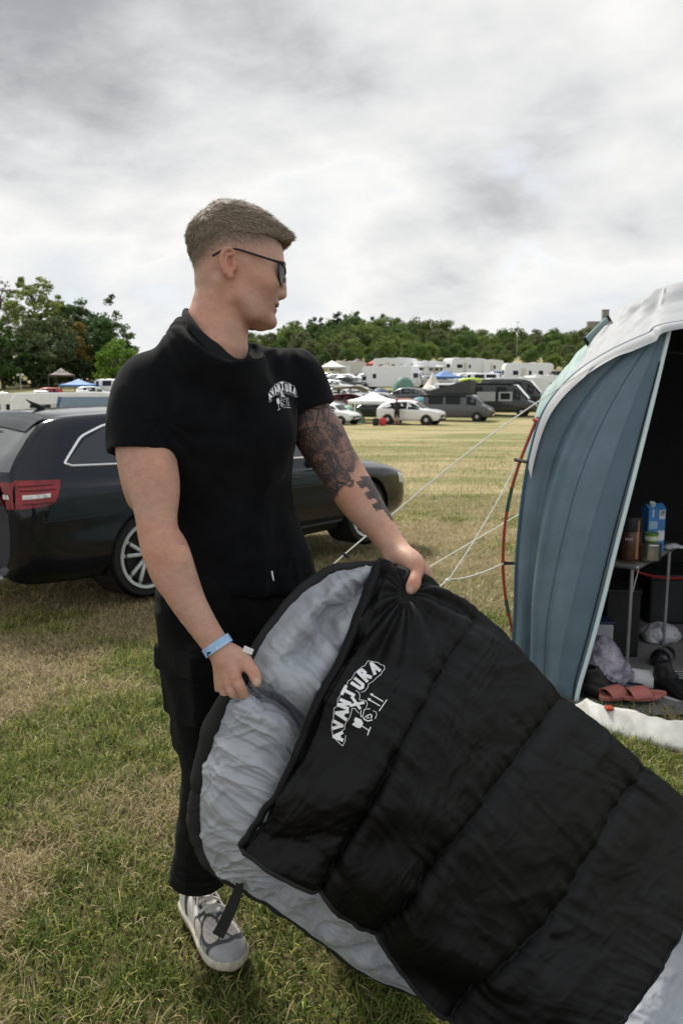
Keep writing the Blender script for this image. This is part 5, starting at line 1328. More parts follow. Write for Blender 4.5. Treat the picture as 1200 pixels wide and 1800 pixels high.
    MB().tube([on_end(-.72, .68, -1, .002), on_end(-.76, .98, -1, .002), on_end(-.70, 1.05, -1, .004), on_end(-.63, 1.25, -1, .004), on_end(-.585, 1.36, -1, .004)], .005, 6).build('tailgate_gap', M_DARK, root, local=True)
    MB().tube([on_end(.72, .68, -1, .002), on_end(.76, .98, -1, .002), on_end(.70, 1.05, -1, .004), on_end(.63, 1.25, -1, .004), on_end(.585, 1.36, -1, .004)], .005, 6).build('tailgate_gap', M_DARK, root, local=True)
    MB().tube([on_end(0, 1.06, -1, .03), on_end(-.2, 1.075, -1, .018), on_end(-.40, 1.08, -1, .014)], .011, 6).build('rear_wiper', M_DARK, root, local=True)
    MB().box((-2.475, 0, .80), (.012, .52, .11), bev=.004).build('number_plate', mat('plate', (.6, .6, .58), rough=.5), root, local=True)
    for s in (-1, 1): MB().lathe([(.04, -.1), (.046, .04), (.040, .045), (.034, -.05)], 20, axis='x', c=(-2.42, s * .55, .285)).build('exhaust', M_CHROME, root, smooth=True, local=True)
    MB().tube(np.array([[-1.72, 0, 1.46], [-1.80, 0, 1.50], [-1.86, 0, 1.535]]), [.03, .014, .003], 8).build('aerial', M_DARK, root, smooth=True, local=True)
    Gp = np.array([[on_top(x, y, .004) for y in np.linspace(-.62 - (.10 * (x - .6)), .62 + (.10 * (x - .6)), 30)] for x in np.linspace(.52, 1.12, 14)])
    MB().grid(Gp).build('windscreen', glass, root, smooth=True, local=True)
    for wx in (-1.42, 1.42):
        for s in (1, -1): wheel_parts(root, wx, s * .80, r=.335, side=s)
    return root
CAR = build_estate()
# rear wheel at photo (262, 1045) and front wheel at (640, 958): place and turn the car
pr = at(258, 1046, 6.15); pf = at(624, 957, 8.25)
hd = math.atan2(pf[1] - pr[1], pf[0] - pr[0])
fwd2 = np.array([math.cos(hd), math.sin(hd)]); lft = np.array([-math.sin(hd), math.cos(hd)])
# the near wheels are on the right side (y = -.80)
o2 = pr[:2] + fwd2 * 1.42 + lft * .86
CAR.location = (o2[0], o2[1], float(pr[2] + pf[2]) / 2); CAR.rotation_euler = (0, math.atan2(pr[2] - pf[2], 2.84), hd)
print('CAR wheelbase check', np.linalg.norm(pf - pr), math.degrees(hd), pr, pf)
# ------------------------------------------------------------------ tunnel tent on the right
def build_tent():
    T = empty('tunnel_tent', (1.9, 4.6, -.15), 'large blue and grey tunnel tent with open front and red poles', 'tent')
    blue = mat('tent_blue', (.125, .185, .230), rough=.55, spec=.4, var=.14, vscale=7, bump=.35, bscale=26, bstretch=(1, 1, .3))
    blue_d = mat('tent_blue_dark', (.045, .095, .145), rough=.62, spec=.3, var=.10, vscale=5)
    grey = mat('tent_grey', (.30, .31, .325), rough=.6, spec=.35, var=.06, vscale=5, bump=.1, bscale=900)
    mint = mat('tent_mint', (.27, .37, .355), rough=.6, spec=.35, var=.05, vscale=5)
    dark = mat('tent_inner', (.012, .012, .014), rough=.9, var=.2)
    pipe = mat('piping', (.60, .72, .74), rough=.5, var=.05)
    red = mat('pole_red', (.30, .035, .018), rough=.35, spec=.5, var=.15, vscale=9)
    green = mat('pole_sleeve_green', (.02, .07, .04), rough=.5, var=.1)
    strapm = mat('webbing_black', (.010, .010, .011), rough=.8, var=.2)
    # front arch, from the foot on the left up over the top and down on the right (mirrored about x = 2.75)
    AL = [(897, 1180, 4.05), (904, 1090, 4.05), (907, 1000, 4.06), (912, 930, 4.07), (920, 860, 4.08), (932, 795, 4.09), (950, 735, 4.10), (978, 690, 4.10), (1020, 650, 4.09), (1075, 616, 4.08), (1135, 589, 4.06), (1200, 566, 4.05)]
    A = np.array([at(*q) for q in AL])
    foot = A[0].copy(); foot[2] = zt(foot[0], foot[1]) + .01; A = np.concatenate([[foot], A[1:]])
    cx = 2.75
    top = np.array([cx, 4.02, A[-1][2] + .10])
    mir = A[::-1].copy(); mir[:, 0] = 2 * cx - mir[:, 0]
    ARCH = crom(np.concatenate([A, [top], mir]), 160)
    nA = int(160 * (len(A) - 1) / (2 * len(A))) + 2
    # roof behind the front arch, up to a taller arch and down to the rear
    BL = [(915, 1165, 5.2), (918, 1000, 5.15), (930, 850, 5.1), (946, 722, 4.95), (985, 655, 4.95), (1040, 598, 4.95), (1078, 558, 4.95), (1120, 526, 4.95), (1160, 508, 4.95), (1200, 495, 4.95)]
    Bq = np.array([at(*q) for q in BL]); Bq[0][2] = zt(*Bq[0][:2]) + .01
    Bq = np.concatenate([Bq, [np.array([cx, 4.95, Bq[-1][2] + .14])], (Bq[::-1] * [-1, 1, 1] + [2 * cx, 0, 0])])
    BA = crom(Bq, 160)
    R3 = BA * [1, 1, 1] + [0, 1.4, 0]; R3 = (R3 - [cx, 0, 0]) * [.93, 1, .96] + [cx + .55, 0, 0]; R4 = BA + [0, 3.2, 0]; R4 = (R4 - [cx, 0, 0]) * [.75, 1, .6] + [cx + 1.2, 0, 0]
    G = np.stack([ARCH, ARCH * .5 + BA * .5 + [0, 0, -.012], BA, R3, R4])
    G = surf(G, 70, 160)
    U = np.stack([np.linspace(0, 4, 70)[:, None] * np.ones(160), np.linspace(0, 6, 160)[None, :] * np.ones((70, 1))], -1)
    n = grid_normals(G); G = G + n * ((.010 * fbm(U * [.8, 2.2], 3.5, 3, 9) + .006 * noise(U * [1, 3], 6, 3)) * np.clip(np.linspace(0, 8, 70), 0, 1)[:, None])[..., None]
    # the mint flank low down, the grey roof above
    k = 46
    fl = MB().grid(G[:, :k]).build('flank', mint, T, smooth=True); rf = MB().grid(G[:, k - 1:160 - k + 1]).build('roof', grey, T, smooth=True); MB().grid(G[:, 160 - k:]).build('flank', mint, T, smooth=True)
    for o in (fl, rf):
        md = o.modifiers.new('thickness', 'SOLIDIFY'); md.thickness = .003
    MB().tube(ARCH[:nA], .010, 8).build('seam', blue_d, T, smooth=True)
    # lap of grey roof over the front
    # front panel: between the arch and the piped door edge, slightly bellied, with vertical folds
    DL = [(1176, 578, 4.03), (1150, 690, 4.00), (1118, 820, 3.95), (1085, 950, 3.90), (1058, 1060, 3.87), (1034, 1150, 3.85), (1018, 1205, 3.84), (1011, 1242, 3.83), (1013, 1262, 3.83)]
    D = crom(np.array([at(*q) for q in DL])[::-1], 120)
    Lf = crom(A[:-1], 120)
    # let the arch side run from the foot to where the door edge meets the arch
    s = np.linspace(0, 1, 60)[None, :, None]
    P = Lf[:, None] * (1 - s) + D[:, None] * s
    tt = np.linspace(0, 1, 120)[:, None]; ss = np.linspace(0, 1, 60)[None, :]
    belly = np.sin(np.pi * ss) * np.sin(np.pi * np.clip(tt * .85 + .1, 0, 1))
    fold = (.034 * np.sin(ss * 21 + .8 * np.sin(tt * 3)) * np.exp(-((ss - .30) / .22) ** 2) + .014 * np.sin(ss * 43 + 2 * tt) * np.exp(-((ss - .34) / .16) ** 2)) * sstep(1.0, .45, tt)
    wr = .006 * noise(np.stack([ss * 9 + tt * 4, tt * 7 - ss * 3], -1), 1, 5) * sstep(.35, .05, ss) + .008 * noise(np.stack([ss * 6 - tt * 2, tt * 11 + 0 * ss], -1), 1, 8) * sstep(.7, 1, ss)
    off = .05 * belly + fold + wr
    P = P + np.array([-.45, -.89, 0]) * off[..., None] * np.minimum(1, np.minimum(ss, 1 - ss) * 12)[..., None]
    pn = MB().grid(P).build('door_panel', blue, T, smooth=True); md = pn.modifiers.new('thickness', 'SOLIDIFY'); md.thickness = .002; md.offset = 0
    # darker doubled band beside the door edge
    bi = 44
    ov = P[:, bi:58] + np.array([-.45, -.89, 0]) * .004
    ov = ov[8:]
    MB().grid(ov).build('door_band', mat('tent_blue_band', (.098, .152, .195), rough=.62, spec=.35, var=.1, vscale=6), pn, smooth=True)
    MB().tube(D + np.array([-.3, -.7, 0]) * .006, .0115, 8).build('door_piping', pipe, pn, smooth=True)
    zp = P[10:112, 56] + np.array([-.45, -.89, 0]) * .008
    MB().tube(zp, .0035, 6).build('zip', strapm, pn, smooth=True)
    for q_ in (14, 30): MB().tube(P[4:116, q_] + np.array([-.45, -.89, 0]) * .0015, .0022, 6).build('seam', blue_d, pn, smooth=True)
    # right front panel, mirrored (outside the frame)
    Q = P * [-1, 1, 1] + [2 * cx, 0, 0]; MB().grid(Q).build('door_panel', blue, T, smooth=True)
    # storm flap edge of the roof hanging over the arch
    lap = np.stack([ARCH[30:130] + [0, -.01, .006], ARCH[30:130] + [0, -.05, -.006], ARCH[30:130] + [0, -.085, -.035]])
    lap = surf(lap, 8, 150); LU = np.stack(np.meshgrid(np.linspace(0, .2, 8), np.linspace(0, 3, 150), indexing='ij'), -1)
    lap[..., 2] += .012 * noise(LU, 8, 3) * np.linspace(0, 1, 8)[:, None]; MB().grid(lap).build('storm_flap', grey, T, smooth=True)
    # vent with black straps on the shoulder
    c = at(1052, 585, 4.7); e1 = at(1085, 560, 4.75) - at(1035, 608, 4.7); e1 /= np.linalg.norm(e1); up_ = np.array([-.45, -.25, .86]); up_ -= e1 * (e1 @ up_); up_ /= np.linalg.norm(up_); oo = np.cross(e1, up_)
    vt = MB().box(c, (.20, .012, .085), np.stack([e1, oo, up_], 1), bev=.008).build('vent', mint, T)
    for k_ in (-.095, .095): MB().box(c + e1 * k_, (.016, .018, .095), np.stack([e1, oo, up_], 1), bev=.003).build('vent_strap', strapm, vt)
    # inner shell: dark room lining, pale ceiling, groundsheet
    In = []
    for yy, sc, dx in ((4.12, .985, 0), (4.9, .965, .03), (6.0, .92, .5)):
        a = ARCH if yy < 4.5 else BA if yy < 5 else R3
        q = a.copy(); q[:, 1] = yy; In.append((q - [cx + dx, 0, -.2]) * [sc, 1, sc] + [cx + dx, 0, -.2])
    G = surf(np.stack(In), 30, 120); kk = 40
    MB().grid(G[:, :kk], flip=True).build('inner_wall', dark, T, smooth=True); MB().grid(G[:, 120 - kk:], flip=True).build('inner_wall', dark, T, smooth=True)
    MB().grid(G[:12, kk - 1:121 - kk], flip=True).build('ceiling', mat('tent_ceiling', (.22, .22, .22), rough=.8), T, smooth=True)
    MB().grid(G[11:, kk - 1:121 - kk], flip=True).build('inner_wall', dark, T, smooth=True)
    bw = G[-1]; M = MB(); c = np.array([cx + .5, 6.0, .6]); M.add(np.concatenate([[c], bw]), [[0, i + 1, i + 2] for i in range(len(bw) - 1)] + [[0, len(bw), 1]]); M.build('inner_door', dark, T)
    gs = []
    for yy in np.linspace(3.60, 6.0, 40):
        gs.append([(x, yy, zt(x, yy) + .012 + .006 * float(noise(np.array([[x, yy]]), 5, 3)[0])) for x in np.linspace(1.16 + .12 * max(0, yy - 4), 2 * cx - 1.14, 50)])
    MB().grid(gs).build('groundsheet', mat('groundsheet', (.19, .19, .185), rough=.75, var=.25, vscale=9, bump=.3, bscale=30), T, smooth=True)
    # raised white bathtub edge across the doorway: a soft roll lying on the grass
    E = crom(np.array([ground(*q) for q in [(1014, 1270), (1042, 1284), (1078, 1297), (1120, 1307), (1160, 1318), (1200, 1327), (1260, 1345), (1340, 1372)]]), 60)
    GG = []
    for i, p in enumerate(E):
        h_ = (.105 + .004 * math.sin(i * .31)) * (.35 + .65 * min(1, i / 7)); wv = .010 * math.sin(i * .22)
        GG.append([p + [.02, .16, .015], p + [.02, .13, h_ * .8], p + [.01, .10, h_], p + [0, .08 , h_ - .006], p + [0, .03 - wv, h_ * .62], p + [0, -.004 - wv, .028], p + [0, .012, -.004]])
    GG = surf(np.array(GG), 120, 30); GU = np.stack(np.meshgrid(np.linspace(0, 1.5, 120), np.linspace(0, .3, 30), indexing='ij'), -1)
    GG = GG + grid_normals(GG) * (.008 * fbm(GU, 9, 3, 5))[..., None]
    ts = MB().grid(GG).build('threshold', mat('threshold_white', (.56, .56, .53), rough=.7, var=.16, vscale=11, bump=.15, bscale=60), T, smooth=True)
    p = E[17] + [.0, .085, .104]; MB().box(p, (.035, .04, .014), bev=.003).build('toggle', mat('toggle_red', (.32, .05, .02), rough=.5), ts)
    # red pole outside the panel, bowed out, held by black straps
    PL = [(945, 733, 4.16), (930, 768, 4.16), (912, 815, 4.16), (898, 862, 4.16), (888, 915, 4.16), (884, 965, 4.16), (884, 1010, 4.16), (889, 1055, 4.16), (897, 1095, 4.16), (905, 1130, 4.17), (912, 1170, 4.18)]
    PP = np.array([at(*q) for q in PL]); PP = crom(PP, 90); PP[-1][2] = zt(*PP[-1][:2])
    po = MB().tube(PP, .0085, 10).build('pole', red, T, smooth=True)
    for a, b in ((26, 34), (62, 68)): MB().tube(PP[a:b], .0098, 10).build('pole_joint', green, po, smooth=True)
    q0, q1, q2 = at(936, 735, 4.14), at(950, 737, 4.09), at(947, 757, 4.10)
    MB().tube([at(938, 738, 4.15), at(951, 741, 4.10)], .010, 8).tube([at(938, 736, 4.15), at(949, 757, 4.10)], .008, 8).build('pole_pocket', red, T, smooth=True)
    for (x0, x1, y0, y1) in ((904, 926, 808, 812), (886, 908, 990, 990)):
        a = at(x0, y0, 4.15); b = at(x1, y1, 4.08); MB().tube(np.linspace(a, b, 4), [.010, .009, .009, .009], 4).build('strap', strapm, T)
    # hook cord inside the door
    MB().tube(crom([at(1168, 618, 4.2), at(1185, 620, 4.3), at(1230, 625, 4.5)], 10), .006, 6).build('hook_cord', strapm, T)
    return T
TENT = build_tent()
M_CORD = mat('guy_cord', (.72, .72, .68), rough=.7, var=.05)
def guy(pts, label, r=.0032, sag=0.):
    P = crom(np.array([at(*q) for q in pts]), 40)
    o = MB().tube(P, r, 6).build('guy_line', M_CORD, None, smooth=True); return tag(o, label, 'rope', 'white guy lines of the tunnel tent')
g_end = ground(540, 1035)
P = np.array([at(1138, 594, 4.03), at(1048, 640, 4.03), at(935, 713, 3.95), at(816, 800, 3.86), at(640, 945, 3.76), at(572, 1004, 3.72), at(520, 1048, 3.70)])
o = MB().tube(crom(P, 60), .0034, 6).build('guy_line', M_CORD, None, smooth=True); tag(o, 'long white guy line running from the tent roof behind the tattooed arm', 'rope', 'white guy lines of the tunnel tent')
MB().box(at(607, 976, 3.735), (.035, .012, .012), np.array(Matrix.Rotation(R(40), 3, 'Y')), bev=.003).build('runner', mat('webbing_black'), o)
o = guy([(908, 812, 4.15), (880, 870, 4.12), (830, 955, 4.07), (788, 1019, 4.03)], 'white guy line from the upper black strap to the knot')
o = guy([(886, 990, 4.15), (850, 1005, 4.1), (815, 1016, 4.06), (788, 1019, 4.03), (776, 1028, 4.01), (755, 1045, 3.98)], 'slack white guy line from the lower black strap to the knot')
MB().lathe([(.001, -.012), (.008, -.006), (.009, .004), (.001, .012)], 10, axis='x', c=at(786, 1020, 4.025)).build('knot', M_CORD, o, smooth=True)
guy([(950, 884, 5.3), (912, 904, 5.2), (830, 952, 5.0), (752, 998, 4.8), (700, 1030, 4.7)], 'white guy line passing behind the red pole')

# ------------------------------------------------------------------ things inside the tent
def gz(p, h=.02): return np.array([p[0], p[1], zt(p[0], p[1]) + h])
def build_inside():
    # folding camp table
    tl = empty('camp_table', at(1110, 1180, 4.5), 'small folding aluminium camp table inside the tent', 'table')
    alu = mat('aluminium', (.45, .45, .46), rough=.4, metal=.7, var=.15)
    tz = at(1110, 985, 4.45)[2]
    x0, y0 = at(1055, 985, 4.40)[0], 4.40
    a = math.radians(-14); ex = np.array([math.cos(a), math.sin(a), 0]); ey = np.array([-ex[1], ex[0], 0]); ez = np.array([0, 0, 1.]); Rm = np.stack([ex, ey, ez], 1)
    corner = at(1122, 988, 4.30); corner[2] = tz
    c = corner + ey * .55 - ex * .25
    e1 = np.array(at(1195, 955, 4.95)) - corner; e1[2] = 0; L1 = np.linalg.norm(e1); e1 /= L1; e2 = np.array([-e1[1], e1[0], 0]) 
    c = corner + e1 * L1 / 2 + e2 * .24; Rm = np.stack([e1, e2, ez], 1)
    MB().box(c + [0, 0, -.012], (L1, .48, .028), Rm, bev=.012).build('table_frame', alu, tl)
    MB().box(c + [0, 0, .004], (L1 - .05, .43, .010), Rm, bev=.003).build('table_top', mat('table_top', (.10, .075, .055), rough=.5, var=.25), tl)
    for s1 in (-1, 1):
        for s2 in (-1, 1):
            p = c + e1 * s1 * (L1 / 2 - .05) + e2 * s2 * .19
            MB().tube([p + [0, 0, -.02], gz(p, .0)], .011, 8).build('leg', alu, tl, smooth=True)
    p = c + e1 * (-(L1 / 2 - .05)) + e2 * -.19
    MB().tube([p + [0, 0, -.20], p + e1 * .13 + [0, 0, -.03]], .005, 6).build('brace', alu, tl, smooth=True)
    top = tz + .010
    # percolator-like tin, pot, carton, tub
    q = at(1105, 960, 4.45); q[2] = top
    t = empty('storage_tin', q, 'tall brown tin with black lid on the camp table', 'tin')
    br = mat('tin_brown', (.085, .045, .030), rough=.35, metal=.3, var=.3, vscale=12)
    MB().lathe([(.001, 0), (.062, 0), (.064, .006), (.064, .16), (.062, .165)], 28, c=q).build('body', br, t, smooth=True)
    MB().lathe([(.066, .165), (.067, .17), (.067, .235), (.062, .245), (.001, .247)], 28, c=q).build('lid', M_DARK, t, smooth=True)
    MB().box(q + [.022, -.061, .12], (.014, .004, .22), bev=.001).build('copper_strip', mat('copper', (.45, .22, .10), rough=.35, metal=.5, var=.2), t)
    # worn lettering
    for i, ch_ in enumerate('SCAPE'):
        MB().box(q + [-.042 + i * .011, -.058 - .006 * math.sin((i + .5) / 5 * 3.1), .125], (.007, .002, .013)).build('letter', mat('tin_letter', (.35, .33, .32), rough=.6), t)
    q = at(1141, 962, 4.42); q[2] = top
    t = empty('cooking_pot', q, 'small steel cooking pot beside the brown tin', 'pot')
    MB().lathe([(.001, 0), (.056, 0), (.062, .008), (.062, .085), (.065, .088), (.060, .09), (.059, .012), (.001, .01)], 32, c=q).build('body', mat('steel', (.38, .38, .38), rough=.25, metal=.9, var=.2, vscale=30), t, smooth=True)
    MB().lathe([(.064, .090), (.060, .098), (.02, .108), (.001, .108)], 32, c=q).build('lid', mat('steel'), t, smooth=True)
    q2 = q + [.002, -.005, .108]
    t = empty('food_tub', q2, 'green tub with pale label on top of the steel pot', 'tub')
    MB().lathe([(.001, 0), (.030, 0), (.036, .04), (.038, .042)], 24, c=q2).build('body', mat('tub_green', (.20, .38, .06), rough=.4, var=.2), t, smooth=True)
    MB().lathe([(.036, .010), (.0375, .032)], 24, c=q2).build('paper_label', mat('tub_label', (.55, .62, .50), rough=.6), t, smooth=True)
    MB().lathe([(.040, .040), (.040, .050), (.001, .052)], 24, c=q2).build('lid', mat('tub_lid', (.10, .20, .04), rough=.4, var=.1), t, smooth=True)
    q = at(1144, 962, 4.66); q[2] = top
    t = empty('milk_carton', q, 'blue and white drink carton with screw cap behind the steel pot', 'carton')
    bl = mat('carton_blue', (.05, .20, .48), rough=.45, var=.15, vscale=20); wh = mat('carton_white', (.62, .66, .70), rough=.5)
    Rc = np.array(Matrix.Rotation(R(14), 3, 'Z'))
    MB().box(q + [0, 0, .13], (.115, .075, .26), Rc, bev=.003).build('body', bl, t)
    P_ = np.array([[-.0575, -.0375, 0], [.0575, -.0375, 0], [.0575, .0375, 0], [-.0575, .0375, 0], [-.0575, 0, .028], [.0575, 0, .028]]) @ Rc.T
    MB().add(P_ + q + [0, 0, .26], [[0, 1, 5, 4], [2, 3, 4, 5], [0, 4, 3], [1, 2, 5]]).build('gable', bl, t)
    MB().lathe([(.017, 0), (.017, .02), (.001, .021)], 16, c=q + [-.02, -.02, .278], M=np.array(Matrix.Rotation(R(28), 3, 'X'))).build('cap', wh, t, smooth=True)
    f = np.array([0, -.0392, 0]) @ Rc.T
    for (dx, dz, w_, h_, m_) in ((.032, .225, .038, .052, wh), (-.030, .235, .010, .045, wh), (-.025, .165, .055, .045, mat('carton_pale', (.30, .48, .62), rough=.5)), (.03, .10, .045, .06, wh)):
        MB().box(q + f + np.array([dx, 0, dz]) @ Rc.T, (w_, .0018, h_), Rc).build('printed_patch', m_, t)
    for (dx, dz, w_, h_) in ((.026, .232, .006, .026), (.037, .243, .020, .006), (.040, .232, .006, .026)): MB().box(q + f * 1.04 + np.array([dx, 0, dz]) @ Rc.T, (w_, .0018, h_), Rc).build('printed_letter', M_DARK, t)
    q = at(1182, 945, 4.75); q[2] = top
    t = empty('snack_packet', q, 'crumpled white packet with dark print on the camp table', 'packet')
    pk = []
    for i in range(9):
        for j in range(13):
            u, v_ = i / 8 - .5, j / 12 - .5; pk.append((q[0] + v_ * .13, q[1] + u * .08, q[2] + .028 * math.cos(u * 2.8) * math.cos(v_ * 2.6) + .005 * float(noise(np.array([[u * 5, v_ * 7]]), 1, 3)[0])))
    MB().add(pk, [[i * 13 + j, i * 13 + j + 1, (i + 1) * 13 + j + 1, (i + 1) * 13 + j] for i in range(8) for j in range(12)]).build('wrapper', mat('packet_white', (.55, .56, .58), rough=.35, var=.3, vscale=25), t, smooth=True)
    # red strap sagging behind the table, folding chair back, second row of boxes
    o = MB().tube(crom([at(1095, 985, 5.3), at(1120, 1005, 5.3), at(1160, 1015, 5.3), at(1200, 1016, 5.3), at(1260, 1010, 5.3)], 20), .010, 6).build('red_strap', mat('strap_red', (.30, .02, .02), rough=.7), None, smooth=True); tag(o, 'red strap sagging across the dark back of the tent', 'strap')
    q = gz(at(1175, 1075, 5.6)); t = empty('storage_chest', q, 'dark storage chest at the dark back of the tent', 'chest')
    MB().box(q + [.1, 0, .16], (.62, .34, .32), bev=.02).build('body', mat('trunk_dark', (.02, .021, .024), rough=.6, var=.2), t); MB().box(q + [.1, 0, .335], (.64, .36, .05), bev=.015).build('lid', mat('trunk_dark'), t)
    # black tall box / bin behind, paper towel, shoes, slides, bottle, bag, rug
    q = gz(at(1086, 1170, 4.75)); t = empty('cool_box', q, 'tall black box standing under the camp table', 'box')
    MB().box(q + [0, .05, .20], (.20, .26, .40), np.array(Matrix.Rotation(R(-8), 3, 'Z')), bev=.012).build('body', M_DARK, t, smooth=False)
    MB().box(q + [0, .05, .405], (.21, .27, .03), np.array(Matrix.Rotation(R(-8), 3, 'Z')), bev=.008).build('lid', M_DARK, t)
    q = gz(at(1052, 1150, 4.55)); t = empty('plastic_crate', q, 'pale storage box behind the plastic bag', 'crate')
    MB().box(q + [0, .03, .12], (.14, .12, .24), bev=.01).build('body', mat('box_pale', (.36, .38, .42), rough=.5, var=.1), t); MB().box(q + [0, .03, .248], (.15, .13, .016), bev=.004).build('lid', mat('box_navy', (.02, .03, .08), rough=.5), t)
    q = gz(at(1110, 1202, 4.10), .055)
    t = empty('paper_towel', q - [0, 0, .055], 'white paper towel roll lying on the groundsheet', 'paper roll')
    ax = np.array([.86, -.51, 0]); up_ = np.array([0, 0, 1.]); sd = np.cross(up_, ax); M3 = np.stack([sd, up_, ax], 1)
    MB().lathe([(.020, -.115), (.054, -.115), (.055, -.112), (.055, .112), (.054, .115), (.024, .115), (.022, .112), (.020, -.115)], 32, M=M3, c=q).build('roll', mat('paper', (.70, .70, .70), rough=.9, var=.06, bump=.2, bscale=60), t, smooth=True)
    MB().lathe([(.0235, -.11), (.0235, .113), (.0215, .113), (.0215, -.11)], 24, M=M3, c=q).build('cardboard_core', mat('cardboard', (.22, .20, .17), rough=.9), t, smooth=True)
    # thin translucent carrier bag full of things
    q = gz(at(1055, 1215, 4.02))
    F = Field()
    for (dx, dy, dz, r_) in ((0, 0, .08, .085), (.07, .02, .07, .07), (-.02, .02, .15, .065), (.04, .03, .16, .06), (.0, .05, .22, .04), (.11, .04, .05, .05)): F.cone(q + [dx, dy, dz], q + [dx + .01, dy, dz + .01], r_, r_ * .9, k=.06)
    F.plane(q + [0, 0, .004], (0, 0, -1), .01)
    v, f = surface_net(F, q - .2, q + [.3, .3, .4], .007); n = vert_normals(v, f); v = v + n * (folds(v, .012, 9, (1, 1, .8), 14) + folds(v, .006, 19, (1, 1, 1), 30))[:, None]
    o = link('plastic_bag', mesh_np('plastic_bag', v, f), mat('bag_plastic', (.26, .24, .30), rough=.25, spec=.6, var=.45, vscale=16)); tag(o, 'crumpled thin lilac carrier bag just inside the tent door', 'bag')
    q = gz(at(1163, 1085, 5.0))
    F = Field()
    for (dx, dz, r_) in ((0, .05, .06), (.07, .04, .05), (-.06, .035, .045)): F.cone(q + [dx, 0, dz], q + [dx, .05, dz], r_, r_, k=.05)
    v, f = surface_net(F, q - .2, q + .25, .008); n = vert_normals(v, f); v = v + n * folds(v, .012, 39, (1, 1, 1), 22)[:, None]
    tag(link('plastic_bag', mesh_np('plastic_bag', v, f), mat('bag_white', (.50, .50, .53), rough=.35, spec=.5, var=.2, vscale=14)), 'small crumpled white bag far back on the groundsheet', 'bag')
    # bottle lying down, can
    q = gz(at(1165, 1145, 4.55), .05)
    t = empty('drink_bottle', q - [0, 0, .05], 'dark rounded bottle lying on the groundsheet behind the table leg', 'bottle')
    ax = np.array([.62, .78, 0.]); sd = np.cross([0, 0, 1.], ax); M3 = np.stack([sd, [0, 0, 1.], ax], 1)
    MB().lathe([(.001, -.10), (.035, -.098), (.052, -.08), (.058, -.04), (.056, .02), (.05, .05), (.052, .07), (.03, .095), (.02, .10), (.02, .13), (.001, .131)], 28, M=M3, c=q).build('body', mat('bottle_dark', (.015, .014, .018), rough=.15, spec=.6, var=.2), t, smooth=True)
    MB().lathe([(.0585, -.045), (.0572, .005)], 28, M=M3, c=q + [0, 0, .0005]).build('paper_label', mat('bottle_label', (.10, .09, .10), rough=.6, var=.5, vscale=40), t, smooth=True)
    q = gz(at(1108, 1222, 3.98), .033)
    ax = np.array([.95, -.3, 0.]); ax /= np.linalg.norm(ax); sd = np.cross([0, 0, 1.], ax); M3 = np.stack([sd, [0, 0, 1.], ax], 1)
    t = empty('drink_can', q - [0, 0, .033], 'dark drink can lying beside the paper roll', 'can')
    MB().lathe([(.001, -.06), (.025, -.06), (.033, -.05), (.033, .05), (.027, .06), (.024, .058), (.001, .056)], 24, M=M3, c=q).build('body', mat('can_dark', (.03, .045, .07), rough=.25, metal=.6, var=.3, vscale=30), t, smooth=True)
    # pink slides
    pink = mat('slide_pink', (.40, .135, .115), rough=.65, var=.08, bump=.1, bscale=200)
    for (px, py, Y, yaw, lb) in ((1085, 1262, 3.80, 205, 'pink rubber slide sandal nearer the door edge'), (1128, 1270, 3.78, 192, 'pink rubber slide sandal beside the black trainer')):
        q = gz(at(px, py, Y), .045)
        t = empty('slide_sandal', q, lb, 'sandal', 'pair of pink slides')
        ca, sa = math.cos(R(yaw)), math.sin(R(yaw)); Rz = np.array([[ca, -sa, 0], [sa, ca, 0], [0, 0, 1]])
        th = np.linspace(0, 2 * np.pi, 40, endpoint=False); xs = .125 * np.cos(th); ys = (.044 + .008 * np.cos(th) - .006 * np.cos(2 * th)) * np.sin(th)
        G = [np.stack([xs * k_, ys * k_, np.full(40, z_)], -1) @ Rz.T + q for k_, z_ in ((.9, 0), (1.0, .006), (1.0, .022), (.95, .026), (.85, .020), (.02, .018))]
        G = [np.concatenate([g, g[:1]]) for g in G]; MB().grid(np.array(G)).build('sole', pink, t, smooth=True)
        G = []
        for x_ in np.linspace(-.02, .085, 12):
            a_ = np.linspace(0, np.pi, 17); h_ = .050 - .15 * abs(x_ - .02) ** 1.2 ; G.append(np.stack([np.full(17, x_) + .01 * np.sin(a_), .052 * np.cos(a_), .014 + h_ * np.sin(a_)], -1) @ Rz.T + q)
        s_ = MB().grid(np.array(G)).build('strap', pink, t, smooth=True); md = s_.modifiers.new('thickness', 'SOLIDIFY'); md.thickness = .005
    # black boots and trainer
    bl = mat('boot_black', (.009, .009, .010), rough=.55, spec=.45, var=.2, bump=.15, bscale=150)
    def boot(px, py, Y, yaw, lb, high, lace=False):
        q = gz(at(px, py, Y), .03); ca, sa = math.cos(R(yaw)), math.sin(R(yaw)); d = np.array([ca, sa, 0]); sl = np.array([-sa, ca, 0]); F = Field()
        L_ = lambda x, y, z: q + d * x + sl * y + np.array([0, 0, z])
        F.slices(q, np.stack([ZUP, sl, d]), [-.13, -.12, -.06, 0, .06, .11, .14, .15], [.045, .05, .05, .042, .036, .030, .024, .02], [.045, .05, .05, .042, .036, .030, .024, .015], [.02, .033, .036, .038, .046, .045, .03, .01], n=2.6, k=.01)
        F.cone(L_(-.075, 0, .06), L_(-.085, 0, high), .040, .044, k=.02); F.cone(L_(-.08, 0, high * .6), L_(-.085, 0, high + .06), .032, .036, k=.006, op='-')
        F.cone(L_(-.01, 0, .07), L_(-.05, 0, high + .01), .022, .018, k=.015)
        v, f = surface_net(F, q - [.22, .22, .03], q + [.22, .22, .26], .005); o = link('boot' if high > .12 else 'trainer', mesh_np('boot', v, f), bl)
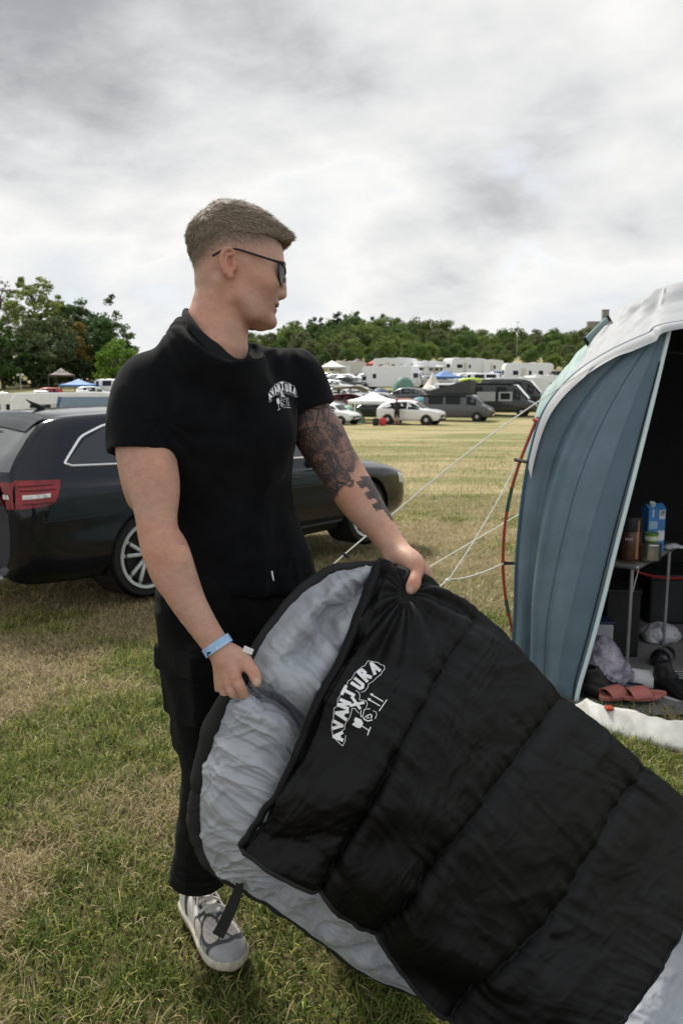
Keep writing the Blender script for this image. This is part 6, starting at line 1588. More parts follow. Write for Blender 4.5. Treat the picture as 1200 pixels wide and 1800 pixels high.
        tag(o, lb, 'shoe')
        MB().tube([L_(x, .048 * math.sin(min(1, (x + .14) * 8)), .006) for x in np.linspace(-.13, .14, 10)], .007, 6).build('sole_edge', mat('sole_dark', (.02, .02, .02), rough=.8), o, smooth=True)
        for k_ in range(4): MB().tube([L_(.045 - k_ * .025, -.022, .075 + k_ * .012), L_(.05 - k_ * .025, 0, .088 + k_ * .012), L_(.045 - k_ * .025, .022, .075 + k_ * .012)], .003, 6).build('lace', bl, o, smooth=True)
        if lace:
            MB().tube(crom([L_(-.09, 0, high), L_(-.10, .012, high + .03), L_(-.105, 0, high + .055), L_(-.10, -.012, high + .03), L_(-.09, 0, high)], 20), .002, 6).build('pull_loop', bl, o, smooth=True)
    boot(1030, 1232, 3.90, -35, 'black ankle boot beside the white door piping', .15)
    boot(1062, 1248, 3.86, -30, 'second black ankle boot leaning on the white threshold', .12)
    boot(1180, 1252, 3.92, -70, 'large black trainer with loop on the patterned rug', .12, True)
    # black and white rug
    q = gz(at(1190, 1235, 4.0), .018); cen = np.array([q[0] + .25, q[1] - .02, 0])
    t = empty('rug', gz(cen, .015), 'black rug with white stripes near the tent door', 'rug')
    ru = lambda u, v_: np.array([cen[0] + u * .42 + v_ * .05, cen[1] + v_ * .26 - u * .05, zt(cen[0], cen[1]) + .026])
    MB().add([ru(-1, -1), ru(1, -1), ru(1, 1), ru(-1, 1)], [[0, 1, 2, 3]]).build('pile', mat('rug_black', (.015, .015, .016), rough=.95, var=.3, vscale=60), t)
    wm = mat('rug_white', (.55, .55, .55), rough=.95, var=.2, vscale=60)
    for k_ in range(6):
        v0 = .25 + k_ * .13; MB().add([ru(-.95, v0) + [0, 0, .004], ru(.9, v0) + [0, 0, .004], ru(.9, v0 + .05) + [0, 0, .004], ru(-.95, v0 + .05) + [0, 0, .004]], [[0, 1, 2, 3]]).build('stripe', wm, t)
    for (u0, v0, u1, v1) in ((-.95, -.35, -.55, -.95), (-.55, -.95, -.1, -.4), (-.1, -.4, .4, -.95)):
        a_, b_ = ru(u0, v0), ru(u1, v1); n_ = np.cross(b_ - a_, [0, 0, 1]); n_ = n_ / np.linalg.norm(n_) * .016; z4 = np.array([0, 0, .004])
        MB().add([a_ - n_ + z4, b_ - n_ + z4, b_ + n_ + z4, a_ + n_ + z4], [[0, 1, 2, 3]]).build('stripe', wm, t)
build_inside()
# ------------------------------------------------------------------ the far car park: vehicles, gazebos, tents
GLASS_F = mat('far_glass', (.012, .015, .018), rough=.2, spec=.25, var=.2)
PAINTS = {k: mat('paint_' + k, c, rough=.3, spec=.5, coat=.6, var=.04) for k, c in dict(white=(.72, .73, .74), silver=(.36, .37, .38), dark=(.022, .024, .027), grey=(.075, .08, .085), red=(.40, .025, .025), maroon=(.13, .02, .025), blue=(.04, .09, .22), cream=(.55, .52, .45)).items()}
M_TYRE_F = mat('far_tyre', (.014, .014, .014), rough=.8, var=.1); M_RIM_F = mat('far_rim', (.42, .42, .43), rough=.4, metal=.5, var=0)
M_LAMP_F = mat('far_lamp', (.55, .57, .6), rough=.15, var=0); M_TAIL_F = mat('far_tail', (.35, .02, .02), rough=.2, var=0); M_PLATE = mat('far_plate', (.6, .6, .58), rough=.5, var=0)
MESHC = {}
def shell(st):
    """st rows: x, half width, sill, belt, half width at roof, roof -> skin grid"""
    G = []
    for (x, w_, zs, zb, wt, zr) in st:
        h = [(w_ * .93, zs), (w_, zs + (zb - zs) * .35), (w_, zs + (zb - zs) * .75), (w_ * .975, zb), (wt * 1.01 + (w_ - wt) * .10, zb + (zr - zb) * .82), (wt * .86, zr - .03 * min(1, (zr - zb) * 3)), (wt * .5, zr), (0, zr + .01)]
        G.append([(x, -a, b) for a, b in h] + [(x, a, b) for a, b in h[::-1][1:]])
    return np.array(G)
SHAPES = dict(
    hatch=[(-1.98, .70, .35, .80, .50, .84), (-1.93, .82, .28, .92, .60, 1.10), (-1.70, .86, .25, .93, .58, 1.38), (-1.0, .88, .24, .92, .60, 1.48), (-.1, .88, .24, .90, .60, 1.48), (.55, .88, .24, .88, .58, 1.30), (1.05, .88, .24, .88, .66, .96), (1.6, .85, .25, .80, .64, .86), (1.92, .76, .28, .66, .56, .70), (2.02, .60, .34, .55, .45, .58)],
    estate=[(-2.30, .70, .35, .82, .50, .86), (-2.25, .82, .28, .95, .60, 1.12), (-2.02, .87, .25, .96, .58, 1.40), (-1.2, .90, .24, .95, .60, 1.47), (-.1, .90, .24, .92, .60, 1.46), (.55, .90, .24, .90, .58, 1.30), (1.10, .90, .24, .90, .68, .97), (1.75, .87, .25, .82, .66, .88), (2.2, .78, .28, .68, .58, .72), (2.32, .60, .34, .56, .45, .60)],
    suv=[(-2.20, .72, .42, .90, .55, .94), (-2.14, .86, .34, 1.05, .64, 1.14), (-1.78, .91, .30, 1.06, .60, 1.44), (-1.1, .93, .28, 1.03, .62, 1.60), (-.1, .93, .28, 1.0, .63, 1.64), (.45, .93, .28, .99, .61, 1.47), (1.0, .93, .28, 1.0, .72, 1.10), (1.65, .91, .29, .96, .72, 1.02), (2.08, .84, .33, .84, .66, .90), (2.22, .66, .40, .66, .50, .72)],
    van=[(-2.45, .92, .35, 1.15, .84, 1.90), (-2.42, .95, .28, 1.15, .86, 1.96), (-1.5, .97, .26, 1.15, .86, 1.98), (0, .97, .26, 1.14, .86, 1.98), (1.0, .97, .26, 1.12, .84, 1.94), (1.35, .97, .26, 1.10, .80, 1.70), (1.85, .96, .27, 1.08, .74, 1.22), (2.3, .90, .30, .94, .70, 1.02), (2.5, .74, .36, .72, .56, .78)],
    highvan=[(-2.98, .98, .35, 1.25, .90, 2.55), (-2.95, 1.02, .30, 1.25, .92, 2.60), (-1.5, 1.03, .28, 1.25, .92, 2.62), (.6, 1.03, .28, 1.24, .92, 2.60), (1.3, 1.03, .28, 1.22, .88, 2.42), (1.75, 1.02, .28, 1.20, .80, 1.95), (2.25, 1.0, .30, 1.15, .74, 1.32), (2.75, .94, .33, .98, .70, 1.08), (3.0, .78, .38, .76, .56, .84)])
def wins_for(kind):
    return dict(hatch=[(-1.55, -.85), (-.75, .10), (.18, .80)], estate=[(-1.85, -1.05), (-.95, -.10), (0, .80)], suv=[(-1.75, -1.05), (-.95, -.05), (.05, .85)], van=[(-2.1, -1.0), (-.8, .3), (.75, 1.45)], highvan=[(-2.2, -1.3), (-.2, .65), (1.15, 1.75)])[kind]
def wheels_for(kind): return dict(hatch=(-1.25, 1.3, .31), estate=(-1.4, 1.4, .32), suv=(-1.35, 1.35, .36), van=(-1.55, 1.55, .34), highvan=(-1.9, 1.85, .35))[kind]
def vehicle(name, kind, paint, px, py, Y, head, label, cat='car', group='vehicles parked in the far rows', roof=None, z=None, lift=0.):
    p = at(px, py, Y); gzv = float(zt(p[0], p[1])) + lift
    root = empty(name, (p[0], p[1], gzv), label, cat, group, R(head))
    st = SHAPES[kind]; G = shell(st); Gs = surf(G, 44, 29)
    key = (kind, 'body')
    if key not in MESHC:
        me = MB().grid(Gs).mesh('far_body', True)
        bm = bmesh.new(); bm.from_mesh(me); bmesh.ops.holes_fill(bm, edges=[e for e in bm.edges if e.is_boundary]); bmesh.ops.recalc_face_normals(bm, faces=bm.faces[:]); bm.to_mesh(me); bm.free()
        MESHC[key] = me
    def put(nm, key, make, m, parent=root, smooth=True):
        k = (kind, key, m.name)
        if k not in MESHC:
            me = make().mesh(nm, smooth, R(40)); me.materials.append(m); MESHC[k] = me
        o = bpy.data.objects.new(nm, MESHC[k]); COL.objects.link(o); o.parent = parent; return o
    kb = (kind, 'body', paint)
    if kb not in MESHC: MESHC[kb] = MESHC[key].copy(); MESHC[kb].materials.append(PAINTS[paint])
    o = bpy.data.objects.new('body', MESHC[kb]); COL.objects.link(o); o.parent = root
    xs = [s[0] for s in st]
    def side(x, t, s, off=.012):
        a = [np.interp(x, xs, [q[k] for q in st]) for k in (1, 3, 4, 5)]; w_, zb, wt, zr = a
        y0, z0 = w_ * .975, zb; y1, z1 = wt * 1.01 + (w_ - wt) * .10, zb + (zr - zb) * .82
        return (x, s * (y0 + (y1 - y0) * t + off), z0 + (z1 - z0) * t)
    for s in (1, -1):
        for i, (a, b) in enumerate(wins_for(kind)):
            def mk(a=a, b=b, s=s):
                n = 6; lo = .10; hi = .97
                return MB().grid([[side(a + (b - a) * u / n, lo + (hi - lo) * v_ / 3, s) for v_ in range(4)] for u in range(n + 1)], flip=s > 0)
            put('window', ('w', i, s), mk, GLASS_F)
    # windscreen and rear window follow the skin
    def mk_ws():
        i0, i1 = (5, 6) if kind in ('hatch', 'estate', 'suv') else (5, 6) if kind == 'van' else (4, 6)
        xa, xb = xs[i0] - .05 if kind in ('van', 'highvan') else xs[i0] + .02, xs[i1] - .03
        g = []
        for x in np.linspace(xa, xb, 6):
            wt, zr = np.interp(x, xs, [q[4] for q in st]), np.interp(x, xs, [q[5] for q in st]); g.append([(x, y, zr + .02 - .035 * (abs(y) / wt) ** 4) for y in np.linspace(-wt * .82, wt * .82, 9)])
        return MB().grid(np.array(g) + [.012, 0, .012])
    put('windscreen', 'ws', mk_ws, GLASS_F)
    def mk_rw():
        if kind in ('van', 'highvan'): return MB().box((xs[0] - .02, 0, st[1][5] * .72), (.02, 1.2, .5), bev=.005)
        g = []
        for x in np.linspace(xs[1] + .01, xs[2], 5):
            wt, zr = np.interp(x, xs, [q[4] for q in st]), np.interp(x, xs, [q[5] for q in st]); g.append([(x, y, zr + .012) for y in np.linspace(-wt * .85, wt * .85, 7)])
        return MB().grid(np.array(g) + [-.015, 0, .01])
    put('rear_window', 'rw', mk_rw, GLASS_F)
    a, b, r_ = wheels_for(kind)
    for x in (a, b):
        for s in (1, -1):
            yw = s * (np.interp(x, xs, [q[1] for q in st]) - .08)
            ty = put('wheel', ('ty', x, s), lambda: MB().lathe([(.001, -.10), (r_, -.10), (r_ * 1.02, 0), (r_, .11), (r_ * .7, .11), (r_ * .68, .10)], 20, axis='y', c=(x, yw, r_)), M_TYRE_F)
            put('rim', ('ri', x, s), lambda: MB().lathe([(.001, 0), (r_ * .25, .0), (r_ * .66, s * -.015), (r_ * .68, 0)], 12, axis='y', c=(x, yw + s * .105, r_)), M_RIM_F, ty)
            put('wheel_arch', ('wa', x, s), lambda: MB().lathe([(r_ * 1.16, -.02), (r_ * 1.16, .03), (r_ * .9, .032)], 20, axis='y', c=(x, yw + s * .075, r_)), M_TYRE_F)
    zf = st[-2][3]; wf = st[-2][1]
    for s in (1, -1):
        put('headlamp', ('hl', s), lambda: MB().box((xs[-2] + .02, s * wf * .80, zf - .06), (.16, .26, .13), np.array(Matrix.Rotation(R(s * 18), 3, 'Z')), bev=.03), M_LAMP_F)
        put('tail_lamp', ('tl', s), lambda: MB().box((xs[0] + .04, s * st[1][1] * .86, st[1][3] - .10), (.10, .20, .22), bev=.03), M_TAIL_F)
    put('grille', 'gr', lambda: MB().box((xs[-1] + .005, 0, (st[-1][2] + st[-1][3]) / 2 + .04), (.05, wf * 1.0, .16), bev=.02), M_DARK)
    put('number_plate', 'np', lambda: MB().box((xs[-1] + .035, 0, st[-1][2] + .10), (.02, .5, .10)), M_PLATE)
    put('bumper', 'bp', lambda: MB().box((xs[-1] - .10, 0, st[-1][2] + .0), (.22, wf * 1.75, .14), bev=.05), M_DARK)
    return root
def coach(name, px, py, Y, head, L_, Wd, H_, label, cat, cab=True, col='white', stripe=None, group='vehicles parked in the far rows', zoff=0., panel=False):
    """coachbuilt motorhome (with cab) or caravan (without)"""
    p = at(px, py, Y); root = empty(name, (p[0], p[1], float(zt(p[0], p[1])) + zoff), label, cat, group, R(head)); b = PAINTS[col]
    z0 = .45
    prof = [(-L_ / 2, z0 + .05), (-L_ / 2 - .05, z0 + .6), (-L_ / 2 + .02, H_ - .35), (-L_ / 2 + .25, H_ - .03), (L_ / 2 - .9, H_), (L_ / 2 - .25, H_ - .06), (L_ / 2 + .02, H_ - .35), (L_ / 2 + .02, H_ - .75), (L_ / 2 - (.55 if cab else .0), H_ - 1.05), (L_ / 2 - (.55 if cab else -.05), z0 + .05)]
    Pq = np.array([(x, 0, z) for x, z in prof]); M = MB()
    n = len(Pq); ys = [-Wd / 2, -Wd / 2 + .06, Wd / 2 - .06, Wd / 2]; rr = [.94, 1, 1, .94]; c = Pq.mean(0)
    V_ = np.concatenate([c + (Pq - c) * (1 - (1 - k) * .25) + [0, y, 0] for y, k in zip(ys, rr)])
    M.add(V_, [[k * n + i, k * n + (i + 1) % n, (k + 1) * n + (i + 1) % n, (k + 1) * n + i] for k in range(3) for i in range(n)] + [list(range(n))[::-1], [3 * n + i for i in range(n)]])
    M.build('body', b, root, smooth=True, local=True)
    for s in (1, -1):
        rq = random.Random(int(px * 7 + py)); 
        for (x, w_) in ((-L_ * .28, rq.uniform(.5, 1.1)), (L_ * .02, rq.uniform(.3, .7)), (L_ * .24, rq.uniform(.4, .9))):
            if rq.random() < .3: continue
            f = MB().box((x, s * (Wd / 2 + .012), H_ * .60), (w_, .02, .5), bev=.04).build('window', GLASS_F, root, local=True)
        MB().box((-L_ * .12, s * (Wd / 2 + .008), H_ * .47), (.62, .014, H_ * .62), bev=.03).build('door', PAINTS['cream' if col == 'white' else 'white'], root, local=True) if s < 0 else None
        if stripe: MB().box((0, s * (Wd / 2 + .006), H_ * .36), (L_ * .92, .01, .18)).build('stripe', PAINTS[stripe], root, local=True)
        for x in ((-L_ * .22, L_ * .42) if cab else (-.1,)):
            t = MB().lathe([(.001, -.1), (.33, -.1), (.34, 0), (.33, .1), (.2, .105)], 18, axis='y', c=(x, s * (Wd / 2 - .14), .33)).build('wheel', M_TYRE_F, root, smooth=True, local=True)
            MB().lathe([(.001, 0), (.2, 0)], 12, axis='y', c=(x, s * (Wd / 2 - .03), .33)).build('rim', M_RIM_F, t, local=True)
    MB().box((-L_ / 2 - .055, 0, H_ * .62), (.03, Wd * .55, .5), bev=.03).build('rear_window', GLASS_F, root, local=True)
    for x in (-L_ * .25, L_ * .12): MB().box((x, 0, H_ + .04), (.6, .5, .08), bev=.03).build('roof_hatch', PAINTS['white'], root, local=True)
    if panel:
        bp = mat('panel_bluegrey', (.20, .27, .36), rough=.5, var=.08); MB().box((L_ * .20, -(Wd / 2 + .010), H_ - .50), (L_ * .52, .016, .60), bev=.004).build('side_panel', bp, root, local=True)
        MB().box((-L_ * .08, -(Wd / 2 + .014), H_ - .50), (.16, .016, .62), np.array(Matrix.Rotation(R(12), 3, 'Y'))).build('dark_stripe', PAINTS['blue'], root, local=True)
        MB().box((-L_ * .24, -(Wd / 2 + .014), H_ - .62), (.9, .016, .16), bev=.02).build('window', GLASS_F, root, local=True)
        MB().box((-L_ / 2 + .02, 0, H_ - .52), (.10, Wd * .8, .30), bev=.04).build('front_window', GLASS_F, root, local=True)
    if cab:
        st = [(L_ / 2 - .7, .98, .3, 1.2, .86, 1.95), (L_ / 2 - .25, .98, .3, 1.2, .84, 1.92), (L_ / 2 + .25, .98, .3, 1.18, .78, 1.45), (L_ / 2 + .6, .95, .32, 1.08, .74, 1.14), (L_ / 2 + .95, .86, .36, .88, .66, .94), (L_ / 2 + 1.02, .7, .4, .7, .5, .74)]
        G = surf(shell(st), 24, 29); me = MB().grid(G).mesh('cab', True)
        bm = bmesh.new(); bm.from_mesh(me); bmesh.ops.holes_fill(bm, edges=[e for e in bm.edges if e.is_boundary]); bmesh.ops.recalc_face_normals(bm, faces=bm.faces[:]); bm.to_mesh(me); bm.free()
        link('cab', me, b, root, local=True)
        for s in (1, -1):
            MB().add([(L_ / 2 - .45, s * 1.0, 1.25), (L_ / 2 + .2, s * .99, 1.25), (L_ / 2 - .02, s * .92, 1.68), (L_ / 2 - .45, s * .91, 1.72)], [[0, 1, 2, 3]]).build('cab_window', GLASS_F, root, local=True)
        MB().add([(L_ / 2 + .32, -.76, 1.46), (L_ / 2 + .32, .76, 1.46), (L_ / 2 - .15, .78, 1.93), (L_ / 2 - .15, -.78, 1.93)], [[0, 1, 2, 3]]).build('windscreen', GLASS_F, root, local=True)
    return root
def gazebo(px, py, Y, w_, h_, col, label, rz=15, legm=(.7, .7, .7)):
    p = at(px, py, Y); root = empty('gazebo', (p[0], p[1], float(zt(p[0], p[1]))), label, 'gazebo', 'pop-up gazebos on the far field', R(rz))
    m = mat('canopy_%d%d%d' % tuple(int(q * 99) for q in col), col, rough=.7, var=.08, vscale=3); e = w_ / 2; ev = h_ * .72
    G = []
    for k, zz in ((0.02, h_), (.35, h_ - (h_ - ev) * .48), (.7, ev + .10), (1.0, ev)):
        ring = []
        for t in np.linspace(0, 1, 33):
            a = t * 4; sdx = int(a) % 4; f = a - int(a); cs = [(-1, -1), (1, -1), (1, 1), (-1, 1), (-1, -1)]; x = cs[sdx][0] + (cs[sdx + 1][0] - cs[sdx][0]) * f; y = cs[sdx][1] + (cs[sdx + 1][1] - cs[sdx][1]) * f
            ring.append((x * e * k, y * e * k, zz - .06 * k * math.sin(f * math.pi) * (1 if k < 1 else .3)))
        G.append(ring)
    G.append([(x, y, z - .24) for x, y, z in G[-1]])
    c = MB().grid(np.array(G)).build('canopy', m, root, smooth=True, local=True); md = c.modifiers.new('thickness', 'SOLIDIFY'); md.thickness = .01
    lm = mat('gazebo_leg_%d' % int(legm[0] * 99), legm, rough=.5, var=0)
    for sx in (-1, 1):
        for sy in (-1, 1): MB().box((sx * e * .97, sy * e * .97, ev / 2), (.07, .07, ev)).build('leg', lm, root, local=True)
    return root
def dome(name, px, py, Y, w_, d_, h_, col, label, rz=0, ridge=0., cat='tent', col2=None, group='small tents on the far field'):
    p = at(px, py, Y); root = empty(name, (p[0], p[1], float(zt(p[0], p[1]))), label, cat, group, R(rz))
    def mk(c_): return mat('tent_%d_%d_%d' % tuple(int(q * 99) for q in c_), c_, rough=.65, var=.1, vscale=2.5)
    G = []
    for u in np.linspace(-1, 1, 15):
        k = (1 - abs(u) ** 2.4) ** .6 if not ridge else (1 - max(0, (abs(u) - ridge) / (1 - ridge)) ** 2.2) ** .7
        G.append([(u * w_ / 2, -math.cos(a) * d_ / 2 * (.55 + .45 * k), math.sin(a) ** .8 * h_ * max(k, .02) - .02 * math.sin(a * 2) ** 2) for a in np.linspace(0, math.pi, 15)])
    MB().grid(np.array(G)).build('flysheet', mk(col), root, smooth=True, local=True)
    for i in (3, 7, 11): MB().tube(np.array(G[i]) + [0, 0, .012], .02, 6).build('pole_sleeve', mk(col2 or tuple(q * .7 for q in col)), root, smooth=True, local=True)
    a = np.array(G[13]) ; MB().add(np.concatenate([[a.mean(0) + [.05, 0, -.1]], a + [.03, 0, 0]]), [[0, i + 1, i + 2] for i in range(len(a) - 1)]).build('door', mk(col2 or tuple(q * .55 for q in col)), root, local=True)
    return root
def build_far():
    W = 'vehicles parked in the far rows'
    # front row on the right
    suv = vehicle('suv', 'suv', 'white', 722, 752, 54, -24, 'white SUV parked in front of the far rows with a person leaning in')
    v = vehicle('camper_van', 'van', 'grey', 806, 741, 59.5, -22, 'dark grey camper van with raised black pop-up roof', 'van')
    dk = mat('pop_canvas', (.05, .052, .055), rough=.8, var=.2)
    Pp = [(-2.3, 1.99), (1.0, 1.99), (.9, 2.10), (-2.35, 3.05), (-2.45, 2.95)]
    Vv = np.array([(x, s * .80, z) for s in (-1, 1) for x, z in Pp]) * [-1, 1, 1] + [-1.2, 0, 0]; n = len(Pp)
    Vv = np.array([(x, s * .80, z) for s in (-1, 1) for x, z in [(-2.35, 2.0), (.95, 2.0), (1.05, 2.9), (.9, 3.02), (-2.35, 2.12)]])
    MB().add(Vv, [[0, 1, 2, 3, 4][::-1], [5, 6, 7, 8, 9]] + [[i, (i + 1) % 5, 5 + (i + 1) % 5, 5 + i] for i in range(5)]).build('pop_up_roof', dk, v, local=True)
    MB().box((-1.0, -.965, 1.85), (3.4, .12, .14), bev=.03).build('awning_case', M_DARK, v, local=True)
    v = vehicle('camper_van', 'highvan', 'dark', 878, 732, 66, -20, 'long dark camper van with white windscreen cover beside the tent', 'van')
    for (x, w_) in ((-1.0, 1.5), (.55, 1.1)): MB().box((x, -1.045, 1.55), (w_, .02, .75), bev=.04).build('side_panel', PAINTS['silver'], v, local=True)
    MB().box((.55, -1.06, 1.58), (.75, .02, .5), bev=.05).build('window', GLASS_F, v, local=True)
    MB().add([(1.32, -.84, 2.50), (1.32, .84, 2.50), (2.32, .76, 1.40), (2.32, -.76, 1.40)], [[0, 1, 2, 3]]).build('screen_cover', PAINTS['white'], v, local=True)
    MB().box((-.8, -.9, 2.58), (4.2, .14, .14), bev=.03).build('awning_case', M_DARK, v, local=True)
    v = vehicle('camper_van', 'highvan', 'dark', 905, 722, 74, -22, 'second dark camper van half hidden behind the long one', 'van')
    MB().add([(1.32, -.84, 2.50), (1.32, .84, 2.50), (2.32, .76, 1.40), (2.32, -.76, 1.40)], [[0, 1, 2, 3]]).build('screen_cover', PAINTS['white'], v, local=True)
    vehicle('hatchback', 'hatch', 'white', 582, 746, 55, -32, 'white hatchback peeping out beside the tattooed arm')
    vehicle('hatchback', 'hatch', 'white', 568, 708, 70, -35, 'white hatchback behind the maroon car and awning')
    gazebo(655, 741, 57.5, 3.2, 2.15, (.78, .78, .78), 'white gazebo standing over a dark car', 8, (.75, .75, .75))
    dome('dome_tent', 614, 742, 57, 2.0, 2.0, 1.25, (.13, .30, .22), 'green dome tent with orange side beside the white gazebo', 20, col2=(.55, .22, .08))
    vehicle('estate', 'estate', 'dark', 652, 737, 61, 172, 'dark estate car parked under the white gazebo')
    vehicle('estate', 'hatch', 'red', 722, 727, 64, 10, 'red hatchback with its roof showing above the white SUV')
    vehicle('people_carrier', 'suv', 'silver', 676, 709, 70, -22, 'silver people carrier behind the white gazebo')
    vehicle('hatchback', 'hatch', 'maroon', 620, 708, 71, 5, 'maroon car under a beige awning')
    p = at(612, 700, 70.5); aw = empty('awning', (p[0], p[1], float(zt(p[0], p[1]))), 'beige awning sheet stretched over the maroon car', 'awning', None, R(8))
    G = np.array([[(x, y, 2.05 - .10 * y - .25 * (abs(x) / 1.6) ** 3 + .05 * math.sin(x * 3)) for x in np.linspace(-1.7, 1.7, 12)] for y in np.linspace(-1.2, 1.2, 6)])
    o = MB().grid(G).build('sheet', mat('awning_beige', (.42, .40, .34), rough=.8, var=.1), aw, smooth=True, local=True); o.modifiers.new('t', 'SOLIDIFY').thickness = .01
    for sx in (-1, 1):
        for sy in (-1, 1): MB().tube([(sx * 1.6, sy * 1.15, 0), (sx * 1.6, sy * 1.15, 1.8 - .1 * sy)], .025, 6).build('pole', M_CHROME, aw, local=True)
    vehicle('suv', 'suv', 'grey', 708, 699, 77, 160, 'dark grey SUV parked beside the white pointed tent')
    dome('dome_tent', 738, 700, 72, 2.4, 2.2, 1.1, (.05, .22, .26), 'low teal dome tent in front of the pointed white tent', 0)
    # pointed white bell tent
    p = at(760, 688, 82); bt = empty('bell_tent', (p[0], p[1], float(zt(p[0], p[1]))), 'pointed off-white canvas tent with open front', 'tent', None, R(20)); cv = mat('canvas_white', (.62, .59, .54), rough=.8, var=.07, vscale=2)
    G = np.array([[(r_ * math.cos(t), r_ * math.sin(t), z_ - .05 * abs(math.sin(t * 4)) * (r_ > .2)) for t in np.linspace(0, 2 * math.pi, 33)] for r_, z_ in ((.03, 2.75), (.5, 1.95), (1.2, 1.05), (1.75, .60), (1.85, 0))])
    MB().grid(G).build('canvas', cv, bt, smooth=True, local=True); MB().add([(1.4, -1.3, 0), (1.75, -.4, 0), (1.15, -.75, 1.15)], [[0, 1, 2]]).build('door', M_DARK, bt, local=True)
    G = np.array([[(x, -1.9 - y, 1.35 - .25 * y - .12 * math.sin((x + 1.2) / 2.4 * math.pi)) for x in np.linspace(-1.2, 1.6, 8)] for y in np.linspace(-.6, .9, 5)]); MB().grid(G).build('porch', cv, bt, smooth=True, local=True).modifiers.new('t', 'SOLIDIFY').thickness = .01
    # middle rows
    coach('motorhome', 686, 690, 92, 150, 6.2, 2.25, 2.85, 'white coachbuilt motorhome behind the silver people carrier', 'motorhome')
    dome('porch_tent', 709, 686, 87, 2.6, 2.2, 2.0, (.10, .20, .17), 'dark green porch tent beside the white motorhome', 5)
    gazebo(781, 682, 90, 3.1, 2.5, (.10, .20, .42), 'blue gazebo behind the pointed white tent', 10)
    dome('tunnel_tent', 815, 682, 86, 3.2, 2.6, 1.9, (.22, .22, .24), 'pale grey tunnel tent behind the pop-up roof', 5, ridge=.6); dome('tunnel_tent', 851, 682, 86, 2.2, 2.6, 1.9, (.13, .13, .145), 'darker grey tunnel tent next to the pale one', 5, ridge=.6)
    v = vehicle('van', 'van', 'white', 812, 690, 78, -20, 'white van with a lime kayak on its roof', 'van')
    MB().lathe([(.02, -1.3), (.20, -.8), (.26, 0), (.20, .8), (.02, 1.3)], 12, axis='x', c=(.9, -.4, 2.25)).build('kayak', mat('kayak_lime', (.45, .62, .04), rough=.4), v, smooth=True, local=True)
    coach('motorhome', 925, 676, 98, 0, 5.8, 2.2, 2.95, 'white motorhome with overhanging cab facing right', 'motorhome')
    coach('caravan', 905, 699, 79, 6, 6.0, 2.2, 2.45, 'long white caravan behind the dark camper vans', 'caravan', cab=False)
    coach('caravan', 957, 694, 82, 20, 4.2, 2.1, 2.5, 'short white caravan next to the grey tent roof', 'caravan', cab=False)
    for (px, py, Y, hd, c_, k_, lb) in ((872, 676, 91, -30, 'white', 'hatch', 'first white car in the row left of the white motorhome'), (893, 675, 92, -30, 'white', 'estate', 'second white car in the row left of the white motorhome'), (914, 674, 93, -30, 'silver', 'hatch', 'silver car in front of the white motorhome')):
        vehicle('parked_car', k_, c_, px, py, Y, hd, lb)
    vehicle('van', 'van', 'dark', 982, 668, 100, 170, 'dark van beside the motorhome facing right', 'van')
    for (px, py, Y, hd, c_, k_, lb) in ((592, 681, 90, -30, 'white', 'estate', 'white estate car beside the dark tent in the upper row'), (614, 677, 93, -30, 'dark', 'suv', 'black SUV in the upper row'), (633, 674, 95, -30, 'white', 'hatch', 'white hatchback at the right end of the upper row'), (574, 672, 98, -25, 'silver', 'hatch', 'silver hatchback at the left of the upper row')):
        vehicle('parked_car', k_, c_, px, py, Y, hd, lb)
    dome('dome_tent', 580, 688, 84, 2.4, 2.2, 1.3, (.10, .10, .11), 'charcoal dome tent below the upper row of cars', 10)
    # back rows
    gazebo(583, 664, 108, 3.4, 2.9, (.75, .75, .75), 'white gazebo with a high peak at the edge of the wood', 10)
    rows = [(610, 664, 112, 35, 5.0, 'caravan', 'cream caravan right of the peaked white gazebo', 'cream'), (694, 662, 116, -25, 6.0, 'motorhome', 'white motorhome roof in the back row above the coachbuilt one', 'white'), (755, 662, 112, 50, 5.0, 'caravan', 'white caravan behind the blue gazebo', 'white'), (815, 660, 116, 30, 6.0, 'motorhome', 'white motorhome in the back row behind the grey tents', 'white'), (858, 660, 118, 35, 4.0, 'caravan', 'small white caravan at the right of the back row', 'white')]
    for (px, py, Y, hd, L_, kd, lb, c_) in rows: coach(kd, px, py, Y, hd, L_, 2.2, 2.6 if kd == 'caravan' else 2.9, lb, kd, cab=kd == 'motorhome', col=c_)
    for (px, py, Y, hd, c_, k_, lb) in ((632, 664, 104, 20, 'dark', 'hatch', 'dark hatchback in front of the back-row caravans'), (664, 664, 106, 200, 'silver', 'estate', 'silver estate in front of the back-row caravans'), (738, 664, 105, 10, 'grey', 'hatch', 'grey hatchback left of the blue gazebo'), (880, 662, 108, 30, 'blue', 'hatch', 'blue hatchback near the right back row'), (836, 664, 104, 15, 'white', 'hatch', 'white hatchback behind the darker grey tunnel tent')):
        vehicle('parked_car', k_, c_, px, py, Y, hd, lb)
    gazebo(660, 660, 120, 3.0, 2.7, (.45, .05, .05), 'small red-topped gazebo at the wood edge', 10); gazebo(628, 660, 121, 3.0, 2.7, (.08, .06, .07), 'dark gazebo at the wood edge', 30); gazebo(745, 656, 112, 5.0, 2.6, (.70, .70, .70), 'wide white marquee left of the blue gazebo', 5)
    # left side
    coach('caravan', 126, 762, 38, 14, 5.0, 2.1, 2.30, 'white and blue caravan right behind the estate car', 'caravan', cab=False, stripe='blue', panel=True)
    coach('caravan', -8, 722, 58, 20, 4.6, 2.1, 2.5, 'white caravan cut off at the left edge', 'caravan', cab=False)
    gazebo(27, 716, 70, 2.6, 2.0, (.22, .22, .225), 'grey gazebo at the left below the trees', 12, (.2, .2, .2))
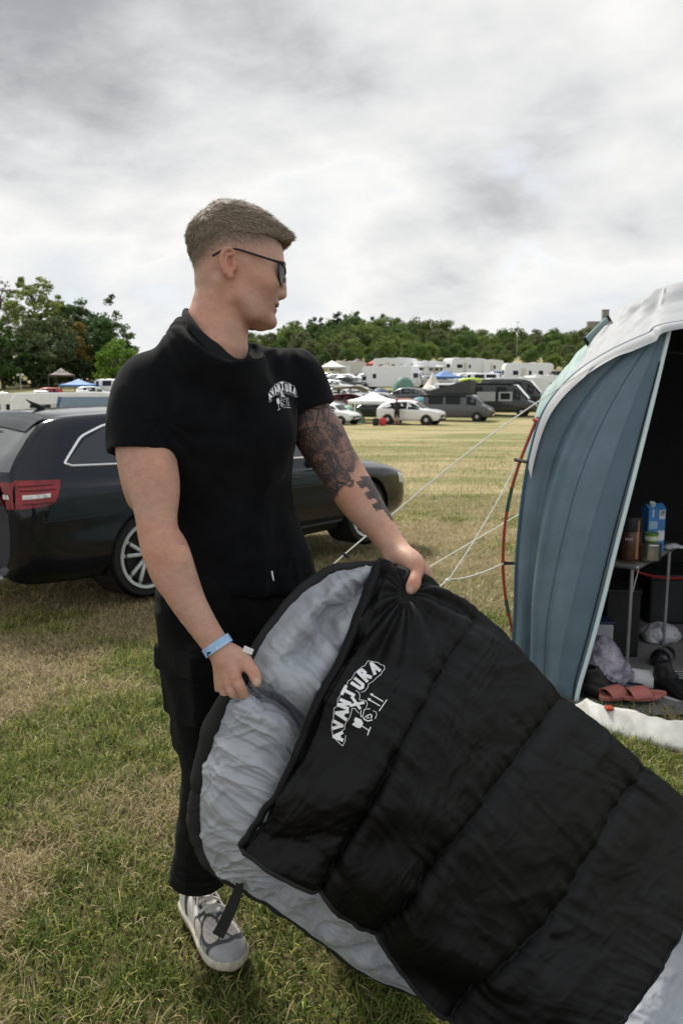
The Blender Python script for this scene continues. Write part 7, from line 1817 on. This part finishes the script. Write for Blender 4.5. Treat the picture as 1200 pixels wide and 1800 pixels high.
    dome('tunnel_tent', 28, 735, 50, 2.6, 2.2, 1.3, (.14, .14, .14), 'dark grey low tent at the left behind the caravan', 5)
    vehicle('parked_car', 'estate', 'cream', -2, 762, 33, 12, 'cream estate car at the left edge beside the caravan')
    h = vehicle('hatchback', 'hatch', 'red', 79, 703, 88, -160, 'red hatchback with raised tailgate below the trees')
    MB().box((-2.1, 0, 1.62), (.95, 1.2, .06), np.array(Matrix.Rotation(R(18), 3, 'Y')), bev=.02).build('raised_tailgate', PAINTS['red'], h, local=True)
    gazebo(110, 694, 102, 3.2, 3.0, (.07, .045, .05), 'black and red gazebo left of the blue one', 20, (.1, .1, .1)); gazebo(140, 698, 90, 3.6, 2.2, (.10, .22, .48), 'bright blue gazebo below the trees on the left', 8)
    vehicle('van', 'van', 'white', 192, 694, 92, 170, 'white van at the shoulder of the man', 'van'); vehicle('parked_car', 'hatch', 'white', 168, 697, 88, 15, 'white hatchback beside the bright blue gazebo'); vehicle('parked_car', 'estate', 'grey', 100, 712, 72, 10, 'grey estate between the caravan and the red hatchback')
    vehicle('parked_car', 'hatch', 'white', 2, 765, 30, 60, 'white car bonnet at the very left edge')
    # further vehicles that fill the rows
    for (px, py, Y, hd, c_, k_, lb) in ((640, 698, 80, -25, 'white', 'estate', 'white estate car left of the dark green porch tent'), (604, 698, 79, -30, 'white', 'hatch', 'white hatchback above the beige awning'), (745, 697, 78, -25, 'dark', 'hatch', 'black hatchback partly behind the teal tent'), (838, 676, 93, 170, 'white', 'van', 'white panel van behind the grey tunnel tents'), (770, 671, 98, 15, 'silver', 'estate', 'silver estate just left of the blue gazebo legs'), (598, 670, 101, -28, 'white', 'hatch', 'white hatchback below the cream caravan'), (655, 671, 100, -28, 'white', 'suv', 'white SUV below the back-row caravans'), (722, 670, 99, -20, 'white', 'van', 'white van right of the coachbuilt motorhome'), (884, 689, 84, -25, 'white', 'van', 'white van between the long caravan and the grey tents'), (940, 684, 90, -28, 'white', 'estate', 'white estate car in front of the overhanging cab'), (850, 700, 74, -20, 'silver', 'suv', 'silver SUV behind the dark camper vans')):
        vehicle('parked_van' if k_ == 'van' else 'parked_car', k_, c_, px, py, Y, hd, lb, 'van' if k_ == 'van' else 'car')
    rngc = np.random.default_rng(9); px = 566.
    while px < 930:
        c_ = ['white', 'white', 'silver', 'dark', 'grey', 'white', 'blue'][int(rngc.integers(0, 7))]; k_ = ['hatch', 'estate', 'suv', 'hatch'][int(rngc.integers(0, 4))]
        Yq = 100 + rngc.uniform(-2, 3); vehicle('parked_car', k_, c_, px, 668, Yq, -28 + rngc.uniform(-8, 8), 'small %s car among the packed back rows below the wood' % c_); px += rngc.uniform(17, 27)
    for (px, Y, c_, lb) in ((630, 84, (.30, .30, .31), 'pale grey dome tent between the upper cars and the motorhome'), (790, 80, (.32, .34, .30), 'sand-coloured dome tent right of the pointed white tent'), (668, 80, (.07, .10, .16), 'navy dome tent behind the silver people carrier'), (868, 88, (.35, .35, .36), 'light dome tent right of the grey tunnel tents')):
        dome('dome_tent', px, 690, Y, 2.4, 2.2, 1.4, c_, lb, 15)
    # bags by the white SUV
    for (px, nm, c_, lb) in ((660, 'rucksack', (.015, .015, .016), 'black rucksack standing by the white SUV'), (672, 'holdall', (.5, .03, .03), 'red bag standing by the rear wheel of the white SUV')):
        p = at(px, 757, 52.3); F = Field(); q = np.array([p[0], p[1], float(zt(p[0], p[1]))]); F.box(q + [0, 0, .24], (.20, .16, .25), None, .07, .02); F.box(q + [0, -.16, .18], (.14, .05, .13), None, .04, .04)
        v_, f_ = surface_net(F, q - [.4, .4, .1], q + [.4, .4, .7], .03); o = link(nm, mesh_np(nm, v_, f_), mat(nm + '_cloth', c_, rough=.7, var=.15)); tag(o, lb, 'bag')
        MB().tube([q + [-.08, 0, .49], q + [0, 0, .56], q + [.08, 0, .49]], .014, 6).build('handle', mat(nm + '_cloth'), o)
    # person leaning into the SUV
    p = at(697, 755, 52.9); q = np.array([p[0], p[1], float(zt(p[0], p[1]))]); F = Field()
    for s in (-1, 1): F.chain([q + [s * .10, 0, .05], q + [s * .10, -.02, .46], q + [s * .09, .0, .86]], [.055, .065, .09], k=.03); F.cone(q + [s * .10, -.08, .04], q + [s * .10, .04, .04], .045, .045, k=.02)
    F.chain([q + [0, .0, .88], q + [0, .08, 1.15], q + [.0, .22, 1.40]], [.15, .15, .17], k=.05); F.cone(q + [0, .28, 1.48], q + [0, .34, 1.56], .06, .06, k=.03); F.ell(q + [0, .38, 1.64], (.085, .10, .115), k=.02)
    for s in (-1, 1): F.chain([q + [s * .2, .24, 1.40], q + [s * .25, .36, 1.15], q + [s * .18, .55, 1.05], q + [s * .16, .62, 1.04]], [.06, .05, .04, .045], k=.03)
    v_, f_ = surface_net(F, q - [.5, .5, .05], q + [.5, .9, 1.9], .024); c = np.tile([.012, .012, .014], (len(v_), 1)); zz = v_[:, 2] - q[2]; c[(zz > 1.52)] = [.30, .18, .13]; c[zz > 1.68] = [.05, .03, .02]; c[(zz < .50) & (zz > .09)] = [.36, .22, .17]; c[zz < .09] = [.03, .03, .03]; c[(v_[:, 1] - q[1] > .45) & (zz < 1.3)] = [.36, .22, .17]
    o = link('person', mesh_np('person', v_, f_, cols=c), mat('far_person', attr='Col', rough=.8, var=.1)); tag(o, 'person in dark clothes leaning into the open white SUV', 'person')
    # lamp posts and fence posts along the left field edge
    for (px, py, Y, h_, lb) in ((198, 690, 118, 3.2, 'thin floodlight post near the shoulder of the man'), (38, 694, 105, 2.2, 'short floodlight post left of the red hatchback'), (162, 684, 125, 3.4, 'wooden post under the trees right of the blue gazebo')):
        p = at(px, py, Y); q = np.array([p[0], p[1], float(zt(p[0], p[1]))]); o = empty('lamp_post', q, lb, 'post'); MB().tube([q, q + [0, 0, h_]], .05, 8).build('pole', M_RIM_F, o, smooth=True)
        for s in (-1, 1): MB().box(q + [s * .28, 0, h_ - .05], (.32, .14, .22), bev=.03).build('lamp_head', M_PLATE, o)
    p = at(908, 612, 205); q = np.array([p[0], p[1], float(zt(p[0], p[1]))]); o = empty('lamp_post', q, 'tall lamp post in front of the wood on the hill', 'post'); MB().tube([q, q + [0, 0, 9.5]], .045, 8).build('pole', M_RIM_F, o, smooth=True); MB().box(q + [0, 0, 9.4], (1.0, .2, .2), bev=.03).build('lamp_head', M_PLATE, o)
build_far()

# ------------------------------------------------------------------ trees
def leaf_mat(name, rnd=.25):
    m = mat(name, attr='Col', rough=.6, var=0, spec=.3); nt = m.node_tree; N = nt.nodes; L = nt.links; b = N['Principled BSDF']
    oi = N.new('ShaderNodeObjectInfo'); mr = N.new('ShaderNodeMapRange'); L.new(oi.outputs['Random'], mr.inputs[0]); mr.inputs[3].default_value = 1 - rnd; mr.inputs[4].default_value = 1 + rnd
    src = b.inputs['Base Color'].links[0].from_socket; sc = N.new('ShaderNodeVectorMath'); sc.operation = 'SCALE'; L.new(src, sc.inputs[0]); L.new(mr.outputs[0], sc.inputs['Scale']); L.new(sc.outputs[0], b.inputs['Base Color'])
    tr = N.new('ShaderNodeBsdfTranslucent'); L.new(sc.outputs[0], tr.inputs[0]); mx = N.new('ShaderNodeMixShader'); mx.inputs[0].default_value = .25
    L.new(b.outputs[0], mx.inputs[1]); L.new(tr.outputs[0], mx.inputs[2]); L.new(mx.outputs[0], N['Material Output'].inputs[0]); return m
M_LEAF = leaf_mat('leaves'); M_BARK = mat('bark', (.07, .055, .042), rough=.9, var=.3, vscale=8, bump=.4, bscale=20)
def crown_mesh(name, seed, H_, Rr, base, n_clump, n_leaf, leaf, col, shape='round', gap=.5, spread=.9):
    rng = np.random.default_rng(seed); C = []; tips = []
    while len(C) < n_clump:
        p = rng.uniform(-1, 1, 3)
        r_ = np.linalg.norm(p)
        if r_ > 1: continue
        z = (p[2] + 1) / 2
        if shape == 'cone': lim = 1.02 - z
        elif shape == 'oval': lim = math.sin(min(1, z * 1.15 + .06) * math.pi) ** .6 if z < .9 else .35
        else: lim = math.sqrt(max(0, 1 - (max(0, z - .35) / .68) ** 2)) * (.55 + .45 * min(1, z / .3))
        rad = math.hypot(p[0], p[1])
        if rad > lim * .98 or (rad < lim * .42 and rng.random() < .6): continue
        if fbm(np.array([[p[0], p[1], p[2]]]), 1.9, 2, seed)[0] < -gap * .35 + rng.normal(0, .08) - .22 + .25 * gap: continue
        C.append((p[0] * Rr, p[1] * Rr, base + z * (H_ - base)))
    C = np.array(C)
    cr = rng.uniform(.6, 1.25, len(C)) * spread
    k = rng.integers(0, len(C), n_leaf); d = rng.normal(0, 1, (n_leaf, 3)); d /= np.linalg.norm(d, axis=1)[:, None]; rad = rng.random(n_leaf) ** .45
    P = C[k] + d * (rad * cr[k])[:, None] * [1, 1, .72]
    a = rng.normal(0, 1, (n_leaf, 3)); a /= np.linalg.norm(a, axis=1)[:, None]; b = np.cross(a, rng.normal(0, 1, (n_leaf, 3))); b /= np.linalg.norm(b, axis=1)[:, None]
    s = (leaf * rng.uniform(.6, 1.3, n_leaf))[:, None]
    v = np.stack([P - a * s, P + b * s * .6, P + a * s, P - b * s * .6], 1).reshape(-1, 3); f = np.arange(n_leaf * 4).reshape(-1, 4)
    cc = np.array(col) * (rng.uniform(.65, 1.35, n_leaf) * rng.uniform(.8, 1.2, len(C))[k])[:, None]
    me = mesh_np(name, v, f, smooth=False, cols=np.repeat(cc, 4, 0)); me.materials.append(M_LEAF)
    return me, C
def trunk_mesh(name, seed, H_, base, C, r0, n_limb=14):
    rng = np.random.default_rng(seed); M = MB(); h = base + (H_ - base) * .72
    path = [np.array([.12 * math.sin(i * 1.3 + seed), .12 * math.cos(i * 1.7 + seed), h * i / 6]) for i in range(7)]; M.tube(path, [r0 * (1 - .85 * i / 6) for i in range(7)], 8)
    for i in rng.permutation(len(C))[:n_limb]:
        t = C[i]; z = min(h * .9, max(base * .6, t[2] - .35 * math.hypot(t[0], t[1]) - .5)); a = np.array([0, 0, z]); m = (a + t) / 2 + [0, 0, .12 * H_ * .3]
        M.tube(crom([a, m, t], 6), np.linspace(r0 * .35, r0 * .06, 6), 5)
    me = M.mesh(name, True); me.materials.append(M_BARK); return me
def tree(name, px, py, Y, cm, tm, label, sc=1., rz=0., group=None, zs=1., z=None):
    p = at(px, py, Y); root = empty(name, (p[0], p[1], float(zt(p[0], p[1])) - .1 if z is None else z), label, 'tree', group, rz); root.scale = (sc, sc, sc * zs)
    for nm, me in (('crown', cm), ('trunk', tm)):
        o = bpy.data.objects.new(nm, me); COL.objects.link(o); o.parent = root
    return root
def build_trees():
    def T(nm, px, py, Y, seed, H_, Rr, base, nc, nl, leaf, col, lb, shape='round', gap=.5, spread=.9, r0=.3, limbs=16):
        cm, C = crown_mesh('crown', seed, H_, Rr, base, nc, nl, leaf, col, shape, gap, spread); tm = trunk_mesh('trunk', seed, H_, base, C, r0, limbs); return tree(nm, px, py, Y, cm, tm, lb, group='trees on the left edge of the field')
    T('maple_tree', 70, 690, 125, 11, 16.5, 5.6, 3.5, 120, 9000, .20, (0.175, 0.215, 0.055), 'tall sparse yellow-green tree with sky showing through on the left', gap=.9, spread=.75, limbs=60)
    T('bare_tree', 6, 690, 128, 13, 16, 4.6, 3, 70, 2600, .17, (.13, .10, .07), 'thin brownish half-bare tree at the left edge', gap=.8, spread=.8, limbs=60)
    T('oak_tree', 105, 690, 130, 15, 12.5, 4.6, 1.5, 110, 9000, .26, (0.061, 0.115, 0.030), 'dark dense tree behind the round one on the left', gap=.3, spread=1.0)
    T('birch_tree', 198, 690, 122, 17, 13.2, 4.0, 1.0, 170, 13000, .17, (0.081, 0.142, 0.041), 'tall feathery tree next to the shoulder of the man', 'oval', .85, .75, limbs=30)
    T('willow_tree', 92, 698, 116, 19, 10.2, 4.9, .6, 130, 11000, .22, (0.101, 0.135, 0.061), 'round grey-green tree in front on the left', gap=.2, spread=.95)
    T('hawthorn_tree', 8, 700, 112, 21, 9.2, 4.2, .5, 100, 8000, .22, (0.074, 0.135, 0.034), 'dark green bushy tree at the left edge', gap=.2, spread=.9)
    T('hazel_tree', 140, 692, 120, 23, 9.0, 2.4, .8, 50, 3500, .18, (0.230, 0.176, 0.041), 'small golden tree between the round and the feathery one', gap=.4, spread=.7)
    T('lime_bush', 210, 697, 112, 25, 6.2, 3.2, .4, 70, 5000, .19, (0.121, 0.216, 0.027), 'low bright green bush below the feathery tree', gap=.3, spread=.8)
    T('alder_tree', 150, 692, 127, 31, 12.5, 4.2, .8, 110, 9000, .22, (.060, .105, .032), 'mid green tree filling the gap left of the feathery one', gap=.3, spread=.9)
    T('elder_bush', 60, 697, 114, 27, 4.6, 4.0, .2, 70, 5000, .2, (0.054, 0.101, 0.030), 'low dark hedge bush behind the red hatchback', gap=.2, spread=.9)
    T('elder_bush', 150, 694, 120, 29, 4.0, 4.6, .2, 70, 5000, .2, (0.054, 0.095, 0.030), 'low dark hedge bush behind the blue gazebo on the left', gap=.2, spread=.9)
    # the wood on the hill
    var = []
    for i, (H_, Rr, col, sh, gp) in enumerate(((13, 5.2, (0.085, 0.143, 0.034), 'round', .25), (12, 4.8, (0.112, 0.163, 0.037), 'round', .2), (14, 5.0, (0.070, 0.121, 0.034), 'oval', .3), (11, 5.4, (0.132, 0.186, 0.040), 'round', .2), (10, 4.6, (0.116, 0.132, 0.054), 'round', .3))):
        cm, C = crown_mesh('wood_crown', 100 + i, H_, Rr, .5, 75, 6500, .30, col, sh, gp * .4, 1.7); var.append((cm, trunk_mesh('wood_trunk', 100 + i, H_, 1.0, C, .3, 6)))
    cm, C = crown_mesh('pine_crown', 120, 17, 2.6, 3, 60, 2200, .38, (0.030, 0.054, 0.024), 'cone', .5, .9); pine = (cm, trunk_mesh('pine_trunk', 120, 17, 3, C, .25, 6))
    rng = np.random.default_rng(77)
    sil = lambda px: np.interp(px, [330, 480, 520, 600, 660, 720, 780, 840, 900, 1000, 1060, 1200], [592, 580, 562, 552, 550, 551, 562, 576, 574, 572, 572, 576])
    n = 0
    for row, (Y, step, hmul) in enumerate(((143, 36, 1), (172, 32, 1), (214, 28, 1), (244, 25, 1), (280, 22, 1), (315, 20, 1))):
        px = 330. + rng.uniform(0, 10)
        while px < 1190:
            i = int(rng.integers(0, 5)); Yq = Y + rng.uniform(-7, 7); p = at(px, 640, Yq); g = float(zt(p[0], p[1]))
            H0 = (13, 12, 14, 11, 10)[i]
            ytop = sil(px) + (5 - row) * 10.5 + rng.uniform(-4, 10)
            ztop = at(px, ytop, Yq)[2]; sc = float(np.clip((ztop - g) / H0, .3, 1.55))
            tree('wood_tree', px, 640, Yq, *var[i], ('low tree at the foot of the wood' if row < 2 else 'broadleaf tree halfway up the wood' if row < 4 else 'broadleaf tree on the crest of the wood') + (' above the tattooed arm' if px < 620 else ' above the white SUV' if px < 760 else ' above the dark camper vans' if px < 900 else ' beside the tent roof'), sc=sc * .98, rz=rng.uniform(0, 6.28), group='trees of the wood: row %d, part %d' % (row // 2, 0 if px < 620 else 1 if px < 760 else 2 if px < 900 else 3)); n += 1
            px += step * rng.uniform(.75, 1.3)
    for px, yt in ((512, 553), (522, 549), (545, 546), (552, 541), (565, 543), (588, 534), (596, 531), (606, 537), (628, 530), (640, 549), (655, 541), (664, 547), (672, 536), (490, 566), (500, 560)):
        Yq = 335.; p = at(px, 640, Yq); g = float(zt(p[0], p[1])); ztop = at(px, yt, Yq)[2]
        tree('pine_tree', px, 640, Yq, *pine, 'dark conifer rising above the wood on the hill', sc=(ztop - g) / 17, rz=rng.uniform(0, 6), group='conifers above the wood')
    # ruined tower
    p = at(1062, 575, 420.); g = float(zt(p[0], p[1])); zt1 = at(1062, 546, 420.)[2]; st = mat('tower_stone', (.20, .19, .18), rough=.9, var=.2, vscale=.5)
    o = empty('stone_tower', (p[0], p[1], g), 'grey stone tower beyond the wood above the tent', 'tower')
    MB().box((p[0], p[1], (g + zt1) / 2), (2.9, 2.9, zt1 - g)).build('shaft', st, o); MB().box((p[0], p[1], zt1 + .2), (3.3, 3.3, .5)).build('parapet', st, o); MB().box((p[0] - 5, p[1], (g + zt1) / 2 - 3), (8, 3, zt1 - g - 5)).build('wall', st, o)
build_trees()
